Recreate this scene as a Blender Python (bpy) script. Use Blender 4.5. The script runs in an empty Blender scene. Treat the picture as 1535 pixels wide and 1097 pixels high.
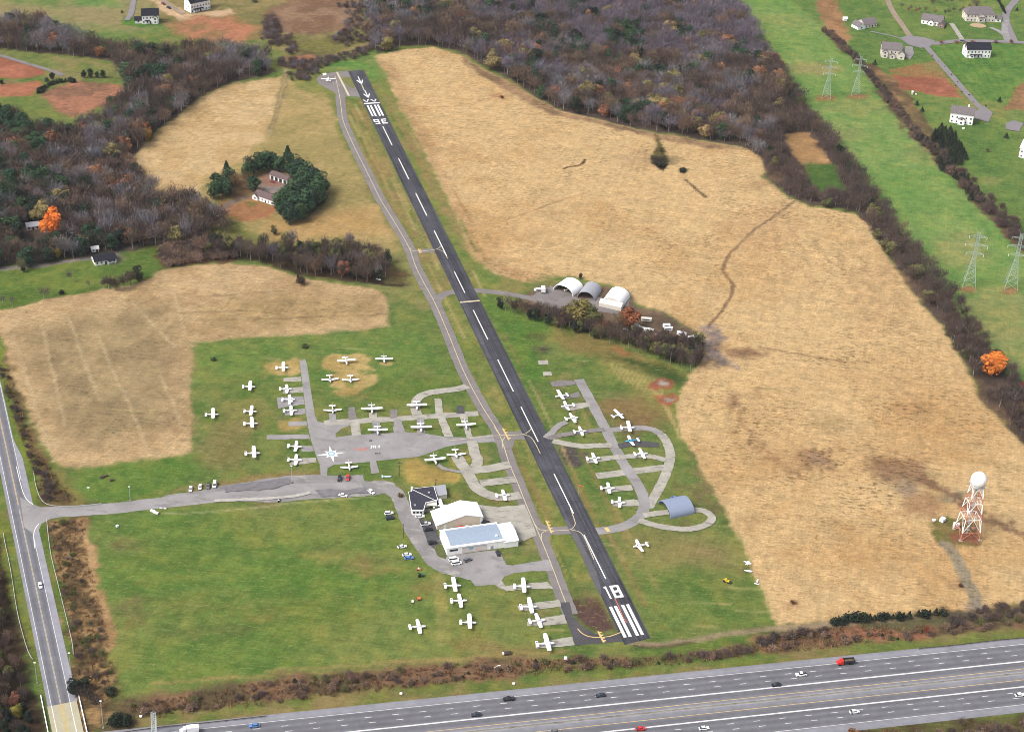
import bpy, math, random
import numpy as np
from mathutils import Vector, Matrix
PI = math.pi
S = bpy.context.scene

# ------------------------------------------------------------------ camera
CF, CP, CR, CH = 2559.397, 0.5397354, 0.0468387, 522.733   # focal length in px of the 1535 px wide photo, pitch, roll, height
PW, PH = 1535.0, 1097.0
_F = np.array([0, math.cos(CP), -math.sin(CP)]); _R0 = np.array([1.0, 0, 0]); _U0 = np.cross(_R0, _F)
_R = math.cos(CR) * _R0 + math.sin(CR) * _U0; _U = -math.sin(CR) * _R0 + math.cos(CR) * _U0
cam = bpy.data.cameras.new("camera"); camo = bpy.data.objects.new("camera", cam)
S.collection.objects.link(camo); S.camera = camo
m = Matrix.Identity(4)
for i in range(3):
    m[i][0] = _R[i]; m[i][1] = _U[i]; m[i][2] = -_F[i]
m[2][3] = CH
camo.matrix_world = m
cam.sensor_fit = 'HORIZONTAL'; cam.sensor_width = 36.0; cam.lens = 36.0 * CF / PW
cam.clip_start = 1.0; cam.clip_end = 30000.0

# ------------------------------------------------------------------ sky, sun, exposure
SUN_EL, SUN_AZ = math.radians(50), math.radians(-118)     # azimuth from +Y towards +X: over the viewer's left shoulder, veiled
world = bpy.data.worlds.new("World"); S.world = world; world.use_nodes = True
nt = world.node_tree; bg = nt.nodes["Background"]
sky = nt.nodes.new("ShaderNodeTexSky"); sky.sky_type = 'NISHITA'; sky.sun_disc = False
sky.sun_elevation = SUN_EL; sky.sun_rotation = SUN_AZ
sky.air_density = 0.7; sky.dust_density = 5.0; sky.ozone_density = 1.0
hs = nt.nodes.new("ShaderNodeHueSaturation"); hs.inputs["Saturation"].default_value = 0.45      # thin overcast: a whiter sky
nt.links.new(sky.outputs[0], hs.inputs["Color"]); nt.links.new(hs.outputs[0], bg.inputs[0]); bg.inputs[1].default_value = 0.15
sl = bpy.data.lights.new("sun", 'SUN'); sl.energy = 1.2; sl.angle = math.radians(20); sl.color = (1.0, 0.94, 0.84)
so = bpy.data.objects.new("sun", sl); S.collection.objects.link(so)
d = Vector((math.sin(SUN_AZ) * math.cos(SUN_EL), math.cos(SUN_AZ) * math.cos(SUN_EL), math.sin(SUN_EL)))
so.rotation_euler = d.to_track_quat('Z', 'Y').to_euler(); so.location = (0, 900, 700)
S.view_settings.view_transform = 'Standard'; S.view_settings.look = 'None'
S.view_settings.gamma = 1.0; S.view_settings.exposure = 0.88
S.cycles.max_bounces = 5; S.cycles.diffuse_bounces = 4; S.cycles.use_denoising = True; S.cycles.filter_width = 0.9; S.cycles.glossy_bounces = 2

# ------------------------------------------------------------------ geometry helpers
def G(x, y, z=0.0):
    """point on the ground (or at height z) that the photo shows at pixel x, y"""
    x = np.asarray(x, float); y = np.asarray(y, float)
    d = _R * ((x[..., None] - PW / 2) / CF) - _U * ((y[..., None] - PH / 2) / CF) + _F
    t = (z - CH) / d[..., 2]
    return np.stack([d[..., 0] * t, d[..., 1] * t], -1)
def g(x, y, z=0.0):
    p = G(x, y, z); return float(p[0]), float(p[1])
def gdir(x, y, dx, dy, z=0.0):
    a = G(x - dx / 2, y - dy / 2, z); b = G(x + dx / 2, y + dy / 2, z)
    return math.atan2(b[1] - a[1], b[0] - a[0])
def lin(c):
    c = c / 255.0; return c / 12.92 if c <= 0.04045 else ((c + 0.055) / 1.055) ** 2.4
KEXP = 2.05
def P(r, gg, b):
    """surface colour from how it looks lit in the picture"""
    return tuple(lin(v) / KEXP for v in (r, gg, b))

def hashn(ix, iy, seed):
    n = (ix.astype(np.int64) * 374761393 + iy.astype(np.int64) * 668265263 + seed * 1442695041) & 0x7fffffff
    n = (n ^ (n >> 13)) * 1274126177 & 0x7fffffff
    n = n ^ (n >> 16)
    return (n & 0xffff) / 65535.0
def vnoise(x, y, seed):
    ix = np.floor(x); iy = np.floor(y); fx = x - ix; fy = y - iy
    fx = fx * fx * (3 - 2 * fx); fy = fy * fy * (3 - 2 * fy)
    a = hashn(ix, iy, seed); b = hashn(ix + 1, iy, seed); c = hashn(ix, iy + 1, seed); d = hashn(ix + 1, iy + 1, seed)
    return (a * (1 - fx) + b * fx) * (1 - fy) + (c * (1 - fx) + d * fx) * fy
def fbm(x, y, s, seed, o=4):
    v = 0; a = 0.5; t = 0
    for k in range(o):
        v = v + a * vnoise(x / s + 17 * k, y / s - 31 * k, seed + k); t += a; a *= 0.55; s *= 0.47
    return v / t

class MB:
    def __init__(s): s.v = []; s.f = []; s.m = []; s.c = []
    def add(s, vs, fs, mat=0):
        o = len(s.v); s.v += [tuple(v) for v in vs]; s.f += [tuple(i + o for i in f) for f in fs]; s.m += [mat] * len(fs)
        return s
    def box(s, x0, x1, y0, y1, z0, z1, mat=0, M=None):
        vs = [(x, y, z) for z in (z0, z1) for y in (y0, y1) for x in (x0, x1)]
        if M is not None: vs = [tuple(M @ Vector(v)) for v in vs]
        return s.add(vs, [(0, 2, 3, 1), (4, 5, 7, 6), (0, 1, 5, 4), (2, 6, 7, 3), (0, 4, 6, 2), (1, 3, 7, 5)], mat)
    def bar(s, a, b, r, mat=0, n=4, r2=None):
        a = Vector(a); b = Vector(b); d = b - a
        if d.length < 1e-6: return s
        q = d.to_track_quat('Z', 'Y'); r2 = r if r2 is None else r2
        vs = []
        for p, rr in ((a, r), (b, r2)):
            for k in range(n):
                t = 2 * PI * (k + .5) / n
                vs.append(p + q @ Vector((rr * math.cos(t), rr * math.sin(t), 0)))
        return s.add(vs, [(k, (k + 1) % n, n + (k + 1) % n, n + k) for k in range(n)] + [tuple(range(n - 1, -1, -1)), tuple(range(n, 2 * n))], mat)
    def loft(s, rings, mat=0, cap=True, close=True):
        n = len(rings[0]); vs = [p for r in rings for p in r]; fs = []
        for i in range(len(rings) - 1):
            for k in range(n if close else n - 1):
                fs.append((i * n + k, i * n + (k + 1) % n, (i + 1) * n + (k + 1) % n, (i + 1) * n + k))
        if cap: fs += [tuple(range(n - 1, -1, -1)), tuple((len(rings) - 1) * n + k for k in range(n))]
        return s.add(vs, fs, mat)
    def prism(s, poly, z0, z1, mat=0):
        n = len(poly)
        return s.add([(x, y, z0) for x, y in poly] + [(x, y, z1) for x, y in poly],
                     [tuple(range(n - 1, -1, -1)), tuple(range(n, 2 * n))] + [(k, (k + 1) % n, n + (k + 1) % n, n + k) for k in range(n)], mat)
    def build(s, name, mats, parent=None, smooth=False, color=None):
        if not isinstance(mats, (list, tuple)): mats = [mats]
        me = bpy.data.meshes.new(name); me.from_pydata(s.v, [], s.f)
        for mt in mats: me.materials.append(mt)
        if len(mats) > 1: me.polygons.foreach_set('material_index', s.m)
        if smooth: me.polygons.foreach_set('use_smooth', [True] * len(me.polygons))
        me.update()
        o = bpy.data.objects.new(name, me); S.collection.objects.link(o)
        if parent is not None: o.parent = parent
        if color: o.color = (*color, 1)
        return o
def tag(o, label=None, cat=None, group=None, kind=None):
    if label: o["label"] = label
    if cat: o["category"] = cat
    if group: o["group"] = group
    if kind: o["kind"] = kind
    return o
def empty(name, loc=(0, 0, 0), rz=0.0):
    o = bpy.data.objects.new(name, None); S.collection.objects.link(o)
    o.location = loc; o.rotation_euler = (0, 0, rz); o.empty_display_size = 0.5
    return o
def copy_tree(o, parent=None, color=None, kids=None):
    c = o.copy(); S.collection.objects.link(c)
    if parent is not None: c.parent = parent
    if color is not None: c.color = (*color, 1)
    for ch in KIDS.get(o.name, []): copy_tree(ch, c, color)
    return c
KIDS = {}
def reg(root):
    """remember the children of a template so copies need no slow lookup"""
    def walk(o):
        KIDS[o.name] = [c for c in ALLC.get(o.name, [])]
        for c in KIDS[o.name]: walk(c)
    ALLC = {}
    for o in S.collection.objects:
        if o.parent: ALLC.setdefault(o.parent.name, []).append(o)
    walk(root)

# ------------------------------------------------------------------ materials
def newmat(name):
    mt = bpy.data.materials.new(name); mt.use_nodes = True; n = mt.node_tree
    b = n.nodes["Principled BSDF"]; b.inputs["Roughness"].default_value = 0.9
    b.inputs["Specular IOR Level"].default_value = 0.2
    return mt, n, b
def mixc(n, fac, a, b, mode='MIX'):
    x = n.nodes.new("ShaderNodeMix"); x.data_type = 'RGBA'; x.blend_type = mode; x.clamp_factor = True
    for sock, v in ((x.inputs[0], fac), (x.inputs[6], a), (x.inputs[7], b)):
        if hasattr(v, 'is_output'): n.links.new(v, sock)
        elif isinstance(v, tuple): sock.default_value = (*v[:3], 1)
        else: sock.default_value = v
    return x.outputs[2]
def noise(n, scale, detail=3, sx=1, sy=1, sz=1, rough=.55, rot=0.0, objc=True):
    tc = n.nodes.new("ShaderNodeTexCoord"); mp = n.nodes.new("ShaderNodeMapping")
    mp.inputs["Scale"].default_value = (sx, sy, sz); src = tc.outputs["Object"]
    if rot:
        mr = n.nodes.new("ShaderNodeMapping"); mr.inputs["Rotation"].default_value = (0, 0, rot); n.links.new(src, mr.inputs[0]); src = mr.outputs[0]
    n.links.new(src, mp.inputs[0])
    x = n.nodes.new("ShaderNodeTexNoise"); x.inputs["Scale"].default_value = scale
    x.inputs["Detail"].default_value = detail; x.inputs["Roughness"].default_value = rough
    n.links.new(mp.outputs[0], x.inputs["Vector"]); return x.outputs["Fac"]
def rng(n, v, a, b, c, d):
    x = n.nodes.new("ShaderNodeMapRange"); x.clamp = True; n.links.new(v, x.inputs[0])
    for k, q in zip((1, 2, 3, 4), (a, b, c, d)): x.inputs[k].default_value = q
    return x.outputs[0]
def mul(n, a, b):
    x = n.nodes.new("ShaderNodeMath"); x.operation = 'MULTIPLY'
    for s_, v in ((x.inputs[0], a), (x.inputs[1], b)):
        if hasattr(v, 'is_output'): n.links.new(v, s_)
        else: s_.default_value = v
    return x.outputs[0]
def rgbmul(n, col, fac):
    x = n.nodes.new("ShaderNodeVectorMath"); x.operation = 'SCALE'
    if hasattr(col, 'is_output'): n.links.new(col, x.inputs[0])
    else: x.inputs[0].default_value = col[:3]
    n.links.new(fac, x.inputs[3]); return x.outputs[0]
def plain(name, col, rough=.6, metal=0.0, var=.12, vs=.6):
    mt, n, b = newmat(name); b.inputs["Roughness"].default_value = rough; b.inputs["Metallic"].default_value = metal
    f = rng(n, noise(n, vs, 4), .3, .7, 1 - var, 1 + var)
    n.links.new(rgbmul(n, tuple(col), f), b.inputs["Base Color"]); return mt
def tinted(name, rough=.5, attr=False, var=.08):
    """takes the object's own colour (and the mesh's colour attribute)"""
    mt, n, b = newmat(name); b.inputs["Roughness"].default_value = rough
    oi = n.nodes.new("ShaderNodeObjectInfo"); col = oi.outputs["Color"]
    if attr:
        a = n.nodes.new("ShaderNodeAttribute"); a.attribute_name = "Col"
        col = mixc(n, 1.0, col, a.outputs["Color"], 'MULTIPLY')
    n.links.new(col, b.inputs["Base Color"]); return mt
def pave(name, col, stain, stain_amt=.5, vs=.12, var=.18, crack=0.25):
    mt, n, b = newmat(name)
    c = rgbmul(n, tuple(col), rng(n, noise(n, vs, 6), .3, .7, 1 - var, 1 + var))
    c = rgbmul(n, c, rng(n, noise(n, 1.6, 3), .25, .75, 1 - var * .7, 1 + var * .7))
    c = mixc(n, rng(n, noise(n, vs * 2.2, 5, .45, 1.1, 1, .65, .12), .54, .66, 0, stain_amt), c, tuple(stain))
    if crack:
        tc = n.nodes.new("ShaderNodeTexCoord"); v = n.nodes.new("ShaderNodeTexVoronoi"); v.feature = 'DISTANCE_TO_EDGE'
        v.inputs["Scale"].default_value = .11; n.links.new(tc.outputs["Object"], v.inputs["Vector"])
        c = mixc(n, rng(n, v.outputs["Distance"], 0.0, .035, crack, 0), c, tuple(x * .45 for x in col))
    n.links.new(c, b.inputs["Base Color"]); return mt
M = {}
M['white_paint'] = plain('white_paint', (.80, .80, .80), .5, var=.04)
M['line_paint'] = pave('worn_line_paint', (.50, .50, .50), (.28, .28, .29), .7, .3, .15, 0)
M['runway_paint'] = pave('runway_paint', (.66, .66, .65), (.30, .30, .31), .75, .5, .12, 0)
M['yellow_paint'] = plain('yellow_paint', (.52, .37, .15), .7, var=.2, vs=1.0)
M['pale_yellow_paint'] = plain('pale_yellow_paint', (.42, .36, .24), .8, var=.25, vs=.8)
M['red_paint'] = plain('red_paint', (.42, .12, .08), .6, var=.2, vs=2)
M['orange_paint'] = plain('orange_paint', (.50, .12, .05), .6, var=.1)
M['faded_red'] = plain('faded_red_paint', (.42, .16, .11), .7, var=.15)
M['blue_paint'] = plain('blue_paint', (.20, .34, .44), .7, var=.2, vs=2)
M['black_paint'] = plain('black_paint', (.03, .03, .035), .6)
M['runway'] = pave('runway_asphalt', P(82, 82, 90), P(64, 64, 72), .6, .07, .16, .5)
n = M['runway'].node_tree; b = n.nodes["Principled BSDF"]; src = b.inputs["Base Color"].links[0].from_socket      # rubber and wear run with the runway
RANG = math.atan2(.9604371, -.2784967)
src = rgbmul(n, src, rng(n, noise(n, 1.0, 4, .012, .9, 1, .6, -RANG), .36, .64, .70, 1.38))
src = rgbmul(n, src, rng(n, noise(n, 1.0, 2, .004, .16, 1, .5, -RANG), .38, .62, .84, 1.22))
n.links.new(rgbmul(n, src, rng(n, noise(n, .045, 1, 1, 1, 1), .45, .55, .93, 1.08)), b.inputs["Base Color"])
M['asphalt'] = pave('grey_asphalt', P(178, 174, 174), P(140, 136, 138), .6, .08, .16, .12)
M['old_asphalt'] = pave('old_asphalt', P(154, 147, 145), P(126, 119, 118), .5, .10, .12)
M['dark_asphalt'] = pave('dark_asphalt', P(98, 96, 100), P(76, 76, 82), .5, .10, .14)
M['concrete'] = pave('pale_concrete', P(200, 195, 183), P(138, 132, 126), .75, .16, .16, .12)
M['gravel'] = pave('grey_gravel', P(164, 160, 160), P(206, 201, 192), .8, .09, .20, .1)
M['bridge_deck'] = pave('cream_concrete', P(214, 206, 176), P(190, 182, 156), .5, .2, .06, 0)
M['driveway'] = pave('driveway', P(158, 152, 156), P(142, 136, 140), .4, .1, .08, 0)
M['dirt_road'] = pave('dirt_road', P(178, 158, 138), P(120, 104, 92), .5, .12, .15, 0)
M['tint'] = tinted('object_paint', .45)
M['glass'] = plain('dark_glass', (.03, .04, .05), .15, var=.1); M['glass'].node_tree.nodes["Principled BSDF"].inputs["Specular IOR Level"].default_value = .6
M['rubber'] = plain('rubber', (.02, .02, .02), .9)
M['metal'] = plain('galvanised_steel', (.42, .45, .44), .5, .3)
M['pylon_steel'] = plain('weathered_pylon_steel', (.27, .34, .29), .6)
M['grey_metal'] = plain('grey_metal', (.32, .33, .35), .5)
M['roof_dark'] = plain('dark_shingle', P(74, 74, 88), .9, var=.25, vs=1.2)
M['roof_grey'] = plain('grey_shingle', P(140, 132, 134), .9, var=.25, vs=1.2)
M['roof_brown'] = plain('brown_shingle', P(130, 110, 108), .9, var=.2, vs=1.2)
M['roof_black'] = plain('black_shingle', P(44, 44, 58), .9, var=.2, vs=1.2)
M['siding'] = plain('white_siding', (.78, .78, .76), .7, var=.06)
M['cream_siding'] = plain('cream_siding', (.56, .52, .46), .7, var=.08)
M['brick'] = plain('tan_brick', P(176, 150, 138), .9, var=.18, vs=1.5)
M['beige_metal'] = plain('beige_metal', (.66, .56, .45), .7, var=.06)
M['blue_roof'] = plain('pale_blue_metal_roof', P(186, 204, 226), .5, var=.02)
M['arch_blue'] = plain('blue_grey_corrugated_metal', P(170, 184, 212), .5, var=.03)
M['arch_grey'] = plain('grey_corrugated_metal', P(196, 198, 206), .5, var=.03)
M['dark'] = plain('dark_interior', (.03, .03, .035), .9)
M['wood_dark'] = plain('dark_timber', (.06, .045, .035), .9)
M['leaf'] = tinted('foliage', .95, True)
M['bark'] = plain('grey_bark', P(150, 140, 132), .95, var=.3, vs=2)
M['pale_bark'] = plain('pale_bark', P(190, 182, 172), .95, var=.3, vs=2)
for k, w in (('arch_blue', 1.0), ('arch_grey', .9), ('blue_roof', 1.1)):      # seams of the sheet metal
    mt = M[k]; n = mt.node_tree; b = n.nodes["Principled BSDF"]
    tc = n.nodes.new("ShaderNodeTexCoord"); wv = n.nodes.new("ShaderNodeTexWave"); wv.inputs["Scale"].default_value = .35 * w
    wv.bands_direction = 'X'; n.links.new(tc.outputs["Object"], wv.inputs["Vector"])
    src = b.inputs["Base Color"].links[0].from_socket
    n.links.new(rgbmul(n, src, rng(n, wv.outputs["Fac"], 0.0, .25, .95, 1.0)), b.inputs["Base Color"])
# ------------------------------------------------------------------ the ground sheet
def axis(lo, hi, step, out, ratio=1.35):
    a = list(np.arange(lo, hi + step / 2, step)); s = step
    while a[-1] < out: s *= ratio; a.append(a[-1] + s)
    s = step
    while a[0] > -out: s *= ratio; a.insert(0, a[0] - s)
    return np.array(a)
gx = axis(-520, 520, 1.3, 9000); gy = axis(500, 1700, 1.6, 9000)
X, Y = np.meshgrid(gx, gy); NX, NY = len(gx), len(gy); X = X.ravel(); Y = Y.ravel(); NV = len(X)
col = np.zeros((NV, 3)); fleck = np.zeros(NV); cls = np.zeros(NV, int)
n1 = fbm(X, Y, 60, 1); n2 = fbm(X, Y, 18, 7); n3 = fbm(X, Y, 5, 13, 3); n4 = fbm(X, Y, 140, 23, 3)
wx = X + (fbm(X, Y, 9, 31) - .5) * 9 + (fbm(X, Y, 3, 33, 2) - .5) * 3; wy = Y + (fbm(X, Y, 9, 37) - .5) * 9 + (fbm(X, Y, 3, 39, 2) - .5) * 3        # ragged edges
def lerp(a, b, t): return a + (b - a) * t[:, None]
def sst(v, a, b):
    t = np.clip((v - a) / (b - a), 0, 1); return t * t * (3 - 2 * t)
green = lerp(np.array(P(126, 138, 76))[None], np.array(P(98, 128, 62))[None], sst(n2 * .6 + n1 * .4, .36, .62))
green = lerp(green, np.array(P(150, 142, 92))[None], sst(n1 * .6 + n2 * .4, .54, .70) * .8)
green = lerp(green, np.array(P(136, 112, 84))[None], sst(n2 * .5 + n4 * .5, .60, .74) * .6)
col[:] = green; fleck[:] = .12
def smooth(pts, per=6, closed=False):
    pts = [np.array(p, float) for p in pts]; n = len(pts); out = []
    for i in range(n if closed else n - 1):
        if closed: p0, p1, p2, p3 = pts[i - 1], pts[i], pts[(i + 1) % n], pts[(i + 2) % n]
        else: p0, p1, p2, p3 = pts[max(i - 1, 0)], pts[i], pts[i + 1], pts[min(i + 2, n - 1)]
        for k in range(per):
            t = k / per
            out.append(.5 * ((2 * p1) + (-p0 + p2) * t + (2 * p0 - 5 * p1 + 4 * p2 - p3) * t * t + (-p0 + 3 * p1 - 3 * p2 + p3) * t ** 3))
    if not closed: out.append(pts[-1])
    return np.array(out)
def topoly(px):
    a = np.array(px, float); return G(a[:, 0], a[:, 1])
def sdist(poly, closed, x, y):
    n = len(poly); dmin = np.full(len(x), 1e9); inside = np.zeros(len(x), bool)
    for i in range(n if closed else n - 1):
        ax, ay = poly[i]; bx, by = poly[(i + 1) % n]
        dx, dy = bx - ax, by - ay; L2 = dx * dx + dy * dy + 1e-9
        t = np.clip(((x - ax) * dx + (y - ay) * dy) / L2, 0, 1)
        dmin = np.minimum(dmin, (x - ax - t * dx) ** 2 + (y - ay - t * dy) ** 2)
        if closed:
            c = ((ay > y) != (by > y)); 
            if abs(dy) > 1e-12: inside ^= c & (x < dx * (y - ay) / dy + ax)
    dmin = np.sqrt(dmin)
    return np.where(inside, dmin, -dmin) if closed else dmin
def region(px, c1, c2=None, feather=2.0, warp=1.0, k=None, fl=None, amt=1.0, mix=None, lo=.35, hi=.65):
    poly = topoly(px); mg = feather + 8
    b = (X > poly[:, 0].min() - mg) & (X < poly[:, 0].max() + mg) & (Y > poly[:, 1].min() - mg) & (Y < poly[:, 1].max() + mg)
    i = np.nonzero(b)[0]
    xx = X[i] + (wx[i] - X[i]) * warp; yy = Y[i] + (wy[i] - Y[i]) * warp
    sd = sdist(poly, True, xx, yy); m_ = sst(sd, -feather, feather) * amt
    nz = (n2 if mix is None else mix)[i]
    c = np.array(c1)[None].repeat(len(i), 0)
    if c2 is not None: c = lerp(c, np.array(c2)[None], sst(nz, lo, hi))
    col[i] = lerp(col[i], c, m_)
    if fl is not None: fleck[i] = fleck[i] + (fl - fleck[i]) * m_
    if k is not None: cls[i] = np.where(sd > 0, k, cls[i])
def line(px, w, c1, feather=.8, amt=1.0, warp=.3, sm=True):
    a = smooth(px) if sm else np.array(px, float); poly = topoly(a); mg = w + 4
    b = (X > poly[:, 0].min() - mg) & (X < poly[:, 0].max() + mg) & (Y > poly[:, 1].min() - mg) & (Y < poly[:, 1].max() + mg)
    i = np.nonzero(b)[0]; xx = X[i] + (wx[i] - X[i]) * warp; yy = Y[i] + (wy[i] - Y[i]) * warp
    dd = sdist(poly, False, xx, yy); m_ = (1 - sst(dd, w / 2 - feather * .5, w / 2 + feather)) * amt * (.55 + .9 * np.clip(n3[i], 0, 1) * .5 + .2)
    col[i] = lerp(col[i], np.array(c1)[None], np.clip(m_, 0, 1))
def blob(x, y, rx, ry, c1, c2=None, **kw):
    region([(x + rx * math.cos(t), y + ry * math.sin(t)) for t in np.linspace(0, 2 * PI, 15)[:-1]], c1, c2, **kw)

TAN, TAN2 = P(221, 188, 137), P(206, 169, 118)
OLV, BRN = P(176, 160, 112), P(148, 122, 92)
# right side: residential lawns, meadow under the pylons
region([(1060, -120), (1700, -120), (1750, 700), (1535, 640), (1480, 520), (1330, 330), (1220, 160), (1130, 40)], P(100, 134, 70), P(124, 146, 80), feather=6, mix=n1)
region([(1060, -60), (1185, 0), (1240, 50), (1290, 100), (1330, 155), (1380, 215), (1430, 270), (1500, 340), (1600, 440), (1620, 760), (1530, 600), (1420, 460), (1290, 290), (1225, 180), (1170, 90)],
       P(116, 156, 82), P(132, 162, 92), feather=4, mix=n1)
for x, y, rx, ry, a in ((1225, 103, 32, 9, .7), (1400, 230, 40, 16, .35), (1440, 375, 45, 30, .35), (1490, 470, 60, 40, .45), (1250, 200, 45, 12, .3), (1530, 520, 50, 30, .4), (1170, 100, 30, 8, .25), (1290, 160, 60, 14, .3), (1180, 30, 40, 9, .2)):
    blob(x, y, rx, ry, P(176, 154, 108), feather=8, amt=a, warp=2)
for x, y in ((1238, 147), (1283, 144), (1452, 433), (1515, 436)):
    blob(x, y, 16, 4.5, P(178, 120, 88), feather=3, amt=.8)
region([(1335, 112), (1385, 115), (1420, 118), (1443, 148), (1400, 143), (1352, 133)], P(190, 112, 80), P(168, 96, 68), feather=2, fl=.3)
region([(1385, 95), (1405, 92), (1430, 125), (1448, 152), (1420, 120), (1392, 118), (1330, 108)], P(160, 138, 92), P(176, 120, 84), feather=3, amt=.8)
region([(1505, 165), (1520, 135), (1545, 85), (1640, 60), (1640, 168)], P(172, 130, 96), P(158, 120, 86), feather=2)
region([(1395, 68), (1500, 66), (1535, 70), (1560, 90), (1505, 155), (1470, 150)], P(94, 138, 68), P(108, 146, 74), feather=2)
region([(1215, -20), (1240, -30), (1262, 20), (1275, 60), (1262, 75), (1238, 50)], P(180, 138, 98), P(158, 122, 86), feather=3, fl=.5)
region([(1290, 95), (1312, 98), (1352, 130), (1380, 165), (1402, 195), (1420, 215), (1440, 255), (1480, 305), (1600, 410), (1600, 440), (1500, 345), (1430, 272), (1380, 216), (1330, 156)], P(170, 132, 96), P(112, 90, 70), feather=2, fl=.6, lo=.3)
line([(1238, 48), (1262, 70), (1300, 108), (1330, 150), (1355, 183), (1378, 211), (1395, 224), (1420, 252), (1445, 280), (1475, 310), (1510, 347), (1560, 400)], 7, P(112, 92, 76), feather=3, amt=.95, warp=1.5)
region([(1440, 150), (1500, 158), (1512, 175), (1470, 180)], P(140, 140, 84), feather=5, amt=.6)
blob(1395, 225, 14, 5, P(168, 150, 100), feather=3, amt=.6); blob(1485, 272, 16, 6, P(168, 160, 100), feather=4, amt=.6)
# upper left
region([(-200, -60), (190, -60), (250, 15), (240, 50), (150, 60), (60, 30), (-200, 40)], P(116, 142, 78), P(160, 148, 104), feather=6, mix=n1)
region([(90, -40), (180, -40), (178, 12), (110, 8)], P(104, 152, 78), feather=6, amt=.7)
region([(185, 25), (245, 22), (246, 36), (215, 42), (180, 38)], P(84, 130, 58), feather=3)
region([(222, 0), (300, -10), (400, -60), (540, -60), (545, 40), (560, 75), (500, 85), (430, 88), (400, 60), (350, 65), (280, 60), (240, 30)], P(160, 142, 96), P(134, 128, 80), feather=5, fl=.3)
region([(225, -10), (262, 8), (285, 22), (345, 14), (352, 22), (300, 32), (272, 32), (238, 14)], P(218, 186, 148), feather=2)
region([(262, 32), (300, 24), (350, 26), (384, 40), (386, 62), (340, 62), (290, 60), (265, 48)], P(198, 130, 94), P(160, 126, 88), feather=7, fl=.6, warp=2.5)
region([(392, 20), (450, -5), (530, -20), (545, 30), (520, 45), (470, 52), (430, 50), (405, 40)], P(160, 130, 104), P(138, 108, 84), feather=5, fl=.9)
region([(395, 25), (412, 18), (424, 45), (408, 60), (392, 58)], P(104, 84, 78), P(84, 70, 66), feather=4, fl=.6)
region([(415, 88), (455, 82), (500, 84), (540, 88), (520, 98), (470, 103), (440, 104), (415, 100)], P(120, 92, 76), P(88, 74, 62), feather=3, fl=.7)
region([(425, 86), (470, 82), (475, 88), (430, 92)], P(190, 130, 92), feather=2, amt=.7)
region([(430, 66), (520, 50), (550, 62), (500, 80), (450, 82)], P(132, 128, 74), P(104, 92, 66), feather=4, fl=.6)
region([(-200, 70), (0, 75), (60, 82), (140, 92), (175, 98), (185, 120), (120, 122), (60, 118), (0, 112), (-200, 100)], P(150, 140, 92), P(120, 134, 74), feather=3)
region([(-200, 78), (0, 84), (30, 92), (70, 104), (66, 112), (40, 116), (0, 117), (-200, 118)], P(198, 118, 84), P(178, 102, 72), feather=2, fl=.2)
region([(-200, 125), (0, 126), (60, 122), (62, 132), (48, 142), (10, 146), (-200, 152)], P(194, 118, 82), P(172, 110, 78), feather=3, fl=.2)
region([(62, 142), (80, 128), (115, 122), (165, 124), (186, 134), (178, 150), (150, 164), (112, 176), (80, 158)], P(186, 128, 98), P(150, 112, 88), feather=3, fl=.9, warp=1.6)
# forest floor
FOREST = {
 'far': [(545, -160), (1040, -160), (1098, 0), (1150, 80), (1195, 142), (1232, 190), (1268, 235), (1310, 290), (1350, 345), (1388, 400), (1428, 450), (1475, 512), (1500, 545), (1560, 620), (1600, 720), (1540, 672), (1500, 630), (1466, 592), (1447, 547), (1412, 487), (1372, 442), (1335, 392), (1308, 350), (1280, 317), (1215, 309), (1178, 291), (1148, 265), (1140, 240), (1120, 222), (1060, 210), (985, 199), (900, 179), (830, 162), (785, 132), (735, 104), (693, 79), (650, 69), (600, 69), (565, 81), (552, 60)],
 'upper': [(-120, 35), (60, 38), (110, 58), (160, 78), (260, 83), (340, 80), (395, 88), (414, 108), (352, 124), (300, 145), (240, 194), (192, 245), (178, 215), (165, 192), (150, 172), (186, 165), (197, 140), (184, 115), (168, 92), (100, 84), (0, 74), (-120, 66)],
 'left': [(-160, 160), (20, 178), (60, 196), (110, 205), (150, 190), (186, 168), (194, 243), (215, 277), (245, 305), (300, 310), (328, 332), (345, 348), (300, 364), (240, 368), (180, 377), (100, 390), (50, 400), (0, 404), (-160, 420)],
}
for k in ('far', 'upper', 'left'): region(FOREST[k], P(104, 88, 80), P(84, 72, 66), feather=2, fl=.4, k=2)
region([(1173, 202), (1212, 200), (1238, 238), (1250, 262), (1215, 262), (1192, 232)], P(204, 160, 110), P(176, 138, 94), feather=2, k=0, fl=.2)
region([(1205, 245), (1248, 244), (1268, 285), (1222, 285)], P(84, 116, 58), feather=3, k=0)
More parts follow.
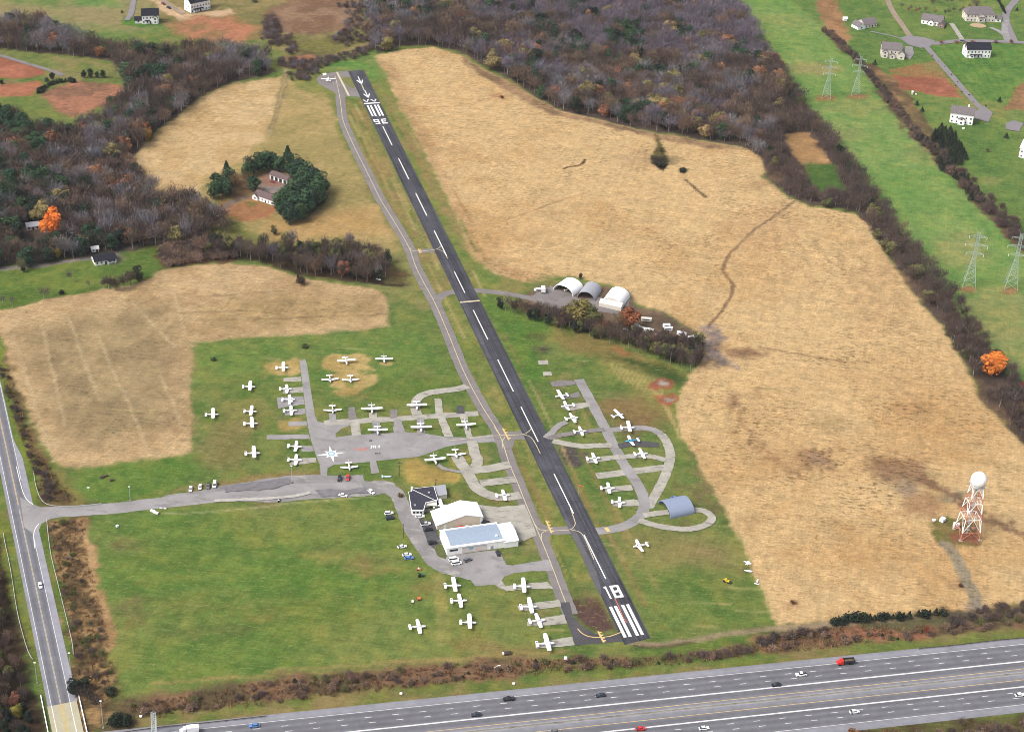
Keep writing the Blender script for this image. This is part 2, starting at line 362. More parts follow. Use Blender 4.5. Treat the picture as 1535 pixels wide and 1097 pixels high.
# the three dry fields
FIELD_A = [(560, 84), (600, 75), (650, 71), (690, 82), (730, 106), (780, 133), (830, 163), (900, 180), (980, 200), (1060, 212), (1120, 223), (1142, 238), (1146, 252), (1143, 266), (1175, 292), (1215, 312), (1278, 319), (1303, 337), (1308, 352), (1335, 394), (1372, 444), (1412, 490), (1444, 545), (1464, 592), (1500, 632), (1540, 672), (1700, 830), (1700, 900), (1535, 903), (1480, 915), (1380, 918), (1270, 928), (1162, 938), (1140, 880), (1118, 825), (1085, 760), (1050, 700), (1022, 655), (1013, 625), (1022, 580), (1047, 545), (1056, 520), (1046, 500), (1000, 470), (950, 452), (942, 436), (905, 424), (880, 419), (850, 413), (800, 424), (765, 418), (738, 410), (717, 398), (700, 375), (692, 342), (672, 300), (650, 255), (625, 210), (608, 180), (592, 145), (575, 110)]
region(FIELD_A, TAN, TAN2, feather=1.6, warp=.6, k=1, fl=1.0, mix=n1 * .5 + n2 * .5, lo=.45, hi=.8)
region([(560, 84), (592, 140), (608, 180), (625, 210), (650, 255), (672, 300), (692, 342), (700, 375), (717, 398), (738, 410), (765, 418), (800, 424), (800, 410), (760, 400), (722, 375), (705, 330), (680, 280), (650, 220), (615, 150), (590, 95)], P(206, 168, 124), P(180, 144, 104), feather=4, amt=.6, k=None)
region([(690, 83), (730, 107), (780, 134), (830, 164), (900, 181), (985, 201), (1060, 213), (1120, 225), (1060, 222), (985, 210), (900, 188), (825, 172), (775, 146), (725, 118), (690, 92)], P(168, 134, 104), P(120, 96, 78), feather=2.5, amt=.8)
FIELD_B = [(193, 245), (240, 195), (300, 146), (350, 126), (425, 114), (418, 150), (400, 205), (350, 245), (310, 268), (300, 290), (280, 304), (250, 302), (215, 272)]
FIELD_B2 = [(425, 113), (460, 130), (492, 140), (497, 150), (505, 185), (515, 215), (540, 262), (565, 305), (588, 345), (602, 375), (590, 380), (520, 362), (440, 366), (400, 362), (300, 305), (300, 262), (400, 205), (418, 150)]
region(FIELD_B2, P(190, 166, 112), P(168, 152, 98), feather=4, k=1, fl=.5)
region(FIELD_B, P(218, 188, 140), P(206, 174, 124), feather=4, k=1, fl=.8)
region([(440, 205), (500, 200), (530, 260), (520, 300), (480, 320), (440, 320), (500, 260)], P(150, 148, 88), P(176, 158, 104), feather=10, amt=.5)
region([(390, 330), (560, 310), (585, 350), (500, 352), (410, 362)], P(206, 162, 108), feather=8, amt=.55)
FIELD_C = [(-30, 474), (4, 466), (60, 450), (150, 436), (205, 426), (240, 406), (290, 398), (340, 394), (400, 400), (450, 416), (520, 428), (560, 434), (580, 441), (584, 490), (540, 496), (480, 500), (400, 506), (330, 510), (290, 515), (288, 560), (288, 620), (287, 660), (280, 680), (200, 693), (120, 702), (86, 696), (60, 655), (35, 600), (8, 545), (-4, 510)]
region(FIELD_C, P(208, 178, 134), P(190, 160, 118), feather=1.6, warp=.6, k=1, fl=.8)
region([(30, 500), (110, 475), (250, 455), (270, 520), (262, 640), (180, 665), (110, 668), (70, 600)], P(176, 154, 114), P(156, 136, 102), feather=16, fl=.6, amt=.85)
region([(300, 455), (420, 445), (560, 450), (565, 480), (420, 490), (300, 495)], P(186, 158, 108), P(164, 140, 96), feather=10, amt=.6)
for a, b in (((146, 500), (172, 560)), ((172, 560), (230, 690)), ((60, 480), (100, 640)), ((100, 470), (150, 600)), ((200, 455), (262, 520)), ((250, 435), (370, 480)), ((262, 440), (278, 500)), ((20, 500), (80, 690)), ((240, 560), (275, 640))):
    line([a, b], 1.5, P(218, 194, 150), amt=.55, sm=False)
    line([(a[0] + 3, a[1]), (b[0] + 3, b[1])], 1.2, P(150, 126, 94), amt=.22, sm=False)
for a, b in (((300, 445), (420, 437)), ((270, 470), (380, 466)), ((330, 480), (580, 472))): line([a, b], 1.8, P(120, 98, 74), amt=.4, sm=False)
# wear and wet spots in the big field
BR = P(128, 98, 80); GR = P(146, 128, 116)
for x, y, rx, ry, c_, a in ((1222, 688, 34, 15, BR, .8), (1230, 692, 18, 7, GR, .8), (1196, 711, 12, 5, P(104, 84, 76), .8), (1350, 705, 42, 24, BR, .75), (1320, 692, 24, 14, P(112, 84, 68), .6), (1368, 735, 18, 9, GR, .7), (1385, 760, 34, 18, P(150, 112, 84), .6), (1428, 742, 22, 9, P(140, 134, 110), .8), (1400, 722, 14, 8, P(112, 108, 74), .6),
                         (1095, 598, 10, 12, P(150, 116, 92), .7), (1138, 592, 6, 4, BR, .6), (1120, 530, 18, 8, P(160, 120, 90), .8), (1350, 610, 22, 16, P(170, 132, 92), .5), (1380, 608, 22, 10, P(120, 96, 64), .4), (1240, 640, 22, 14, P(150, 128, 86), .4), (747, 145, 12, 3, P(150, 104, 84), .7), (1175, 262, 22, 10, P(170, 132, 100), .5), (1140, 276, 18, 8, P(160, 120, 92), .4),
                         (905, 140, 1, 1, BR, 0), (960, 240, 40, 12, P(190, 160, 122), .5), (1000, 240, 20, 7, P(140, 122, 88), .7), (925, 418, 6, 5, P(168, 126, 104), .6), (1160, 690, 14, 9, P(160, 116, 84), .5), (1490, 760, 30, 12, P(140, 102, 78), .0), (1150, 340, 60, 40, P(200, 160, 116), .35), (1320, 450, 60, 60, P(202, 164, 118), .3), (1190, 905, 8, 6, P(150, 108, 84), .6), (1440, 876, 8, 5, P(120, 92, 76), .7)):
    blob(x, y, rx, ry, c_, feather=5, amt=a, warp=1.8)
line([(1190, 302), (1160, 325), (1125, 350), (1090, 388), (1085, 405), (1098, 428), (1093, 450), (1072, 478), (1062, 492)], 2.0, P(126, 98, 80), amt=.85)
line([(1187, 304), (1158, 328), (1123, 353), (1093, 388)], 1.2, P(206, 176, 136), amt=.5)
region([(1062, 490), (1085, 495), (1078, 508), (1088, 530), (1090, 545), (1062, 545), (1050, 535), (1058, 512)], P(158, 142, 138), P(128, 112, 104), feather=5, warp=2.2, k=0, fl=.4)
region([(1090, 525), (1120, 520), (1150, 530), (1125, 540), (1100, 540)], P(150, 118, 92), feather=4, amt=.7)
line([(1140, 520), (1200, 532), (1280, 545)], 2.0, P(120, 92, 72), amt=.6)
line([(1385, 715), (1440, 748), (1480, 775), (1535, 800), (1600, 830)], 5.0, P(132, 98, 80), feather=2, amt=.75, warp=1.4)
line([(1098, 605), (1125, 650), (1160, 690), (1200, 712)], 3.0, P(140, 108, 84), feather=2, amt=.5, warp=1.4)
line([(845, 253), (858, 250), (868, 248), (878, 240)], 2.2, P(92, 72, 56), amt=.9)
line([(760, 330), (830, 305), (878, 290)], 1.4, P(176, 136, 98), amt=.6)
line([(1028, 270), (1045, 285), (1058, 296)], 2.4, P(96, 76, 60), amt=.8)
line([(622, 160), (680, 160), (720, 152), (745, 146)], 1.3, P(178, 138, 104), amt=.5)
line([(870, 180), (940, 215), (980, 235)], 1.6, P(222, 196, 150), amt=.5)
for t in range(6): line([(1155 + t * 34, 330 + t * 14), (1185 + t * 38, 420 + t * 20)], 2.2, P(150, 118, 88), feather=2, amt=.28, warp=2)
region([(985, 195), (992, 210), (1000, 232), (1002, 255), (985, 256), (978, 245), (980, 225)], P(112, 104, 66), P(92, 84, 60), feather=2, fl=.6)
region([(980, 238), (995, 232), (1002, 250), (994, 258), (982, 252)], P(56, 52, 44), P(70, 62, 50), feather=1.2, fl=.5)
blob(1023, 256, 8, 4, P(70, 76, 50), feather=1.5)
for x, y, rx, ry, a_ in ((1400, 640, 90, 60, .5), (1200, 700, 120, 40, .35), (1330, 560, 100, 40, .25), (1150, 620, 60, 50, .25), (1280, 830, 120, 50, .2), (760, 350, 60, 40, .2), (1130, 400, 60, 50, .3), (1400, 850, 80, 40, .25)):
    blob(x, y, rx, ry, P(196, 152, 100), feather=22, amt=a_, warp=3)
for x, y, rx, ry in ((1300, 640, 170, 110), (1180, 600, 120, 70), (1240, 800, 150, 70), (1150, 330, 70, 40)):
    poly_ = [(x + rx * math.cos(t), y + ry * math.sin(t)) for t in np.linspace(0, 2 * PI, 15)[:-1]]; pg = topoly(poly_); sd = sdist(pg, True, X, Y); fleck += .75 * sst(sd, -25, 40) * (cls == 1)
# tower yard and its track
region([(785, 452), (800, 430), (826, 420), (850, 428), (905, 428), (940, 438), (952, 455), (1000, 472), (1046, 502), (1052, 535), (900, 500), (800, 470)], P(140, 116, 96), P(112, 96, 80), feather=3, k=0, fl=.3)
region([(795, 420), (830, 412), (880, 420), (870, 430), (800, 432)], P(130, 136, 80), feather=4, k=0, amt=.7)
region([(1387, 785), (1402, 778), (1460, 776), (1470, 812), (1465, 818), (1422, 818), (1405, 808)], P(110, 116, 62), P(140, 122, 78), feather=1.5, k=0, fl=.3)
region([(1428, 800), (1463, 795), (1464, 812), (1435, 812)], P(164, 104, 76), feather=2)
line([(1418, 816), (1432, 835), (1447, 865), (1460, 893), (1468, 915)], 6.0, P(160, 148, 124), amt=1.0)
region([(1448, 905), (1475, 895), (1480, 918), (1450, 925)], P(160, 142, 130), feather=5, amt=.6)
# olive zones round the farm house
region([(300, 305), (345, 330), (400, 362), (420, 372), (470, 378), (400, 385), (345, 375), (300, 330)], P(128, 130, 72), P(144, 134, 80), feather=6)
region([(320, 300), (360, 300), (400, 302), (418, 312), (405, 325), (370, 332), (330, 330)], P(110, 126, 62), P(176, 124, 84), feather=4)
line([(372, 298), (395, 301), (412, 308), (408, 318), (390, 325), (360, 330)], 3.0, P(190, 122, 82), feather=1.5, amt=.9)
line([(322, 322), (345, 305), (368, 296)], 6, P(140, 130, 122), feather=2, amt=.8)
region([(385, 285), (390, 265), (405, 255), (440, 270), (425, 300), (400, 292)], P(164, 154, 148), P(168, 130, 110), feather=2)
region([(335, 262), (375, 258), (388, 285), (360, 300), (330, 290)], P(104, 76, 62), feather=4, amt=.8)
line([(427, 88), (428, 112), (424, 130), (418, 160), (408, 190), (404, 200)], 3.6, P(180, 160, 120), feather=1.5, amt=.7)
line([(425, 112), (420, 140), (404, 195)], 1.2, P(126, 108, 78), amt=.5)
line([(431, 112), (426, 140), (408, 195)], 1.2, P(126, 108, 78), amt=.5)
# left lawn by the small house, old lane
region([(-60, 410), (0, 402), (100, 388), (180, 380), (240, 374), (238, 400), (215, 420), (150, 434), (60, 449), (4, 466), (-60, 480)], P(112, 134, 64), P(92, 120, 56), feather=2.5)
region([(232, 382), (270, 372), (345, 370), (355, 392), (300, 396), (242, 404)], P(120, 92, 66), P(98, 78, 58), feather=2, fl=.8)
region([(340, 386), (400, 396), (450, 412), (520, 424), (580, 428), (598, 412), (590, 395), (480, 372), (350, 370)], P(84, 68, 52), P(66, 56, 46), feather=2.5, fl=.6, k=2)
region([(560, 400), (598, 398), (615, 412), (612, 428), (585, 432)], P(132, 98, 74), P(100, 92, 60), feather=3)
line([(560, 424), (580, 428), (602, 428)], 2.5, P(60, 50, 42), amt=.9)
line([(-60, 415), (0, 404), (60, 398), (110, 390), (140, 386)], 4.5, P(160, 150, 142), feather=1, amt=1)
line([(170, 380), (215, 366), (270, 355), (330, 322)], 4.0, P(128, 116, 104), feather=1.5, amt=.8)
blob(170, 388, 14, 8, P(156, 142, 130), feather=3, amt=.8)
# airfield grass: brighter and browner places
region([(292, 514), (400, 507), (540, 497), (586, 491), (640, 500), (660, 530), (690, 590), (560, 600), (480, 580), (380, 560), (290, 580)], P(100, 138, 66), P(126, 142, 76), feather=6, amt=.7)
region([(650, 410), (690, 470), (790, 650), (900, 860), (860, 880), (770, 680), (700, 540), (630, 400)], P(150, 146, 84), P(128, 140, 70), feather=5, amt=.75)
region([(500, 140), (545, 160), (610, 290), (660, 380), (690, 440), (650, 440), (600, 340), (540, 230)], P(170, 140, 96), P(140, 138, 80), feather=5, amt=.75)
region([(546, 100), (575, 108), (600, 160), (650, 255), (690, 340), (700, 375), (740, 412), (800, 432), (760, 445), (715, 430), (660, 340), (600, 220)], P(120, 140, 70), P(150, 140, 86), feather=4, amt=.85)
region([(590, 160), (650, 255), (690, 345), (680, 350), (630, 255), (580, 165)], P(172, 136, 98), feather=4, amt=.5)
region([(480, 85), (560, 82), (578, 115), (560, 120), (545, 104), (490, 108), (440, 120), (460, 112)], P(104, 150, 72), P(130, 146, 84), feather=3, amt=.9)
region([(440, 112), (490, 100), (478, 120), (505, 140), (480, 142), (440, 132)], P(140, 144, 80), feather=3, amt=.9)
region([(725, 450), (790, 462), (830, 480), (800, 520), (830, 560), (790, 580), (740, 470)], P(80, 126, 54), P(104, 136, 62), feather=5, amt=.85)
region([(830, 485), (960, 530), (1030, 562), (1000, 570), (900, 540), (840, 520)], P(150, 126, 78), P(118, 118, 64), feather=5, amt=.8)
region([(905, 530), (1010, 552), (1030, 560), (1018, 575), (960, 560)], P(66, 92, 48), feather=4, amt=.9)
region([(920, 515), (948, 530), (938, 534), (922, 526)], P(180, 110, 74), feather=3, amt=.8)
region([(900, 545), (960, 555), (1010, 600), (1005, 640), (985, 620), (940, 580)], P(162, 148, 88), feather=6, amt=.6)
for t in range(9): line([(915 + t * 8, 545 + t * 3), (930 + t * 9, 570 + t * 4)], .9, P(196, 176, 116), amt=.6, sm=False)
for t in range(7): line([(985 + t * 4 - 8, 600 + t * 5 - 20), (1008 + t * 2, 650 + t * 5 - 20)], .9, P(196, 176, 116), amt=.5, sm=False)
region([(900, 605), (960, 590), (1000, 625), (985, 645), (940, 640), (905, 625)], P(150, 116, 80), feather=7, amt=.65)
for x, y, rx, ry in ((990, 576, 20, 9), (1000, 600, 15, 10)):
    blob(x, y, rx, ry, P(184, 104, 66), P(160, 92, 64), feather=2, fl=.5); blob(x + 3, y - 1, rx * .45, ry * .4, P(176, 168, 156), feather=1.5)
region([(836, 664), (858, 668), (880, 680), (886, 690), (872, 700), (850, 702), (838, 690)], P(104, 94, 90), P(92, 86, 84), feather=2)
blob(799, 607, 0.5, .5, BR, amt=0)
region([(852, 905), (870, 896), (896, 898), (905, 910), (922, 938), (920, 944), (900, 948), (885, 944), (868, 930), (858, 916)], P(108, 82, 76), P(96, 76, 68), feather=2, warp=.4)
region([(860, 880), (895, 885), (905, 905), (860, 905)], P(120, 104, 70), feather=5, amt=.5)
blob(809, 524, 14, 6, P(90, 84, 74), feather=3); blob(800, 505, 16, 5, P(84, 88, 56), feather=3, amt=.7)
blob(1058, 829, 12, 5, P(130, 116, 88), feather=3); blob(1050, 828, 40, 14, P(160, 144, 96), feather=8, amt=.5)
region([(930, 790), (1060, 800), (1110, 830), (1090, 860), (1000, 850), (940, 830)], P(158, 138, 92), feather=12, amt=.55)
region([(950, 860), (1100, 850), (1140, 900), (1150, 935), (990, 945)], P(92, 128, 60), P(124, 136, 72), feather=8, amt=.8)
_rn = np.array([64.771, 627.573]); _rd = np.array([-.2784967, .9604371]); _rv = np.array([_rd[1], -_rd[0]]); _rs = random.Random(8)
def gline(p, q, w, c1, amt):
    mg = 3; b = (X > min(p[0], q[0]) - mg) & (X < max(p[0], q[0]) + mg) & (Y > min(p[1], q[1]) - mg) & (Y < max(p[1], q[1]) + mg)
    i = np.nonzero(b)[0]; dd = sdist(np.array([p, q]), False, X[i], Y[i]); m_ = (1 - sst(dd, w * .3, w)) * amt * (.3 + n3[i]); col[i] = lerp(col[i], np.array(c1)[None], np.clip(m_, 0, 1))
for k in range(70):
    v = _rs.choice([_rs.uniform(-27, -9), _rs.uniform(-27, -9), _rs.uniform(9, 34)]); u0 = _rs.uniform(20, 640); ln = _rs.uniform(20, 90)
    gline(_rn + _rd * u0 + _rv * v, _rn + _rd * (u0 + ln) + _rv * (v + _rs.uniform(-1, 1)), _rs.uniform(1.0, 2.0), _rs.choice([P(190, 176, 118), P(178, 156, 100), P(90, 122, 58), P(160, 130, 86)]), _rs.uniform(.5, .9))
for k in range(120):
    x, y = _rs.uniform(150, 1150), _rs.uniform(500, 1000); p_ = G(x, y)
    gline(p_, p_ + np.array([_rs.uniform(4, 22), _rs.uniform(-1.5, 1.5)]), 1.1, _rs.choice([P(200, 186, 130), P(180, 160, 104), P(86, 104, 56)]), .4)
SAND, SAND2 = P(204, 178, 118), P(186, 160, 100)
region([(397, 547), (410, 541), (430, 538), (448, 539), (452, 560), (430, 564), (410, 562)], SAND, SAND2, feather=1.5, fl=.1)
region([(490, 537), (520, 529), (550, 530), (561, 540), (550, 550), (540, 556), (556, 562), (566, 568), (560, 576), (548, 580), (535, 590), (510, 596), (498, 590), (508, 582), (494, 575), (492, 564), (505, 556), (484, 552), (482, 545)], SAND, SAND2, feather=1.5, fl=.1)
blob(526, 573, 12, 4, P(130, 148, 78), feather=2, amt=.8); blob(552, 552, 7, 4, SAND, feather=1.5); blob(579, 545, 13, 5, SAND, feather=1.5)
region([(417, 628), (440, 624), (459, 625), (460, 642), (440, 646), (418, 645)], SAND, SAND2, feather=2, amt=.9)
region([(608, 692), (630, 688), (656, 700), (690, 708), (698, 718), (688, 726), (660, 722), (640, 728), (612, 722), (604, 708)], P(196, 172, 96), P(184, 156, 90), feather=3, amt=.95)
blob(690, 692, 12, 8, P(196, 172, 96), feather=3, amt=.7)
region([(660, 735), (720, 735), (760, 752), (720, 757), (670, 760), (655, 750)], P(170, 132, 88), P(120, 132, 70), feather=5, amt=.8)
region([(330, 640), (370, 638), (372, 660), (360, 705), (325, 700), (300, 690)], P(144, 122, 82), feather=8, amt=.55)
region([(330, 600), (395, 600), (400, 640), (330, 640)], P(158, 140, 86), feather=8, amt=.5)
region([(500, 590), (640, 560), (700, 585), (600, 605)], P(100, 124, 56), P(136, 120, 72), feather=8, amt=.5)
region([(270, 735), (330, 722), (420, 708), (480, 706), (480, 716), (330, 730), (255, 742)], P(164, 132, 94), feather=3, amt=.7)
region([(100, 705), (280, 684), (300, 700), (260, 735), (150, 755), (118, 740)], P(88, 132, 56), P(104, 136, 62), feather=5, amt=.8)
region([(590, 760), (606, 800), (625, 850), (580, 800), (575, 745)], P(120, 134, 70), P(170, 132, 92), feather=4, amt=.6)
region([(116, 780), (136, 776), (136, 805), (148, 862), (163, 925), (172, 975), (164, 975), (150, 930), (134, 870), (124, 815)], P(196, 162, 116), P(170, 136, 96), feather=2, fl=1.0)
region([(60, 800), (72, 786), (82, 850), (96, 925), (110, 985), (103, 985), (88, 920), (72, 850)], P(112, 132, 64), feather=1.5)
# the near-left mown field
region([(130, 775), (300, 762), (590, 748), (600, 800), (660, 865), (780, 900), (830, 970), (800, 985), (600, 1000), (300, 1022), (180, 1038), (160, 950), (140, 860)], P(104, 136, 64), P(128, 142, 76), feather=6, amt=.85, mix=n1)
for x, y, rx, ry, c_, a in ((545, 848, 22, 9, P(176, 134, 94), .8), (555, 840, 40, 14, P(150, 140, 84), .5), (490, 830, 30, 8, P(158, 134, 88), .5), (180, 820, 26, 7, P(124, 104, 82), .7), (188, 905, 9, 9, P(132, 102, 88), .75), (192, 925, 10, 16, P(130, 108, 78), .6), (400, 925, 26, 10, P(128, 112, 72), .5), (290, 905, 90, 12, P(144, 138, 76), .5), (310, 945, 60, 6, P(132, 110, 76), .5), (480, 920, 60, 25, P(130, 136, 64), .4), (640, 880, 14, 5, P(160, 116, 80), .6), (700, 960, 14, 5, P(170, 122, 82), .7), (760, 975, 50, 8, P(164, 128, 92), .7), (430, 800, 90, 14, P(132, 140, 70), .35), (250, 835, 60, 10, P(120, 130, 64), .4), (740, 920, 40, 20, P(130, 130, 72), .45), (450, 870, 120, 18, P(84, 130, 54), .4), (300, 985, 90, 12, P(120, 140, 66), .4)):
    blob(x, y, rx, ry, c_, feather=8, amt=a, warp=2.2)
for a, b, c_ in (((640, 1000), (400, 1012), (230, 1024)), ((760, 985), (560, 996), (400, 1006)), ((850, 975), (700, 985), (560, 992))): line([a, b, c_], 1.4, P(186, 156, 104), amt=.6)
line([(228, 770), (330, 766), (400, 758), (455, 752), (560, 745)], .9, P(190, 186, 140), amt=.5)
for k in range(5): line([(650 + k * 3, 860), (660 + k * 4, 965)], .8, P(170, 158, 96), amt=.5, sm=False)
for k in range(22):
    y0 = 770 + k * 11; line([(180, y0 + 26), (380, y0 + 12), (590, y0 + 3)], 2.5, P(136, 146, 78) if k % 2 else P(84, 118, 50), feather=2, amt=.22, warp=2)
for k in range(12): line([(60 + 0 * k + 860 + k * 7, 820 + k * 2), (1000 + k * 8, 950)], 1.2, P(152, 150, 88), amt=.25, sm=False)
for k in range(8): line([(1398 + k * 14, 72), (1465 + k * 9, 152)], 1.8, P(70, 112, 52), amt=.3, sm=False)
for k in range(9): line([(1120 + k * 8, 20), (1240 + k * 14, 150), (1400 + k * 16, 330)], 3, P(142, 160, 92) if k % 2 else P(98, 136, 68), feather=3, amt=.22, warp=2)
# verges of the highway and the county road
VERGE = [(150, 1110), (170, 1050), (400, 1015), (600, 1000), (760, 985), (1000, 983), (1125, 960), (1140, 945), (1250, 930), (1380, 918), (1470, 915), (1600, 895), (1640, 960), (1535, 957), (1160, 994), (780, 1032), (380, 1077), (200, 1100)]
region(VERGE, P(144, 112, 86), P(106, 92, 68), feather=3, fl=.9, mix=n2, lo=.4, hi=.6)
region([(200, 1072), (400, 1050), (600, 1030), (800, 1012), (1000, 995), (1140, 980), (1300, 962), (1640, 935), (1640, 962), (1160, 998), (780, 1036), (380, 1082), (200, 1104)], P(116, 130, 66), P(150, 134, 88), feather=2, fl=.2)
region([(780, 1002), (1000, 990), (1160, 970), (1165, 985), (1000, 1003), (790, 1020)], P(96, 130, 58), feather=3, amt=.7)
region([(960, 965), (1100, 952), (1160, 940), (1165, 950), (1120, 966), (1010, 978)], P(100, 126, 60), feather=3)
line([(945, 962), (985, 965), (1040, 958), (1090, 950), (1165, 942), (1250, 935), (1400, 925)], 3.0, P(168, 148, 120), feather=1.2, amt=.9)
line([(950, 966), (985, 969), (1040, 961)], 1.6, P(92, 72, 60), amt=.7)
region([(1240, 945), (1300, 938), (1400, 945), (1395, 955), (1300, 958), (1250, 955)], P(176, 118, 88), P(152, 104, 80), feather=3, fl=.5)
region([(1130, 955), (1220, 955), (1240, 965), (1150, 978)], P(180, 136, 98), P(130, 100, 74), feather=3, fl=.6)
region([(1280, 932), (1480, 918), (1600, 905), (1600, 925), (1400, 940), (1290, 942)], P(116, 112, 76), P(96, 92, 66), feather=3, fl=.4)
region([(-40, 480), (0, 510), (20, 565), (50, 640), (75, 700), (120, 752), (152, 756), (100, 762), (56, 752), (40, 735), (0, 600), (-40, 520)], P(134, 112, 76), P(96, 84, 58), feather=2.5, fl=.8)
region([(0, 500), (8, 570), (30, 640), (54, 700), (60, 755), (45, 752), (30, 700), (0, 600), (-30, 500)], P(116, 136, 62), feather=1.5)
region([(75, 700), (95, 702), (125, 755), (110, 755)], P(146, 136, 78), feather=3)
region([(70, 778), (140, 772), (132, 800), (145, 860), (160, 920), (168, 980), (180, 1035), (155, 1095), (110, 1110), (90, 1000), (76, 880)], P(110, 92, 66), P(170, 138, 96), feather=2.5, fl=1, mix=n3, lo=.45, hi=.6)
region([(118, 780), (136, 776), (136, 805), (148, 862), (163, 925), (172, 975), (164, 975), (150, 930), (136, 870), (126, 815)], P(200, 164, 118), P(176, 140, 98), feather=2, fl=1.0)
region([(58, 785), (72, 782), (84, 850), (102, 935), (113, 985), (104, 1000), (80, 890)], P(106, 128, 60), feather=1.2)
region([(-200, 760), (0, 770), (12, 850), (24, 918), (38, 972), (52, 1040), (66, 1080), (76, 1140), (-200, 1240)], P(88, 70, 56), P(64, 54, 44), feather=2.5, fl=.6, k=2)
region([(-10, 750), (8, 770), (24, 860), (40, 930), (66, 1030), (50, 1000), (26, 925), (8, 840), (-10, 790)], P(120, 132, 62), feather=1.2)
region([(1185, 1100), (1260, 1092), (1400, 1080), (1600, 1060), (1640, 1200), (1185, 1220)], P(112, 118, 64), P(92, 78, 56), feather=2, fl=.5)
# relief: tall grass stands a little higher and rough, the woods' floor too
rough = np.clip(fleck, 0, 1.2)
Z = np.where((cls == 1), .18 + .55 * (fbm(X, Y, 4.5, 51, 3) - .35), 0.0) * np.clip(fleck, 0, 1)
# paved things are declared further down; ground under them stays flat because their areas carry class 0
far_out = np.maximum(np.abs(X) - 700, 0) + np.maximum(np.abs(Y - 1100) - 700, 0)
Z = np.where(far_out > 0, 0, Z)
gr = np.clip(col[:, 1] - col[:, 0], 0, 1)                 # late autumn grass: duller than summer green
col[:, 0] += gr * .06
mott = fbm(X, Y, 7, 61, 4); mt2 = fbm(X, Y, 2.6, 67, 2)
gm = (gr > .002)
lum = col @ np.array([.3, .55, .15]); satr = np.clip((col[:, 0] / (col[:, 1] + 1e-6) - 1.6) / 1.4, 0, 1) * .22
col = lerp(col, lum[:, None] * np.array([1.15, .93, .80]), satr)                 # weathered soil, not terracotta
col = lerp(col, col * np.array([.80, .84, .86]), sst(1 - mott, .55, .72) * .5 * (~gm)); col = lerp(col, col * np.array([1.12, 1.10, 1.08]), sst(mott, .55, .72) * .5 * (~gm))
col = np.where(gm[:, None], lerp(col, col * np.array([1.26, 1.09, 1.05]), sst(mott, .53, .66) * .95), col)
col = np.where(gm[:, None], lerp(col, col * np.array([.76, .86, .84]), sst(1 - mott, .55, .68) * .85), col)
col *= (1 + (mt2 - .5) * .30)[:, None]
col = np.clip(col, .003, 1)

mt, n, b = newmat('ground_cover'); b.inputs["Roughness"].default_value = 1.0; b.inputs["Specular IOR Level"].default_value = 0.0
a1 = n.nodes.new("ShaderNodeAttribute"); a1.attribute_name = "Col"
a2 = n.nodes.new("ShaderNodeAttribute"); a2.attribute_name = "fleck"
c = rgbmul(n, a1.outputs["Color"], rng(n, noise(n, .9, 5, rough=.7), .28, .72, .80, 1.20))
c = rgbmul(n, c, rng(n, noise(n, .16, 4), .3, .7, .90, 1.10))
c = rgbmul(n, c, rng(n, noise(n, .55, 3, .05, 1, 1, .5, .10), .35, .65, .94, 1.06))
c = rgbmul(n, c, rng(n, noise(n, .9, 3, 1, .04, 1, .5, .25), .35, .65, .95, 1.05))
f1 = rng(n, noise(n, .50, 3, .5, 1.2, 1, .5, .12), .54, .60, 0, 1)          # soil gaps and shade between the bent stalks, painted in as dark flecks
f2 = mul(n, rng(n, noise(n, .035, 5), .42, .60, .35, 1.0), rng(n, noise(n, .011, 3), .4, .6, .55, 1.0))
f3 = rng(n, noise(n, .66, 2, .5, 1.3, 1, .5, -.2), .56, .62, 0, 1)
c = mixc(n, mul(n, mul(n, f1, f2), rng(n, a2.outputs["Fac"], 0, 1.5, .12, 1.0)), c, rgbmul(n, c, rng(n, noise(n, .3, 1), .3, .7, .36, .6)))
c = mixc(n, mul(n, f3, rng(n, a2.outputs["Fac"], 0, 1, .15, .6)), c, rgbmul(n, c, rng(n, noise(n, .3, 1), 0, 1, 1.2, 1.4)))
# fine green and yellow speckle of mown grass
f4 = rng(n, noise(n, .45, 4, .5, 1.3, 1, .7), .56, .66, 0, .5)
inv = rng(n, a2.outputs["Fac"], .1, .5, 1, 0)
c = mixc(n, mul(n, f4, inv), c, P(176, 170, 108))
c = mixc(n, mul(n, rng(n, noise(n, .34, 4, .7, 1.2, 1, .72, .2), .56, .64, 0, .6), inv), c, rgbmul(n, c, rng(n, noise(n, .2, 1), 0, 1, .62, .72)))
n.links.new(c, b.inputs["Base Color"])
bm = n.nodes.new("ShaderNodeBump"); bm.inputs["Strength"].default_value = .5; bm.inputs["Distance"].default_value = .5
n.links.new(noise(n, .7, 3), bm.inputs["Height"]); n.links.new(bm.outputs[0], b.inputs["Normal"])
M['ground'] = mt

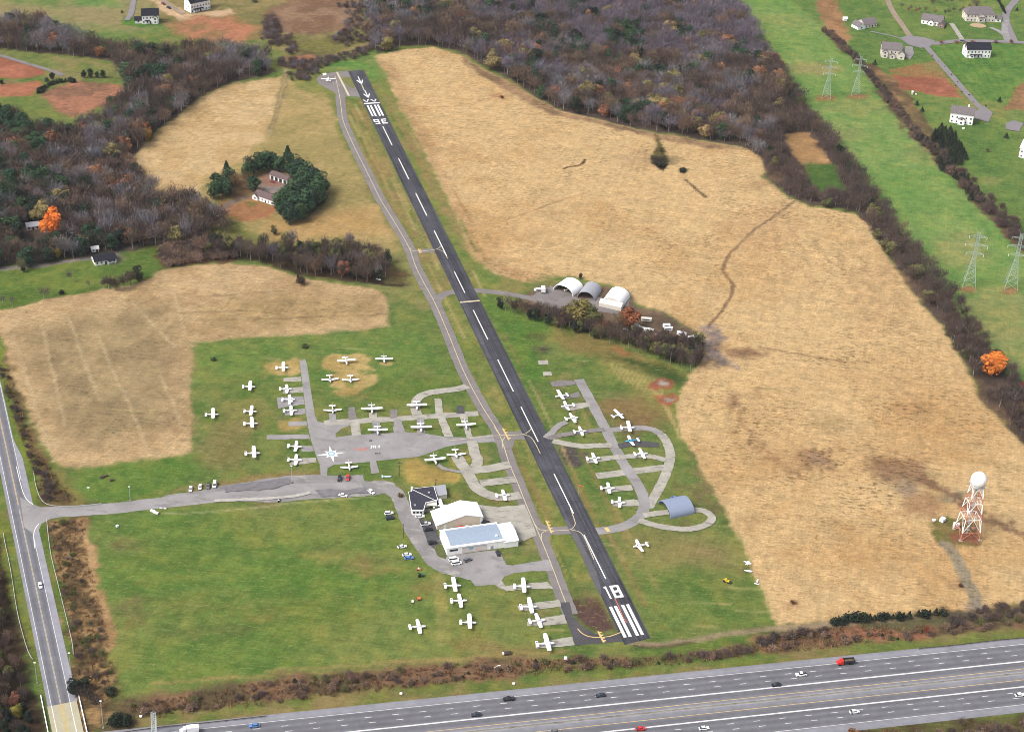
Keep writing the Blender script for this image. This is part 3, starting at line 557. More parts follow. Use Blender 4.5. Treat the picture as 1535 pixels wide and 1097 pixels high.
def grid_object(name, k):
    ii = np.arange(NX * NY).reshape(NY, NX)
    q = np.stack([ii[:-1, :-1], ii[:-1, 1:], ii[1:, 1:], ii[1:, :-1]], -1).reshape(-1, 4)
    q = q[cls[q[:, 0]] == k]
    if not len(q): return None
    used, inv_ = np.unique(q, return_inverse=True); q = inv_.reshape(-1, 4)
    me = bpy.data.meshes.new(name)
    me.vertices.add(len(used)); me.vertices.foreach_set('co', np.stack([X[used], Y[used], Z[used]], -1).astype(np.float32).ravel())
    me.loops.add(q.size); me.loops.foreach_set('vertex_index', q.ravel().astype(np.int32))
    me.polygons.add(len(q)); me.polygons.foreach_set('loop_start', (np.arange(len(q)) * 4).astype(np.int32))
    me.polygons.foreach_set('loop_total', np.full(len(q), 4, np.int32))
    me.polygons.foreach_set('use_smooth', np.ones(len(q), bool))
    me.update(calc_edges=True)
    at = me.attributes.new("Col", 'FLOAT_COLOR', 'POINT')
    at.data.foreach_set('color', np.concatenate([col[used], np.ones((len(used), 1))], 1).astype(np.float32).ravel())
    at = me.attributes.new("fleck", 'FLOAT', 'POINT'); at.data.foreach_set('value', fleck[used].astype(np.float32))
    me.materials.append(M['ground'])
    o = bpy.data.objects.new(name, me); S.collection.objects.link(o); tag(o, kind='structure'); return o
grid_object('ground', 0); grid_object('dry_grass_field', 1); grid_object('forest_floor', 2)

# ------------------------------------------------------------------ paved surfaces
USEDZ = set()
def uz(z):
    while round(z, 4) in USEDZ: z += .0012
    USEDZ.add(round(z, 4)); return z
LZ = [0.05]
def nz():
    LZ[0] += 0.006; return LZ[0]
def flat(name, px, mat, z=None, kind='structure', parent=None, ground_pts=None, jag=0.0):
    pts = topoly(px) if ground_pts is None else np.array(ground_pts)
    z = uz(nz() if z is None else z) if parent is None or name == 'taxi_line' else z
    if jag:
        out = []
        rj = random.Random(len(pts) + int(pts[0][0] * 10))
        for i in range(len(pts)):
            a, b_ = pts[i], pts[(i + 1) % len(pts)]; L = np.hypot(*(b_ - a)); k = max(1, int(L / 2.5))
            for t in range(k):
                p = a + (b_ - a) * t / k
                out.append((p[0] + rj.uniform(-jag, jag), p[1] + rj.uniform(-jag, jag)))
        pts = out
    mb = MB(); mb.add([(p[0], p[1], z) for p in pts], [tuple(range(len(pts)))])
    o = mb.build(name, mat, parent)
    # make it face up
    if o.data.polygons[0].normal.z < 0: o.data.flip_normals()
    if parent is None: tag(o, kind=kind)
    return o
def ribbon_pts(c, w, w2=None):
    c = np.array(c); n_ = len(c); L = []; R = []
    for i in range(n_):
        t = c[min(i + 1, n_ - 1)] - c[max(i - 1, 0)]; t = t / (np.hypot(*t) + 1e-9); nn = np.array([-t[1], t[0]])
        ww = w if w2 is None else w + (w2 - w) * i / (n_ - 1)
        L.append(c[i] + nn * ww / 2); R.append(c[i] - nn * ww / 2)
    return L, R
def path(name, px, w, mat, z=None, sm=True, parent=None, mb=None, w2=None, kind='structure', ground=False, per=9):
    a = np.array(px, float); c = a if ground else G(a[:, 0], a[:, 1])
    if sm: c = smooth(c, per)
    L, R = ribbon_pts(c, w, w2); z = uz(nz() if z is None else z) if mb is None else z
    own = mb is None; mb = mb or MB()
    if own and w > 2:      # grass creeps over the edges
        rj_ = random.Random(int(abs(L[0][0]) * 100)); L = [p + np.array([rj_.uniform(-.22, .22), rj_.uniform(-.22, .22)]) for p in L]; R = [p + np.array([rj_.uniform(-.22, .22), rj_.uniform(-.22, .22)]) for p in R]
    vs = [(p[0], p[1], z) for p in L] + [(p[0], p[1], z) for p in R]; k = len(L)
    mb.add(vs, [(i, k + i, k + i + 1, i + 1) for i in range(k - 1)])
    if own:
        o = mb.build(name, mat, parent)
        if parent is None: tag(o, kind=kind)
        return o
def dashes(c, w, z, mb, on, off, start=0.0, end=1e9):
    c = np.array(c); seg = np.hypot(*(c[1:] - c[:-1]).T); s = np.concatenate([[0], np.cumsum(seg)])
    t = start
    while t < min(s[-1], end):
        a, b_ = t, min(t + on, s[-1])
        q = [np.array([np.interp(u, s, c[:, 0]), np.interp(u, s, c[:, 1])]) for u in (a, (a + b_) / 2, b_)]
        L, R = ribbon_pts(q, w)
        mb.add([(p[0], p[1], z) for p in L] + [(p[0], p[1], z) for p in R], [(0, 3, 4, 1), (1, 4, 5, 2)])
        t += on + off

# runway frame: u metres from the near end, v metres towards the picture's right
RN = np.array([64.771, 627.573]); RD = np.array([-.2784967, .9604371]); RV = np.array([RD[1], -RD[0]])
def RW(u, v): return RN + RD * u + RV * v
runway = flat('runway', None, M['runway'], .10, ground_pts=[RW(-3, -7), RW(-1, 6.8), RW(737.6, 6.6), RW(737.6, -6.8)])
ZM = .13
def rquad(name, pts, mat=None, z=ZM, parent=None):
    return flat(name, None, mat or M['runway_paint'], z, parent=parent or runway, ground_pts=[RW(*p) for p in pts])
for v0, v1 in ((-5.7, -4.15), (-3.2, -1.6), (.5, 2.05), (3.0, 4.5)): rquad('threshold_stripe', [(2, v0), (2, v1), (25.3, v1), (25.3, v0)])
for v0, v1 in ((-5.1, -3.7), (-2.7, -1.2), (.7, 2.2), (3.1, 4.6)): rquad('threshold_stripe', [(640, v0), (640, v1), (662.5, v1), (662.5, v0)])
rquad('displaced_threshold_bar', [(665.2, -6.4), (665.2, 6.2), (667.4, 6.2), (667.4, -6.4)])
def strokes(name, rects, u0, v0, su, sv, flip=False):
    mb = MB()
    for (a, b_, c_, d_) in rects:      # x0,x1,y0,y1 in a 4 x 10 box
        q = [(a, c_), (b_, c_), (b_, d_), (a, d_)]; vs = []
        for x, y in q:
            if flip: x, y = 4 - x, 10 - y
            p = RW(u0 + y * su, v0 + x * sv); vs.append((p[0], p[1], ZM))
        mb.add(vs, [(0, 1, 2, 3)])
    return mb.build(name, M['runway_paint'], runway)
# 18: read from the near end; 36: read from the far end, so it stands upside down here
strokes('number_marking', [(1.2, 2.4, 0, 10), (.4, 1.2, 8.6, 9.6)], 31, -4.1, .98, .75)
strokes('number_marking', [(0, 1.25, 0, 10), (3.05, 4.3, 0, 10), (1.25, 3.05, 0, 1.7), (1.25, 3.05, 4.3, 5.9), (1.25, 3.05, 8.5, 10)], 31, -.7, .98, 1.08)
strokes('number_marking', [(3.0, 4, 0, 10), (.2, 3.0, 0, 1.9), (1.0, 3.0, 4.2, 5.9), (.2, 3.0, 8.1, 10)], 624.3, .5, .95, 1.12, True)
strokes('number_marking', [(0, 1.1, 0, 10), (3.0, 4.1, 0, 5.6), (1.1, 3.0, 0, 1.8), (1.1, 3.0, 3.9, 5.6), (1.1, 3.6, 8.2, 10)], 624.3, -5.4, .95, 1.05, True)
for a, b_ in ((582.6, 619.2), (521.5, 558.8), (460.6, 497.6), (398.9, 437.0), (346.8, 376.7), (286.2, 323.7), (225.2, 262.1), (171.5, 208.3), (102.6, 139.4), (46.4, 83.8)):
    rquad('centreline_dash', [(a, -.85), (a, -.25), (b_, -.25), (b_, -.85)])
hb = rquad('hold_bar', [(334.3, -6.5), (334.3, 6.3), (336.0, 6.3), (336.0, -6.5)], M['pale_yellow_paint'])
for u, ut in ((724, 708), (694, 678)):
    mb = MB()
    for q in ([(u, -1.1), (u, -.4), (ut + 2, -.4), (ut + 2, -1.1)], [(ut + 8, -3.6), (ut + 8.5, -2.6), (ut, -.2), (ut - 1.5, -.8)], [(ut + 8, 2.0), (ut + 8.5, 1.2), (ut, -1.1), (ut - 1.5, -.6)]):
        mb.add([(*RW(*p), ZM) for p in q], [(0, 1, 2, 3)])
    mb.build('arrow_marking', M['runway_paint'], runway)
for v in (-3.6, 2.6):
    mb = MB()
    for sg in (-1, 1): mb.add([(*RW(*p), ZM) for p in [(674, v + sg * 2.6), (674.5, v + sg * 1.5), (669.4, v - sg * .2), (668.4, v)]], [(0, 1, 2, 3)])
    mb.build('chevron_marking', M['runway_paint'], runway)
mb = MB(); path('x', [(538, 119), (541.5, 126), (545.7, 135.6)], .7, None, ZM - .005, False, mb=mb); mb.build('lead_in_line', M['pale_yellow_paint'], runway)
mb = MB(); path('x', [(921.5, 897), (927, 908), (934, 925), (939.5, 933)], .45, None, ZM + .006, False, mb=mb); mb.build('lead_in_line', M['red_paint'], runway)

# parallel taxiway
TW = [(502.6, 115), (508.6, 142), (512, 166), (513.5, 178), (520, 196), (533.3, 224.7), (549, 256), (570.3, 299), (591.5, 333.4), (612.6, 370.4), (623.2, 399.5), (636.4, 426), (652.3, 455), (670.8, 497.3), (694.6, 555.5), (721, 606), (748, 650), (763.3, 694), (776.5, 725), (789, 756.8), (812.9, 812.3), (828.7, 852), (844.6, 894.2), (855.2, 920.7), (865.7, 941.8)]
taxi = path('taxiway', [(509.5, 140)] + TW[2:24], 7.6, M['old_asphalt'], .062)
path('taxiway', [(754, 653), (770, 653), (788, 652), (803, 651.5)], 8.5, M['old_asphalt'], .068)
flat('taxiway', [(725, 612), (745, 640), (756, 650), (786, 648), (798, 648), (802, 656), (772, 658), (768, 672), (762, 690), (752, 668), (738, 662), (715, 660), (741, 650), (736, 636)], M['old_asphalt'], .058)
path('taxiway', [(613, 372), (622, 377), (640, 376), (664, 372.5)], 5.5, M['old_asphalt'])
path('taxiway', [(655, 452), (661, 444), (672, 439), (690, 437)], 6, M['old_asphalt'])
path('taxiway', [(708, 435), (745, 438.5), (780, 444), (812, 451)], 5.5, M['old_asphalt'])
flat('taxiway', [(796, 768), (806, 782), (822, 789), (842, 789.5), (857, 786), (862, 778), (880, 800), (885, 812), (864, 800), (826, 801), (820, 812), (826, 826), (812, 818)], M['old_asphalt'], .056)
flat('runway_shoulder', [(852, 792), (864, 800), (884, 838), (899, 870), (906, 888), (910, 905), (898, 890), (886, 866), (872, 834), (860, 808)], pave('shoulder_asphalt', P(116, 114, 118), P(94, 92, 98), .5, .1, .12, .2), .09)
flat('turning_pad', [(838.5, 903), (853.7, 902), (859, 924), (872, 938), (892, 949.5), (905, 952.4), (922.4, 949.7), (929, 944), (960, 945), (969, 958), (905, 963.5), (863, 967)], M['dark_asphalt'], .092)
flat('turning_pad', [(474.5, 119), (479, 114), (490, 110.5), (506, 107.5), (524, 106.3), (543, 146), (524, 144.8), (517, 146), (508, 145), (500, 138), (488, 132), (478, 126)], M['old_asphalt'], .060)
flat('runway_shoulder', None, pave('shoulder_b', P(118, 116, 120), P(98, 96, 102), .5, .1, .12, .2), .104, ground_pts=[RW(98, -6.9), RW(98, -5.4), RW(90, -3.8), RW(52, -3.6), RW(38, -5.4), RW(34, -6.9)])
flat('grass_island', [(511, 117), (525, 115.5), (532, 128), (531, 133), (524, 131), (515, 124)], plain('island_grass', P(136, 136, 80), .95, var=.25, vs=.5), .075, jag=.3)
tl = path('taxi_line', TW, .42, M['pale_yellow_paint'], .085, parent=taxi); 
for pts, w in (([(865.7, 941.8), (872, 948.5), (882, 953.4), (897.5, 955), (915, 953), (931.8, 947)], .5),):
    path('taxi_line', pts, w, M['yellow_paint'], .112, parent=taxi)
for pts in ([(673, 660.5), (700, 657.5), (735, 653.5), (755, 652.5), (783, 651), (792, 647), (796, 643)], [(741, 640), (748, 650), (757, 653)], [(754, 672), (753, 662), (757, 655)],
            [(783, 651), (795, 655), (803, 666), (810, 680)], [(802, 786), (808, 793), (818, 795), (842, 795), (856, 793), (862, 786), (861, 779), (855, 762)], [(856, 794), (868, 797), (876, 806), (890, 838)], [(812, 812), (812, 800), (820, 795)],
            [(614, 371), (620, 376.5), (640, 376), (655, 373.5), (661, 369)], [(655, 373.5), (665, 378), (671, 388)]):
    path('taxi_line', pts, .42, M['pale_yellow_paint'], .118, parent=taxi)
def hold(a, b_, nb=4):
    mb = MB(); p0, p1 = G(*a), G(*b_); L = float(np.hypot(*(p1 - p0))); t = (p1 - p0) / L; nn = np.array([-t[1], t[0]])
    q = lambda s_, o_: (*(p0 + t * s_ + nn * o_), .124)
    mb.add([q(0, -.45), q(0, .45), q(L, .45), q(L, -.45)], [(0, 1, 2, 3)])
    for k in range(nb):
        s_ = L * (k + .5) / nb; mb.add([q(s_ - .45, .46), q(s_ - .45, 1.5), q(s_ + .45, 1.5), q(s_ + .45, .46)], [(0, 1, 2, 3)])
    mb.build('hold_line', M['yellow_paint'], taxi)
hold((753.5, 642), (763, 659.5)); hold((818.5, 780), (827, 799)); hold((896.5, 946), (905, 962.5)); hold((627, 373.5), (630, 379.5)); hold((907, 791), (911, 797))
path('turning_pad_line', [(505, 108.5), (523, 144)], 1.6, M['pale_yellow_paint'], .09, False, parent=taxi)

# aprons, lanes and tie-down pads
apron = flat('apron', [(448.8, 540.3), (457.8, 539), (460.5, 548), (466, 585), (472, 622), (476, 632), (487, 633.5), (523, 629.5), (526, 637), (512, 642), (503, 650), (503.5, 655.5), (527, 652), (556, 650.5), (594, 648.5), (603, 645.5), (611, 648), (640, 650), (668, 655), (700, 655.5), (735, 651.5), (745, 646), (757, 652), (758, 660), (735, 662.5), (700, 664), (669, 669.5), (640, 680), (627, 684.5), (584.6, 688.5), (545, 693), (501, 696.5), (491, 701.5), (490, 715), (481, 715), (479, 695), (473.7, 683), (466, 659), (461.8, 640.6), (458, 615), (454, 580)], M['asphalt'], .058)
path('taxilane', [(486, 634), (523, 631.5), (580, 628.5), (640, 624.5), (717, 619.5)], 5.2, M['concrete'], .066)
for px, mk in (([(425, 566.5), (451, 564.8), (452, 571.5), (425, 572)], 'concrete'), ([(424, 582), (454, 580), (454.5, 588), (423.5, 590)], 'concrete'), ([(415.7, 596), (454.7, 594), (456.6, 606), (417, 612)], 'asphalt'),
               ([(425.6, 615), (457, 612.5), (458, 620.5), (427, 622.5)], 'asphalt'), ([(432, 632.4), (460, 631), (460.6, 637.7), (433.5, 639)], 'asphalt'), ([(399.8, 652.2), (463, 650.9), (465, 658), (399, 658.8)], 'asphalt'),
               ([(451, 668.3), (468, 668.3), (470.5, 676.3), (452.5, 677)], 'asphalt'), ([(447, 687), (473, 686), (475, 692.8), (434, 697.5), (434, 694)], 'concrete'), ([(493, 620), (503, 619.5), (505, 632.5), (494, 632.5)], 'asphalt'),
               ([(521.5, 611), (531, 610), (535, 628), (523, 630)], 'old_asphalt'), ([(525, 634), (538.7, 633.6), (541.4, 652), (527, 653)], 'concrete'), ([(553, 619), (564.5, 619), (565, 628), (554, 628)], 'concrete'),
               ([(558, 631), (569, 631), (570, 651), (560, 651)], 'asphalt'), ([(585, 614), (595.5, 613.5), (596, 626.5), (585, 627)], 'old_asphalt'), ([(590, 629), (600.5, 628.5), (607.5, 646), (590, 648.5)], 'asphalt'),
               ([(651, 597.8), (661.5, 598), (664.8, 622), (653, 622.5)], 'concrete'), ([(655, 625), (667.4, 625), (679.3, 655), (666, 655)], 'concrete'), ([(624.5, 626), (636, 625.5), (636.5, 651), (625, 650)], 'asphalt'),
               ([(688.5, 623), (700, 623), (708.4, 656), (700, 656.5)], 'concrete'), ([(685, 608.5), (694.5, 608.5), (696.5, 620), (684.6, 620)], 'dark_asphalt'),
               ([(553.5, 690), (564, 689), (568, 709), (557, 710.5)], 'asphalt'),
               ([(772, 796), (800, 790), (804, 803), (778, 813)], 'concrete'),
               ([(751, 870), (757, 879), (775, 876), (820, 872), (829, 882), (790, 883), (760, 886), (745, 877)], 'concrete'), ([(775, 908.7), (786, 905.4), (838, 899), (841.8, 909.4), (800, 914), (778, 915.3)], 'concrete'),
               ([(790, 932.5), (803.5, 928.6), (845.7, 920.6), (850.4, 934.5), (815, 937.8), (790, 938)], 'concrete'), ([(802, 965.6), (824.6, 959.6), (857.6, 954.3), (862.3, 967), (830, 970), (803.5, 972)], 'concrete'),
               ([(838, 595), (868, 587.5), (871, 595), (850, 598)], 'old_asphalt'), ([(824, 574), (840, 570), (864, 572), (863, 577), (845, 579), (828, 580)], 'old_asphalt'), ([(842, 612), (859, 606), (883, 603), (884, 610), (858, 616)], 'concrete'),
               ([(925, 666), (942, 662), (960, 661), (988, 664), (988, 671), (945, 669), (929, 673)], 'dark_asphalt'),
               ([(806, 541), (821, 540), (822, 546.5), (808, 547)], 'concrete'), ([(813, 558), (826, 557.5), (828, 563), (814, 564)], 'concrete'),
               ([(907, 731), (946, 726.5), (949, 734.5), (908, 739.5)], 'concrete'), ([(916, 753), (950, 748.5), (957, 750), (958, 758.5), (920, 759.5)], 'concrete'),
               ([(878, 689), (902, 684), (928, 682), (930, 689), (902, 691.5), (880, 695)], 'concrete')):
    flat('tie_down_pad', px, M[mk], jag=.25)
path('taxilane', [(700, 579), (688, 583), (665, 586), (645, 589), (630, 594.5), (624, 602), (622.5, 612), (625.5, 622)], 5.5, M['concrete'])
path('taxilane', [(707, 661), (712, 680), (716, 692), (710, 704)], 6, M['concrete'])
path('taxilane', [(764, 696.5), (738, 702), (712, 705), (698, 703), (688, 690), (684, 682)], 6.5, M['concrete'])
path('taxilane', [(772, 719), (745, 722), (720, 725)], 6, M['concrete'])
path('taxilane', [(697, 702), (706, 718), (716, 733), (737, 743.5), (758, 745.5), (780, 742.5)], 6.5, M['concrete'])
path('taxilane', [(656, 696), (664, 702), (680, 706), (696, 709)], 2.2, M['asphalt'])
flat('apron', [(712, 756), (746, 760), (786, 756), (801, 790), (772, 797), (766, 783), (722, 785)], M['concrete'], .064, jag=.2)
# right side
path('taxilane', [(868, 568.5), (886, 602.3), (905.8, 639.3), (922, 671), (932, 690), (942, 706), (955.2, 725), (964, 744), (965.5, 760), (957.8, 775), (939.3, 787), (915.5, 793.5), (893, 796)], 6.0, M['asphalt'], .085)
path('taxilane', [(912, 645), (930, 643), (948, 641.5), (966, 641.5), (981, 645), (991, 651)], 4.7, M['asphalt'], .06)
path('taxilane', [(991, 651), (999, 662), (1004.5, 678), (1003, 695), (994, 719.5), (981, 744), (972, 761)], 5.3, M['concrete'], .074)
path('taxilane', [(894, 713.5), (915, 711), (940, 707.5), (975, 703), (998, 700.5)], 5.6, M['concrete'], .078)
path('taxilane', [(930, 686), (955, 683.5), (975, 684.5), (998, 690)], 4.3, M['concrete'])
path('taxilane', [(818, 657), (828, 648), (838, 638), (850, 633)], 3.9, M['asphalt'])
path('taxilane', [(822, 657.5), (845, 652), (880, 647), (906, 644)], 3.9, M['old_asphalt'])
path('taxilane', [(828, 661), (845, 665), (870, 669), (890, 668.5), (917, 668)], 4.7, M['concrete'])
path('taxilane', [(965, 773), (985, 769.8), (1002, 768)], 4.3, M['concrete'])
path('taxilane', [(957, 780), (979, 787), (1000, 791), (1025, 793.5), (1045, 791.5), (1061, 785), (1067, 776), (1056, 766.5), (1040, 764.5)], 4.3, M['concrete'])
# entrance drive, car park, hangar apron
path('access_road', [(48, 769), (90, 767), (130, 764.5), (178, 761), (230, 754.5), (300, 747.5), (380, 738), (470, 732), (545, 732)], 9.5, M['asphalt'], .072)
flat('car_park', [(251, 741.5), (300, 735.5), (325, 729), (360, 724), (400, 717.2), (434, 712.6), (480, 712), (505, 713.3), (526.6, 712), (543.7, 712), (546, 721.5), (578, 720.1), (590, 724), (600, 738), (592, 752), (586, 744.6), (577, 739.3), (560, 742.4), (522.6, 745), (492, 747), (452.5, 749), (419.5, 753), (393.6, 752.5), (335, 750.6), (256.8, 755.5), (230, 754)], M['gravel'], .062, jag=.4)
path('access_road', [(545, 731), (572, 729), (592, 737), (603, 757), (614, 785), (634, 818), (655, 845), (690, 858)], 8.0, M['gravel'], .088)
flat('hangar_apron', [(598, 742), (612, 762), (645, 762), (652, 790), (660, 812), (668, 832), (745, 824), (752, 832), (759, 846), (768, 847.5), (800, 842), (823, 838), (830, 855), (800, 856), (771.8, 858.3), (756, 863.6), (752, 870), (757, 878), (753, 884), (741, 876), (712, 878), (706, 869.6), (692, 865.6), (664, 859.5), (647, 847), (636, 837.6), (628, 826), (616, 812), (607, 798), (600, 779), (592, 760)], M['asphalt'], .080, jag=.25)
path('worn_track', [(320, 751), (360, 749.5), (400, 747.5), (440, 744), (466, 738.5)], 2.4, plain('bleached_gravel', P(208, 204, 196), .9, var=.2, vs=.3))
flat('parking_patch', [(330, 730), (365, 725.5), (410, 719), (432, 717), (440, 724), (410, 733), (370, 736), (338, 738)], plain('dark_gravel', P(142, 138, 142), .9, var=.2, vs=.3), jag=1.0)
flat('parking_patch', [(470, 736), (500, 734), (548, 733), (556, 738), (520, 743), (480, 745)], plain('dark_gravel_b', P(146, 142, 146), .9, var=.2, vs=.3), jag=1.0)
flat('parking_patch', [(628, 778), (648, 772), (655, 795), (660, 815), (655, 826), (640, 812)], M['dark_asphalt'], .098, jag=.5)
flat('grass_patch', [(650, 818), (662, 815), (669, 832), (668, 838), (655, 832)], plain('patch_grass', P(104, 112, 66), .95, var=.3, vs=.5), .104, jag=.4)
# mown grass between terminal and hangar
flat('grass_patch', [(636, 768), (648, 764), (652, 775), (642, 782), (634, 778)], plain('patch_grass_b', P(104, 116, 60), .95, var=.3, vs=.5), .104, jag=.4)
flat('gravel_yard', [(792, 449), (806, 436), (826, 428), (850, 438), (870, 448), (900, 446), (930, 462), (925, 470), (880, 466), (820, 462)], M['old_asphalt'], .06, jag=.8)
path('farm_track', [(908, 421), (930, 428), (940, 440), (936, 458)], 5, M['old_asphalt'], .06)
# compass rose and faded lettering on the apron
def star(cx, cy, R, r, rot, n_=8):
    p = G(cx, cy); out = []
    for k in range(2 * n_):
        rr = (R if k % 4 == 0 else R * .58) if k % 2 == 0 else r
        t = rot + PI * k / n_; out.append((p[0] + rr * math.cos(t), p[1] + rr * math.sin(t)))
    return out
flat('compass_rose', None, M['runway_paint'], .082, parent=apron, ground_pts=star(496.8, 680.2, 8.0, 2.5, gdir(496, 680, 10, -1)))
p = G(496.8, 680.2); flat('compass_centre', None, M['blue_paint'], .088, parent=apron, ground_pts=[(p[0] + 2.1 * math.cos(t), p[1] + 2.1 * math.sin(t)) for t in np.linspace(0, 2 * PI, 25)[:-1]])
p = G(496.8, 680.2); flat('compass_centre', None, M['runway_paint'], .094, parent=apron, ground_pts=[(p[0] + 1.1 * math.cos(t), p[1] + 1.1 * math.sin(t)) for t in np.linspace(0, 2 * PI, 17)[:-1]])
rj = random.Random(5)
def scrawl(x0, x1, y, mk, hgt=2.2):
    mb = MB(); x = x0
    while x < x1:
        a = G(x, y + (x0 - x) * .03)
        for q in rj.sample([(0, .5, 0, hgt), (1.0, 1.5, 0, hgt), (.5, 1.0, hgt - .5, hgt), (.5, 1.0, 0, .5), (.5, 1.0, hgt * .45, hgt * .65)], 3):
            mb.add([(a[0] + q[0], a[1] + q[2], .082), (a[0] + q[1], a[1] + q[2], .082), (a[0] + q[1], a[1] + q[3], .082), (a[0] + q[0], a[1] + q[3], .082)], [(0, 1, 2, 3)])
        x += 5.6
    return mb.build('faded_lettering', M[mk], apron)
scrawl(529.5, 549, 675.2, 'red_paint'); scrawl(553.5, 567, 671.5, 'runway_paint', 2.6); scrawl(553.5, 558, 661.5, 'black_paint', 1.8); scrawl(562, 570, 680.5, 'black_paint', 1.2)

# ------------------------------------------------------------------ highway
HPH = 1.353552158; HD = np.array([math.sin(HPH), math.cos(HPH)]); HN = np.array([HD[1], -HD[0]])
def HW(s, v): return HD * s + HN * v
lanes = [(-572.6, 150), (-570.4, 158), (-568.3, 150), (-567.9, 128), (-566.3, 118), (-564.4, 134), (-562.8, 116), (-560.8, 130), (-558.7, 114), (-556.9, 132), (-556.2, 126), (-554, 118), (-552, 138), (-550.2, 146), (-549.3, 168), (-548.0, 172), (-547.2, 150), (-544.4, 138), (-542.2, 118), (-540, 128), (-538, 114), (-536.4, 132), (-534.6, 116), (-532.8, 132), (-530.6, 118), (-528.6, 134), (-528.1, 152), (-526, 156), (-523.6, 150)]
mb = MB(); cols = []
ss = list(np.arange(-420, 640, 12.0))
for s_ in ss:
    for v, gval in lanes:
        p = HW(s_, v); mb.v.append((p[0], p[1], .06)); cols.append(gval * 1.06 + rj.uniform(-3, 3))
k = len(lanes)
for i in range(len(ss) - 1):
    for j in range(k - 1): mb.f.append((i * k + j, (i + 1) * k + j, (i + 1) * k + j + 1, i * k + j + 1)); mb.m.append(0)
def road_mat(name):
    mt, n, b = newmat(name); a = n.nodes.new("ShaderNodeAttribute"); a.attribute_name = "Col"
    c = rgbmul(n, a.outputs["Color"], rng(n, noise(n, .25, 5), .3, .7, .88, 1.12))
    c = rgbmul(n, c, rng(n, noise(n, .05, 3), .3, .7, .92, 1.08))
    n.links.new(c, b.inputs["Base Color"]); return mt
def colmesh(o, cols, tintc=(1, .98, 1.0)):
    at = o.data.attributes.new("Col", 'FLOAT_COLOR', 'POINT')
    arr = np.array([[*(lin(c_ * t) / KEXP for t in tintc), 1] for c_ in cols], np.float32); at.data.foreach_set('color', arr.ravel())
M['road'] = road_mat('worn_asphalt')
highway = mb.build('highway', M['road']); colmesh(highway, cols, (1.0, 1.0, 1.05)); tag(highway, kind='structure')
def upward(o):
    if o.data.polygons[0].normal.z < 0: o.data.flip_normals()
upward(highway)
def hline(name, v, w, mk, s0=-420, s1=628, z=.085):
    return flat(name, None, M[mk], z, parent=highway, ground_pts=[HW(s0, v - w / 2), HW(s1, v - w / 2), HW(s1, v + w / 2), HW(s0, v + w / 2)])
for v, w, mk in ((-568.0, .26, 'line_paint'), (-556.4, .8, 'line_paint'), (-551.4, .25, 'yellow_paint'), (-544.2, .25, 'yellow_paint'), (-539.7, .8, 'line_paint'), (-528.4, .26, 'line_paint')): hline('edge_line', v, w, mk)
for v in (-564.4, -560.9, -536.3, -532.8):
    mb = MB(); c0 = 0 if v < -562 or v == -536.3 else 1.4
    dashes([HW(-400 + c0, v), HW(620, v)], .32, .085, mb, 3.05, 9.14, 2.3)
    mb.build('lane_dashes', M['line_paint'], highway)
mb = MB()
for a, b_ in ((-420, 628),):
    prof = [(-.32, 0), (-.2, .3), (-.1, .85), (.1, .85), (.2, .3), (.32, 0)]
    r0 = [(*HW(a, -548.4 + x), z + .06) for x, z in prof]; r1 = [(*HW(b_, -548.4 + x), z + .06) for x, z in prof]; mb.loft([r0, r1], close=False, cap=False)
bar = mb.build('median_barrier', M['concrete']); tag(bar, 'low pale concrete barrier running down the middle of the highway', 'barrier')

# county road
CP_ = [G(0, 627.8), G(28.4, 759), G(91.2, 1055.5)]
cd = (CP_[2] - CP_[0]); cd = cd / np.hypot(*cd); cn = np.array([cd[1], -cd[0]])
if cn[0] < 0: cn = -cn
def CRD(s_, v): return CP_[0] + cd * s_ + cn * v
Lc = float(np.hypot(*(CP_[2] - CP_[0])))
prof = [(-6.2, 158), (-4.0, 165), (-3.8, 140), (-2.4, 122), (-1.2, 134), (0, 146), (1.2, 132), (2.4, 120), (3.7, 138), (4.2, 168), (7.0, 172)]
mb = MB(); cols = []
ss = list(np.arange(-420, Lc - .5, 6.0)) + [Lc]
for s_ in ss:
    wide = sst(np.array([s_]), 20, 45)[0]
    for j, (v, gv) in enumerate(prof):
        if j == len(prof) - 1: v = 4.6 + 2.6 * wide
        if j == 0: v = -5.6
        mb.v.append((*CRD(s_, v), .066)); cols.append(gv * 1.04 + rj.uniform(-3, 3))
k = len(prof)
for i in range(len(ss) - 1):
    for j in range(k - 1): mb.f.append((i * k + j, (i + 1) * k + j, (i + 1) * k + j + 1, i * k + j + 1)); mb.m.append(0)
road = mb.build('county_road', M['road']); colmesh(road, cols, (1.0, 1.0, 1.06)); tag(road, kind='structure'); upward(road)
def cline(name, v, w, mk, s0, s1, z=.094): return flat(name, None, M[mk], z, parent=road, ground_pts=[CRD(s0, v - w / 2), CRD(s1, v - w / 2), CRD(s1, v + w / 2), CRD(s0, v + w / 2)])
s_j = float((G(28, 757) - CP_[0]) @ cd)
cline('edge_line', -4.0, .26, 'line_paint', -420, Lc); cline('edge_line', 4.0, .26, 'line_paint', -420, s_j - 22); cline('edge_line', 4.0, .26, 'line_paint', s_j + 30, Lc)
for v in (-.18, .18): cline('centre_line', v, .16, 'yellow_paint', -420, s_j); cline('centre_line', v, .16, 'pale_yellow_paint', s_j + 4, Lc)
path('edge_line', [(24.5, 699), (33, 733), (40, 748), (49.5, 756)], .32, M['runway_paint'], .098, parent=road)
path('edge_line', [(58, 785), (53, 792), (50.5, 803), (52.5, 822)], .32, M['runway_paint'], .098, parent=road)
flat('access_road', [(30, 745), (42, 752), (60, 760), (78, 763), (120, 759), (130, 770), (95, 774), (75, 778), (62, 785), (58, 795), (50, 800), (36, 790)], M['asphalt'], .092)
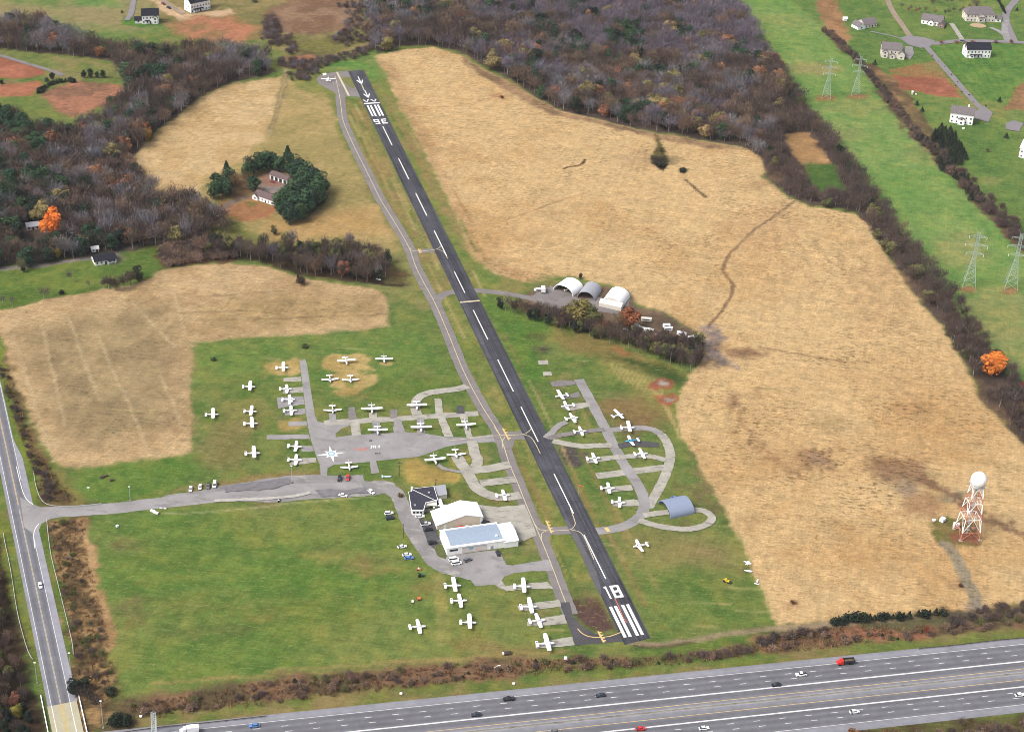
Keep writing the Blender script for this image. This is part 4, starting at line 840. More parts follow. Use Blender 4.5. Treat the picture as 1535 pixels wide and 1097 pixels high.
deck = flat('bridge_deck', None, M['bridge_deck'], .35, ground_pts=[CRD(Lc, -5.9), CRD(Lc, 6.9), CRD(Lc + 120, 6.9), CRD(Lc + 120, -5.9)])
mb = MB(); mb.prism([tuple(CRD(Lc - .0, -5.9)), tuple(CRD(Lc, 6.9)), tuple(CRD(Lc + 120, 6.9)), tuple(CRD(Lc + 120, -5.9))], .02, .33)
o = mb.build('bridge_slab', M['concrete'], deck)
for v in (-4.0, 4.0): flat('edge_line', None, M['runway_paint'], .37, parent=deck, ground_pts=[CRD(Lc, v - .15), CRD(Lc + 120, v - .15), CRD(Lc + 120, v + .15), CRD(Lc, v + .15)])
flat('centre_line', None, plain('worn_yellow', P(226, 206, 150), .8), .37, parent=deck, ground_pts=[CRD(Lc, -.5), CRD(Lc + 120, -.5), CRD(Lc + 120, .9), CRD(Lc, .9)])
for v, lb in ((-7.6, 'pale concrete parapet along the left edge of the cream bridge deck'), (8.2, 'pale concrete parapet along the right edge of the cream bridge deck')):
    mb = MB(); q = [CRD(Lc - 9, v), CRD(Lc + 120, v)]
    r0 = [(*(CRD(Lc - 8, v + x)), z) for x, z in ((-.2, 0), (-.2, 1.0), (.2, 1.0), (.2, 0))]; r1 = [(*(CRD(Lc + 120, v + x)), z) for x, z in ((-.2, 0), (-.2, 1.0), (.2, 1.0), (.2, 0))]
    mb.loft([r0, r1]); tag(mb.build('bridge_parapet', M['siding']), lb, 'parapet')

# streets of the estate
for nm, px, w, mk in (('street', [(1318, -30), (1335, 12), (1352, 38), (1366, 58)], 5.5, 'dirt_road'), ('street', [(1372, 62), (1400, 66), (1440, 62), (1500, 63), (1560, 66)], 7, 'driveway'),
                   ('driveway', [(1388, 70), (1405, 90), (1440, 130), (1465, 158), (1478, 170)], 5.5, 'driveway'), ('street', [(1545, -20), (1515, 10), (1508, 30), (1522, 66)], 6.5, 'driveway'),
                   ('driveway', [(1426, 36), (1433, 46), (1442, 60)], 4.5, 'concrete'), ('driveway', [(1508, 30), (1506, 45), (1510, 62)], 6, 'asphalt'), ('driveway', [(1484, 42), (1498, 48), (1510, 58)], 4.5, 'asphalt'),
                   ('driveway', [(1305, 48), (1325, 52), (1350, 58)], 2.5, 'driveway'), ('driveway', [(205, -15), (200, 4), (196, 22), (190, 31)], 5, 'driveway'), ('farm_lane', [(-60, 68), (0, 84), (40, 96), (80, 108), (95, 114)], 4.5, 'old_asphalt'),
                   ('construction_drive', [(222, -15), (245, 2), (262, 14), (275, 22)], 5, 'dirt_road')):
    path(nm, px, w, M[mk])
flat('street', [(1348, 58), (1362, 54), (1385, 57), (1402, 62), (1395, 70), (1380, 73), (1362, 68)], M['driveway'])
flat('driveway', [(1462, 168), (1475, 160), (1488, 170), (1482, 184), (1458, 178)], M['driveway'])
flat('patio', [(1357, 70), (1368, 71), (1370, 82), (1364, 90), (1356, 86)], M['gravel'])
flat('patio', [(1507, 186), (1520, 181), (1534, 186), (1528, 198), (1508, 195)], M['driveway'], jag=.3)
flat('pool_terrace', None, plain('pale_terrace', P(214, 186, 150), .9), .3, ground_pts=[tuple(G(1466, 39) + np.array([7.5 * math.cos(t), 6 * math.sin(t)])) for t in np.linspace(0, 2 * PI, 20)[:-1]])
flat('building_pad', [(500, 87.5), (505, 86), (509, 87), (505, 90)], M['concrete'])
flat('concrete_slab', [(483, 111), (488, 109.5), (490, 112), (485, 114)], M['runway_paint'], .11)
# ------------------------------------------------------------------ light aircraft
def ring(x, w, h, zc, n_=10, sq=2.4, xs=0):
    out = []
    for k in range(n_):
        t = 2 * PI * k / n_; c_, s_ = math.cos(t), math.sin(t)
        out.append((x, w / 2 * math.copysign(abs(c_) ** (2 / sq), c_), zc + h / 2 * math.copysign(abs(s_) ** (2 / sq), s_)))
    return out
def wing_mesh(mb, pts, th, dih, z0):
    """pts: list of (y, x_lead, x_trail); thickness tapers"""
    rings = []
    for y, xl, xt in pts:
        z = z0 + abs(y) * dih; c_ = xl - xt
        rings.append([(xl, y, z), (xl - c_ * .25, y, z + th * .6), (xl - c_ * .6, y, z + th * .42), (xt, y, z - .02), (xl - c_ * .5, y, z - th * .35)])
    mb.loft(rings)
def make_plane(kind):
    root = empty('light_aircraft')
    high = kind in ('high', 'tail')
    twin = kind == 'twin'
    fs = [(3.55, .35, .38, 1.15), (3.4, .72, .72, 1.15), (2.5, 1.0, .95, 1.15), (1.75, 1.08, 1.05, 1.2), (1.0, 1.12, 1.35 if high else 1.3, 1.32), (-.4, 1.08, 1.35 if high else 1.3, 1.32), (-1.4, .8, .95, 1.32), (-3.0, .42, .55, 1.38), (-4.3, .16, .3, 1.45)]
    mb = MB(); mb.loft([ring(x, w, h, z) for x, w, h, z in fs]); mb.build('fuselage', M['white_paint'], root, True)
    # windscreen and side windows
    mb = MB()
    mb.add([(1.78, -.42, 1.62), (1.78, .42, 1.62), (1.05, .50, 2.03), (1.05, -.50, 2.03)], [(0, 1, 2, 3)])
    for s_ in (-1, 1): mb.add([(1.15, s_ * .575, 1.55), (1.05, s_ * .56, 1.86), (-.7, s_ * .55, 1.86), (-1.0, s_ * .555, 1.55)], [(0, 1, 2, 3)])
    mb.build('windscreen', M['glass'], root)
    if high:
        mb = MB(); wing_mesh(mb, [(-5.5, 1.0, -.35), (-5.3, 1.2, -.55), (-2.6, 1.35, -.7), (2.6, 1.35, -.7), (5.3, 1.2, -.55), (5.5, 1.0, -.35)], .2, .02, 2.05)
        mb.build('wing', M['white_paint'], root)
        for s_ in (-1, 1):
            mb = MB(); mb.bar((.55, s_ * .5, .8), (.45, s_ * 2.7, 2.08), .05); mb.build('wing_strut', M['white_paint'], root)
    else:
        for s_ in (-1, 1):
            mb = MB()
            sec = [(s_ * .45, 1.6, -.75), (s_ * 1.1, 1.35, -.7), (s_ * 4.9, .95, -.6), (s_ * 5.2, .6, -.45)]
            wing_mesh(mb, sec, .17, .11, .78)
            w_ = mb.build('wing', M['white_paint'], root)
            if twin:
                mb = MB(); mb.loft([ring(x, w, h, 1.0) for x, w, h in ((2.2, .35, .35), (2.0, .75, .7), (.8, .8, .75), (-.6, .3, .35))])
                for r_ in [mb]: r_.v = [(x, y + s_ * 1.9, z) for x, y, z in r_.v]
                mb.build('engine', M['white_paint'], root)
    mb = MB(); wing_mesh(mb, [(-1.9, -3.45, -4.4), (-1.7, -3.25, -4.5), (1.7, -3.25, -4.5), (1.9, -3.45, -4.4)], .1, 0, 1.5)
    mb.build('tailplane', M['white_paint'], root)
    mb = MB(); pr = [(-2.9, 1.55), (-3.6, 2.0), (-4.05, 2.85), (-4.5, 2.85), (-4.4, 1.35), (-3.2, 1.4)]
    mb.add([(x, -.05, z) for x, z in pr] + [(x, .05, z) for x, z in pr], [tuple(range(5, -1, -1)), tuple(range(6, 12))] + [(k, (k + 1) % 6, 6 + (k + 1) % 6, 6 + k) for k in range(6)])
    fn = mb.build('tail_fin', M['white_paint'], root)
    mb = MB(); mb.box(-4.45, -3.75, -.065, .065, 2.25, 2.55); mb.build('fin_stripe', M['tint'], fn)
    mb = MB()
    for s_ in (-1, 1): mb.add([(3.2, s_ * .5, 1.0), (3.2, s_ * .5, 1.12), (-1.2, s_ * .50, 1.3), (-3.6, s_ * .21, 1.42), (-3.6, s_ * .22, 1.36), (-1.2, s_ * .51, 1.18)], [(0, 1, 2, 3, 4, 5)])
    mb.build('stripe', M['tint'], root)
    mb = MB(); mb.loft([ring(3.5, .3, .3, 1.15, 8), ring(3.75, .16, .16, 1.15, 8)]); mb.build('spinner', M['tint'], root)
    mb = MB(); mb.box(3.6, 3.66, -.07, .07, .25, 2.05); mb.build('propeller', M['black_paint'], root)
    wheels = [(1.9, 0)] if kind != 'tail' else [(-4.2, 0)]
    wheels += [(-.1 if kind != 'tail' else 1.3, -1.15), (-.1 if kind != 'tail' else 1.3, 1.15)]
    for x, y in wheels:
        r_ = .2 if abs(y) > .1 or kind != 'tail' else .12
        mb = MB(); n_ = 12; mb.loft([[(x + r_ * math.cos(2 * PI * k / n_), y + dy, r_ + r_ * math.sin(2 * PI * k / n_)) for k in range(n_)] for dy in (-.07, .07)])
        wh = mb.build('wheel', M['rubber'], root)
        mb = MB(); mb.bar((x, y, .25), (x * .9, y * .35, .85), .05); mb.build('wheel_strut', M['white_paint'], root)
    if kind == 'twin':
        pass
    reg(root); return root
proto = {}
used = set()
RED, BLU, NAVY, GRN, MAR, GRY, ORG, WHT, GOLD = (.35, .03, .03), (.05, .14, .42), (.02, .04, .16), (.03, .16, .08), (.2, .03, .05), (.25, .25, .27), (.55, .15, .03), (.75, .75, .75), (.45, .3, .05)
# kind, picture x, y of the wing centre, mode (n: nose direction, w: wing line with the nose towards the viewer), dx, dy, accent, scale, label
AIR = [
 ('high', 424, 549.5, 'n', 20, -.6, GRY, .95, 'white high-wing aircraft alone on the pale sand patch left of the taxilane top'),
 ('high', 374, 578, 'n', 19, -.3, BLU, .95, 'white high-wing aircraft topmost on the grass column left of the tie-down pads'),
 ('low', 429.5, 583.5, 'n', 19, -.6, BLU, .92, 'white low-wing aircraft on the pale concrete pad, highest of three close together by the taxilane'),
 ('twin', 433.5, 599.6, 'n', 22, -.5, BLU, 1.0, 'white pointed-nose low-wing aircraft on the blue-grey pad, middle of three close together'),
 ('low', 436, 616, 'n', 20, -.8, RED, 1.0, 'white low-wing aircraft lowest of three close together left of the taxilane'),
 ('high', 318.5, 619.4, 'n', 20, -1, RED, .95, 'white high-wing aircraft with red nose, farthest left on the grass'),
 ('high', 376, 614.9, 'n', 19, 0, GRY, .92, 'white slim high-wing aircraft on grass, wingtip to wingtip above another'),
 ('high', 376.8, 633, 'n', 21, -1.2, WHT, 1.0, 'white broad high-wing aircraft on grass, lower of the pair wingtip to wingtip'),
 ('high', 519, 540, 'w', 213, -20, BLU, 1.0, 'high-wing aircraft on the large sand patch beneath the far edge of the grass'),
 ('tail', 576, 537.5, 'w', 200, -5, GRY, .95, 'silver-white aircraft at the far right sand crescent on the grass'),
 ('low', 494.7, 569, 'w', 195, -15, GRN, .95, 'low-wing aircraft at the left rim of the double sand patch'),
 ('low', 525.5, 569.5, 'w', 200, -8, BLU, .95, 'low-wing aircraft with clear white tail, centre of the double sand patch'),
 ('low', 498.7, 615, 'w', 205, -10, NAVY, .98, 'low-wing aircraft above the pale taxilane, leftmost of its row'),
 ('high', 557.6, 612.5, 'w', 230, -8, RED, 1.08, 'larger high-wing aircraft above the pale taxilane, middle of its row'),
 ('high', 624.9, 607, 'w', 225, -9, RED, 1.06, 'high-wing aircraft with bright red nose on the pale curved pad'),
 ('high', 566.2, 644, 'w', 207, -5, NAVY, 1.0, 'high-wing aircraft below the taxilane, leftmost, parked at the apron edge'),
 ('high', 631.3, 640, 'w', 225, -7, GRY, 1.06, 'high-wing aircraft below the taxilane, middle, between grass islands'),
 ('high', 698.5, 636.3, 'w', 217, -16, NAVY, 1.0, 'high-wing aircraft on the grass island nearest the taxiway crossing'),
 ('high', 652.2, 688.3, 'w', 227, -25, GRY, 1.05, 'tilted high-wing aircraft on yellow grass below the apron'),
 ('low', 683.9, 681.5, 'w', 208, -15, WHT, 1.0, 'low-wing aircraft with square tail at the head of the pale curved taxilane'),
 ('high', 379.8, 677.8, 'n', 20, -1.2, RED, 1.05, 'white high-wing aircraft on dark grass left of the two near the compass rose'),
 ('low', 443, 670, 'n', 21, .5, RED, 1.0, 'white low-wing aircraft, upper of the two left of the compass rose'),
 ('low', 443, 690, 'n', 21, 0, NAVY, 1.0, 'white low-wing aircraft, lower of the two left of the compass rose'),
 ('low', 523.6, 700.3, 'w', 190, -12, RED, .92, 'low-wing aircraft on the grass above the red and black parked cars'),
 ('low', 755, 743, 'n', 20, -1.2, WHT, .97, 'stubby white low-wing aircraft at the lowest end of the pale curved taxilane'),
 ('high', 660.5, 756, 'n', 20, -2, WHT, .95, 'white high-wing aircraft half hidden behind the white gabled hangar'),
 ('high', 680, 876, 'n', 23, -1.3, BLU, 1.05, 'white high-wing aircraft on grass just below the hangar apron, top of three'),
 ('low', 689, 901, 'n', 21, -1.3, GRY, 1.02, 'white aircraft with angled wings on grass, second of three below the hangar'),
 ('high', 703, 931, 'n', 21, 0, BLU, 1.0, 'white high-wing aircraft on grass, lowest of three below the hangar'),
 ('low', 627, 940, 'n', 23, -2, NAVY, 1.02, 'white low-wing aircraft alone in the open green field, dark canopy'),
 ('high', 784, 877.2, 'n', 22, 0, GRY, 1.05, 'white high-wing aircraft on the topmost of four pale pads beside the taxiway'),
 ('high', 794, 907.7, 'n', 23, -1.2, NAVY, 1.08, 'white high-wing aircraft on the second of four pale pads beside the taxiway'),
 ('low', 806.5, 931, 'n', 22, -2.6, RED, 1.05, 'white low-wing aircraft with red tail details on the third pale pad'),
 ('high', 819, 963, 'n', 26, -2, BLU, 1.12, 'white high-wing aircraft on the lowest pale pad near the runway end'),
 ('high', 841, 591.5, 'n', -18, 2.4, BLU, .98, 'white high-wing aircraft facing the runway, first of the row right of the runway'),
 ('low', 850, 609, 'n', -18, 2, NAVY, .98, 'white low-wing aircraft facing the runway, second of the row right of the runway'),
 ('twin', 858, 627.5, 'n', 20, -2.6, GRY, 1.0, 'white wide aircraft nose away from the runway, third of the row, beside a yellow marker'),
 ('low', 870.5, 647, 'n', 18, -1.3, GRY, .95, 'white low-wing aircraft on brown grass left of the diagonal taxilane'),
 ('high', 927, 620.5, 'n', 16, -4, BLU, .93, 'white high-wing aircraft highest on the grass right of the diagonal taxilane'),
 ('high', 942, 639.3, 'n', 20, 0, RED, 1.02, 'white high-wing aircraft on the grey loop lane right of the diagonal taxilane'),
 ('low', 946.5, 661.2, 'n', -18.5, 2, BLU, 1.0, 'white aircraft with a bright blue fuselage facing the diagonal taxilane'),
 ('low', 962, 680.7, 'n', 21, -2, GRY, 1.0, 'white low-wing aircraft on the pale loop lane just below the blue aircraft'),
 ('low', 890.5, 687.5, 'n', 18, -1.3, WHT, 1.0, 'white low-wing aircraft at the end of a pale pad beside the dark bare patch'),
 ('low', 912, 732.5, 'n', 18.5, 0, NAVY, 1.0, 'white low-wing aircraft on the upper of two pale pads by the lower taxilane bend'),
 ('low', 928, 753.5, 'n', 18, 1, BLU, .95, 'white low-wing aircraft on the lower of two pale pads by the lower taxilane bend'),
 ('low', 959, 818.5, 'n', -19, 2.6, GRY, 1.0, 'white low-wing aircraft alone on grass below the blue-grey arched shelter'),
 ('low', 492.1, 119.2, 'u', 200, 0, WHT, 1.1, 'white low-wing aircraft waiting on the turning pad at the far end of the runway'),
]
for (kd, x, y, mode, dx, dy, acc, sc, lb) in AIR:
    if kd not in proto: proto[kd] = make_plane(kd)
    src = proto[kd]
    if kd in used: o = copy_tree(src)
    else: o = src; used.add(kd)
    zz = 2.0 if kd in ('high', 'tail') else .9
    p = g(x, y, zz)
    a = gdir(x, y, dx / 8, dy / 8)
    if mode == 'w': a -= PI / 2
    if mode == 'u': a += PI / 2
    o.location = (p[0], p[1], .10); o.rotation_euler = (0, 0, a); o.scale = (sc, sc, sc)
    if mode in 'wu': o.location.x -= .3 * math.cos(a); o.location.y -= .3 * math.sin(a)
    tag(o, lb, 'aircraft', 'small aircraft parked around the airfield')
    stack = [o]
    for c_ in [q for q in o.children_recursive]:
        c_.color = (*acc, 1)
        if acc == BLU and 'bright blue fuselage' in lb and c_.name.startswith('fuselage'):
            c_.material_slots[0].link = 'OBJECT'; c_.material_slots[0].material = M['tint']; c_.color = (.06, .32, .5, 1); c_['label'] = 'bright blue fuselage'

# ------------------------------------------------------------------ cars
def make_car(kind):
    root = empty('parked_car')
    L, Wd = {'sedan': (4.7, 1.8), 'suv': (4.7, 1.9), 'pickup': (5.4, 1.95), 'van': (5.3, 2.0)}[kind]
    hb, ht = {'sedan': (.85, 1.42), 'suv': (1.0, 1.72), 'pickup': (1.0, 1.75), 'van': (1.15, 2.05)}[kind]
    h = L / 2; w = Wd / 2
    mb = MB(); secs = [(h, .75, .35, hb * .8), (h - .25, .95, .28, hb * .92), (h - 1.0, 1, .25, hb), (-h + .9, 1, .25, hb), (-h + .2, .96, .28, hb * .96), (-h, .82, .35, hb * .85)]
    mb.loft([[(x, -w * k, z0), (x, -w * k, z1 - .12), (x, -w * k * .86, z1), (x, w * k * .86, z1), (x, w * k, z1 - .12), (x, w * k, z0)] for x, k, z0, z1 in secs])
    mb.build('body', M['tint'], root)
    cab = {'sedan': (1.05, .45, -1.2, -1.95), 'suv': (1.1, .55, -1.9, -2.2), 'pickup': (1.2, .7, -.55, -.75), 'van': (1.7, 1.2, -2.45, -2.6)}[kind]
    mb = MB(); a, b_, c_, d_ = cab; wt = w * .74; wb = w * .88
    mb.add([(a, -wb, hb - .02), (b_, -wt, ht - .06), (c_, -wt, ht - .06), (d_, -wb, hb - .02), (a, wb, hb - .02), (b_, wt, ht - .06), (c_, wt, ht - .06), (d_, wb, hb - .02)],
           [(0, 3, 2, 1), (4, 5, 6, 7), (0, 1, 5, 4), (3, 7, 6, 2), (1, 2, 6, 5)])
    mb.build('windows', M['glass'], root)
    mb = MB(); mb.box(c_ - .02, b_ + .02, -wt - .02, wt + .02, ht - .08, ht); mb.build('roof', M['tint'], root)
    if kind == 'pickup':
        mb = MB(); mb.box(-h + .12, -.85, -w * .78, w * .78, hb - .01, hb + .02); mb.build('truck_bed', M['black_paint'], root)
    for sx in (-1, 1):
        for sy in (-1, 1):
            mb = MB(); n_ = 12; cx, r_ = sx * (h - .85), .34
            mb.loft([[(cx + r_ * math.cos(2 * PI * k / n_), sy * w * .97 + dy, r_ + r_ * math.sin(2 * PI * k / n_)) for k in range(n_)] for dy in (-.1, .1)]); mb.build('wheel', M['rubber'], root)
    for sy in (-1, 1):
        mb = MB(); mb.box(h - .07, h + .0, sy * w * .62 - .16, sy * w * .62 + .16, .56, .7); mb.build('headlight', M['white_paint'], root)
    reg(root); return root
cproto = {}; cused = set()
CW, CB, CDB, CRED, CSIL, CGRY, CBLU = (.75, .75, .75), (.02, .02, .025), (.03, .035, .05), (.5, .03, .03), (.5, .5, .52), (.12, .12, .13), (.08, .18, .42)
CARS = [
 ('sedan', 285.8, 732, 'v', CW, 'white car, leftmost of the four parked in a row on the grass verge', 1),
 ('sedan', 300, 729, 'v', CW, 'white saloon car second from the left in the verge row of four', 1),
 ('pickup', 311.9, 728, 'v', CGRY, 'grey pickup truck third in the verge row of four', 1),
 ('van', 321.7, 726, 'v', CW, 'white van at the right end of the verge row of four', 1),
 ('suv', 509, 717, 'v', CB, 'black car parked beside the bright red car', 1),
 ('suv', 521.4, 715.8, 'v', CRED, 'bright red van-like car nose up to the grass', 1),
 ('sedan', 514.3, 741.7, (10, 2.2), CW, 'white car parked along the near edge of the gravel car park, left one', 1),
 ('sedan', 556.6, 736.4, (9, 7), CW, 'white car parked askew along the near edge of the gravel, right one', 1),
 ('suv', 583, 768.6, (10, -1.2), CW, 'white car on the grass left of the drive, just above a dark one', 1),
 ('suv', 584.9, 775.8, (10, -1.2), CDB, 'dark blue car on the grass left of the drive, just below a white one', 1),
 ('sedan', 602.8, 818.5, (10, -1.5), CW, 'white car alone on the grass left of the hangar drive', 1),
 ('sedan', 610, 830.5, (10, -1), CW, 'white car touching the blue car on the grass left of the drive', 1),
 ('sedan', 613.2, 835.5, (10, -1), CBLU, 'bright blue car on the grass left of the drive', 1),
 ('suv', 629.7, 773, (10, 0), CW, 'white car parked right under the wall of the dark-roofed terminal', 1),
 ('pickup', 638.2, 784.8, (10, -1.5), CSIL, 'silver pickup truck, upper of two in the dark parking patch', 1),
 ('suv', 642.2, 793, (10, -1.5), CB, 'black car, lower of two in the dark parking patch', 1),
 ('suv', 648.2, 812.8, (10, -2), CB, 'black car left of the long blue-roofed hangar', 1),
 ('van', 680.5, 838, (10, -1.5), CW, 'white van in front of the long hangar, upper of two touching', 1),
 ('van', 684.5, 843.6, (10, -1.5), CW, 'white van in front of the long hangar, lower of two touching', 1),
 ('suv', 701, 838.6, (10, -4), CGRY, 'grey car angled in front of the long hangar door', 1),
 ('sedan', 746.6, 828.6, (4, 10), CB, 'black car at the right end of the long hangar front', 1),
 ('suv', 692, 791, (10, -1.6), CRED, 'dark red car in the gap between the two hangars, left one', 1),
 ('sedan', 701, 789.6, (10, -1.6), CSIL, 'silver car in the gap between the two hangars, right one', 1),
 ('suv', 727.5, 782.5, (10, -1.6), CB, 'black car at the right corner of the gabled hangar', 1),
 ('sedan', 1012, 746, (10, 1), CBLU, 'blue car on the grass behind the blue-grey arched shelter', 1),
 ('sedan', 409.5, 272.5, (9, 3), MAR, 'dark red car in front of the farm garage among evergreens', 1),
 ('sedan', 1443, 61.5, (10, .5), CB, 'black car driving on the estate street', 2),
 ('pickup', 253, 11.5, (9, 4.5), CB, 'black pickup on the bare drive of the white house being built', 1),
 ('suv', 245, 6, (9, 4.5), MAR, 'brown car at the top of the bare drive of the white house being built', 1),
 ('sedan', 60.3, 876.5, 'road', CW, 'white car driving down the county road', 2),
 ('sedan', 381.2, 1086.5, 'hw', CBLU, 'bright blue car on the highway far lanes, left of all the others', 2),
 ('pickup', 762.5, 1046.5, 'hw', CB, 'black pickup truck on the highway far lanes', 2),
 ('sedan', 713.6, 1070, 'hw', CDB, 'dark car beside the thick white line of the highway far lanes', 2),
 ('sedan', 900.1, 1041, 'hw', CDB, 'dark car in the middle of the far lanes below the runway end', 2),
 ('sedan', 1163.5, 1025.3, 'hw', CB, 'black car straddling the thick white line, behind the white pickup', 2),
 ('pickup', 1201.1, 1009.8, 'hw', CW, 'white pickup truck ahead of the red dump truck', 2),
 ('sedan', 960.1, 1091, 'hwb', CRED, 'red car on the near lanes of the highway', 2),
 ('sedan', 1055.5, 1090.4, 'hwb', CW, 'white car on the near lanes right of the red car', 2),
 ('sedan', 832.7, 1095.5, 'hwb', CGRY, 'grey-green car at the bottom edge on the near highway lanes', 2),
 ('sedan', 1280.9, 1065.5, 'hwb', CW, 'white car on the near lanes below the red dump truck', 2),
 ('sedan', 1528.9, 1040.4, 'hwb', CW, 'white car on the near lanes farthest to the right', 2),
]
hang = math.atan2(HD[1], HD[0]); rang = math.atan2(cd[1], cd[0])
for kd, x, y, dr, c_, lb, mv in CARS:
    if kd not in cproto: cproto[kd] = make_car(kd)
    if kd in cused: o = copy_tree(cproto[kd])
    else: o = cproto[kd]; cused.add(kd)
    a = {'v': gdir(x, y, -.15, 1), 'hw': hang + PI, 'hwb': hang, 'road': rang}.get(dr) if isinstance(dr, str) else gdir(x, y, dr[0] / 8, dr[1] / 8)
    p = g(x, y, .8); o.location = (p[0], p[1], .11); o.rotation_euler = (0, 0, a)
    tag(o, lb, 'car' if kd in ('sedan', 'suv') else ('pickup' if kd == 'pickup' else 'van'))
    o["group"] = 'cars driving' if mv == 2 else 'cars parked around the buildings'
    if mv == 2: o.name = 'driving_car'
    for q in S.collection.objects:
        if q.parent == o: q.color = (*c_, 1)

def box_truck(name, x, y, a, cab, boxc, lb, dump=False, z=.11):
    root = empty(name, (*g(x, y, 1.2), z), a); 
    mb = MB(); mb.box(-3.9, 3.6, -.5, .5, .55, .85); mb.build('chassis', M['black_paint'], root)
    mb = MB(); mb.loft([[(x_, -1.15 * k, .6), (x_, -1.15 * k, z1), (x_, 1.15 * k, z1), (x_, 1.15 * k, .6)] for x_, k, z1 in ((4.2, .85, 1.6), (2.9, .95, 1.75), (2.7, 1, 2.6), (1.4, 1, 2.7))])
    c_ = mb.build('cab', M['tint'], root, color=cab)
    mb = MB(); mb.add([(2.86, -.95, 1.8), (2.86, .95, 1.8), (2.74, .9, 2.5), (2.74, -.9, 2.5)], [(0, 1, 2, 3)]); mb.build('windscreen', M['glass'], c_)
    mb = MB()
    if dump:
        mb.add([(1.1, -1.25, 1.0), (1.1, 1.25, 1.0), (-4.2, 1.25, 1.1), (-4.2, -1.25, 1.1), (1.2, -1.3, 2.6), (1.2, 1.3, 2.6), (-4.3, 1.3, 2.4), (-4.3, -1.3, 2.4), (1.0, -1.1, 2.5), (1.0, 1.1, 2.5), (-4.1, 1.1, 2.3), (-4.1, -1.1, 2.3), (.9, -1.0, 1.6), (.9, 1.0, 1.6), (-4.0, 1.0, 1.6), (-4.0, -1.0, 1.6)],
               [(0, 3, 2, 1), (0, 1, 5, 4), (1, 2, 6, 5), (2, 3, 7, 6), (3, 0, 4, 7), (4, 5, 9, 8), (5, 6, 10, 9), (6, 7, 11, 10), (7, 4, 8, 11), (8, 9, 13, 12), (9, 10, 14, 13), (10, 11, 15, 14), (11, 8, 12, 15), (12, 13, 14, 15)])
        mb.build('dump_bed', M['black_paint'], root)
        mb = MB(); mb.loft([[(-3.9 + 4.7 * t, -1, 1.62), (-3.9 + 4.7 * t, 0, 1.7 + hh), (-3.9 + 4.7 * t, 1, 1.62)] for t, hh in ((0, .1), (.3, .7), (.6, .8), (1, .2))]); mb.build('load', plain('brown_load', (.13, .09, .06), .9, var=.3), root)
    else:
        mb.box(-4.0, 1.15, -1.2, 1.2, .95, 3.3); mb.build('cargo_box', M['tint'], root, color=boxc)
    for x_ in ((3.2, -1.6, -2.9) if dump else (3.2, -2.6)):
        for s_ in (-1, 1):
            mb = MB(); mb.loft([[(x_ + .5 * math.cos(2 * PI * k / 12), s_ * 1.05 + dy, .5 + .5 * math.sin(2 * PI * k / 12)) for k in range(12)] for dy in (-.15, .15)]); mb.build('wheel', M['rubber'], root)
    return tag(root, lb, 'truck')
box_truck('dump_truck', 1267.5, 991.5, hang + PI, (.55, .03, .02), None, 'dump truck with bright red cab and black loaded bed on the highway', True)
box_truck('box_truck', 284, 1094, hang + PI, CW, CW, 'white box truck at the bottom edge of the highway by the sign gantry')
box_truck('box_truck', 814.2, 434, gdir(814, 434, -1, -8), CW, CW, 'white box truck parked beside the white arched shelter')

# ------------------------------------------------------------------ buildings
def local(root, pts): return pts
def gable(mb, x0, x1, y0, y1, z0, z1, zr, axis='x', mat=0):
    """walls with gable ends, ridge along axis"""
    if axis == 'x':
        ym = (y0 + y1) / 2
        mb.add([(x0, y0, z0), (x0, y1, z0), (x0, y1, z1), (x0, ym, zr), (x0, y0, z1), (x1, y0, z0), (x1, y1, z0), (x1, y1, z1), (x1, ym, zr), (x1, y0, z1)],
               [(0, 4, 3, 2, 1), (5, 6, 7, 8, 9), (0, 5, 9, 4), (1, 2, 7, 6)], mat)
    else:
        xm = (x0 + x1) / 2
        mb.add([(x0, y0, z0), (x1, y0, z0), (x1, y0, z1), (xm, y0, zr), (x0, y0, z1), (x0, y1, z0), (x1, y1, z0), (x1, y1, z1), (xm, y1, zr), (x0, y1, z1)],
               [(0, 1, 2, 3, 4), (5, 9, 8, 7, 6), (0, 4, 9, 5), (1, 6, 7, 2)], mat)
def roofg(mb, x0, x1, y0, y1, z1, zr, axis='x', o=.45, t=.18, hip=0.0):
    if axis == 'x':
        ym = (y0 + y1) / 2; sl_ = (zr - z1) / ((y1 - y0) / 2); ze = z1 - sl_ * o
        for s_, ye in ((-1, y0 - o), (1, y1 + o)):
            q = [(x0 - o, ye, ze), (x1 + o, ye, ze), (x1 + o - hip, ym, zr), (x0 - o + hip, ym, zr)]
            mb.add([(a, b_, c_ + .02) for a, b_, c_ in q] + [(a, b_, c_ + t) for a, b_, c_ in q], [(3, 2, 1, 0), (4, 5, 6, 7), (0, 1, 5, 4), (1, 2, 6, 5), (2, 3, 7, 6), (3, 0, 4, 7)])
        if hip:
            for xe, xr in ((x0 - o, x0 - o + hip), (x1 + o, x1 + o - hip)):
                q = [(xe, y0 - o, ze), (xe, y1 + o, ze), (xr, ym, zr)]
                mb.add([(a, b_, c_ + .02) for a, b_, c_ in q] + [(a, b_, c_ + t) for a, b_, c_ in q], [(0, 1, 2), (3, 4, 5), (0, 1, 4, 3), (1, 2, 5, 4), (2, 0, 3, 5)])
    else:
        k = MB(); roofg(k, y0, y1, x0, x1, z1, zr, 'x', o, t, hip); mb.add([(b_, a, c_) for a, b_, c_ in k.v], [tuple(reversed(f)) for f in k.f])
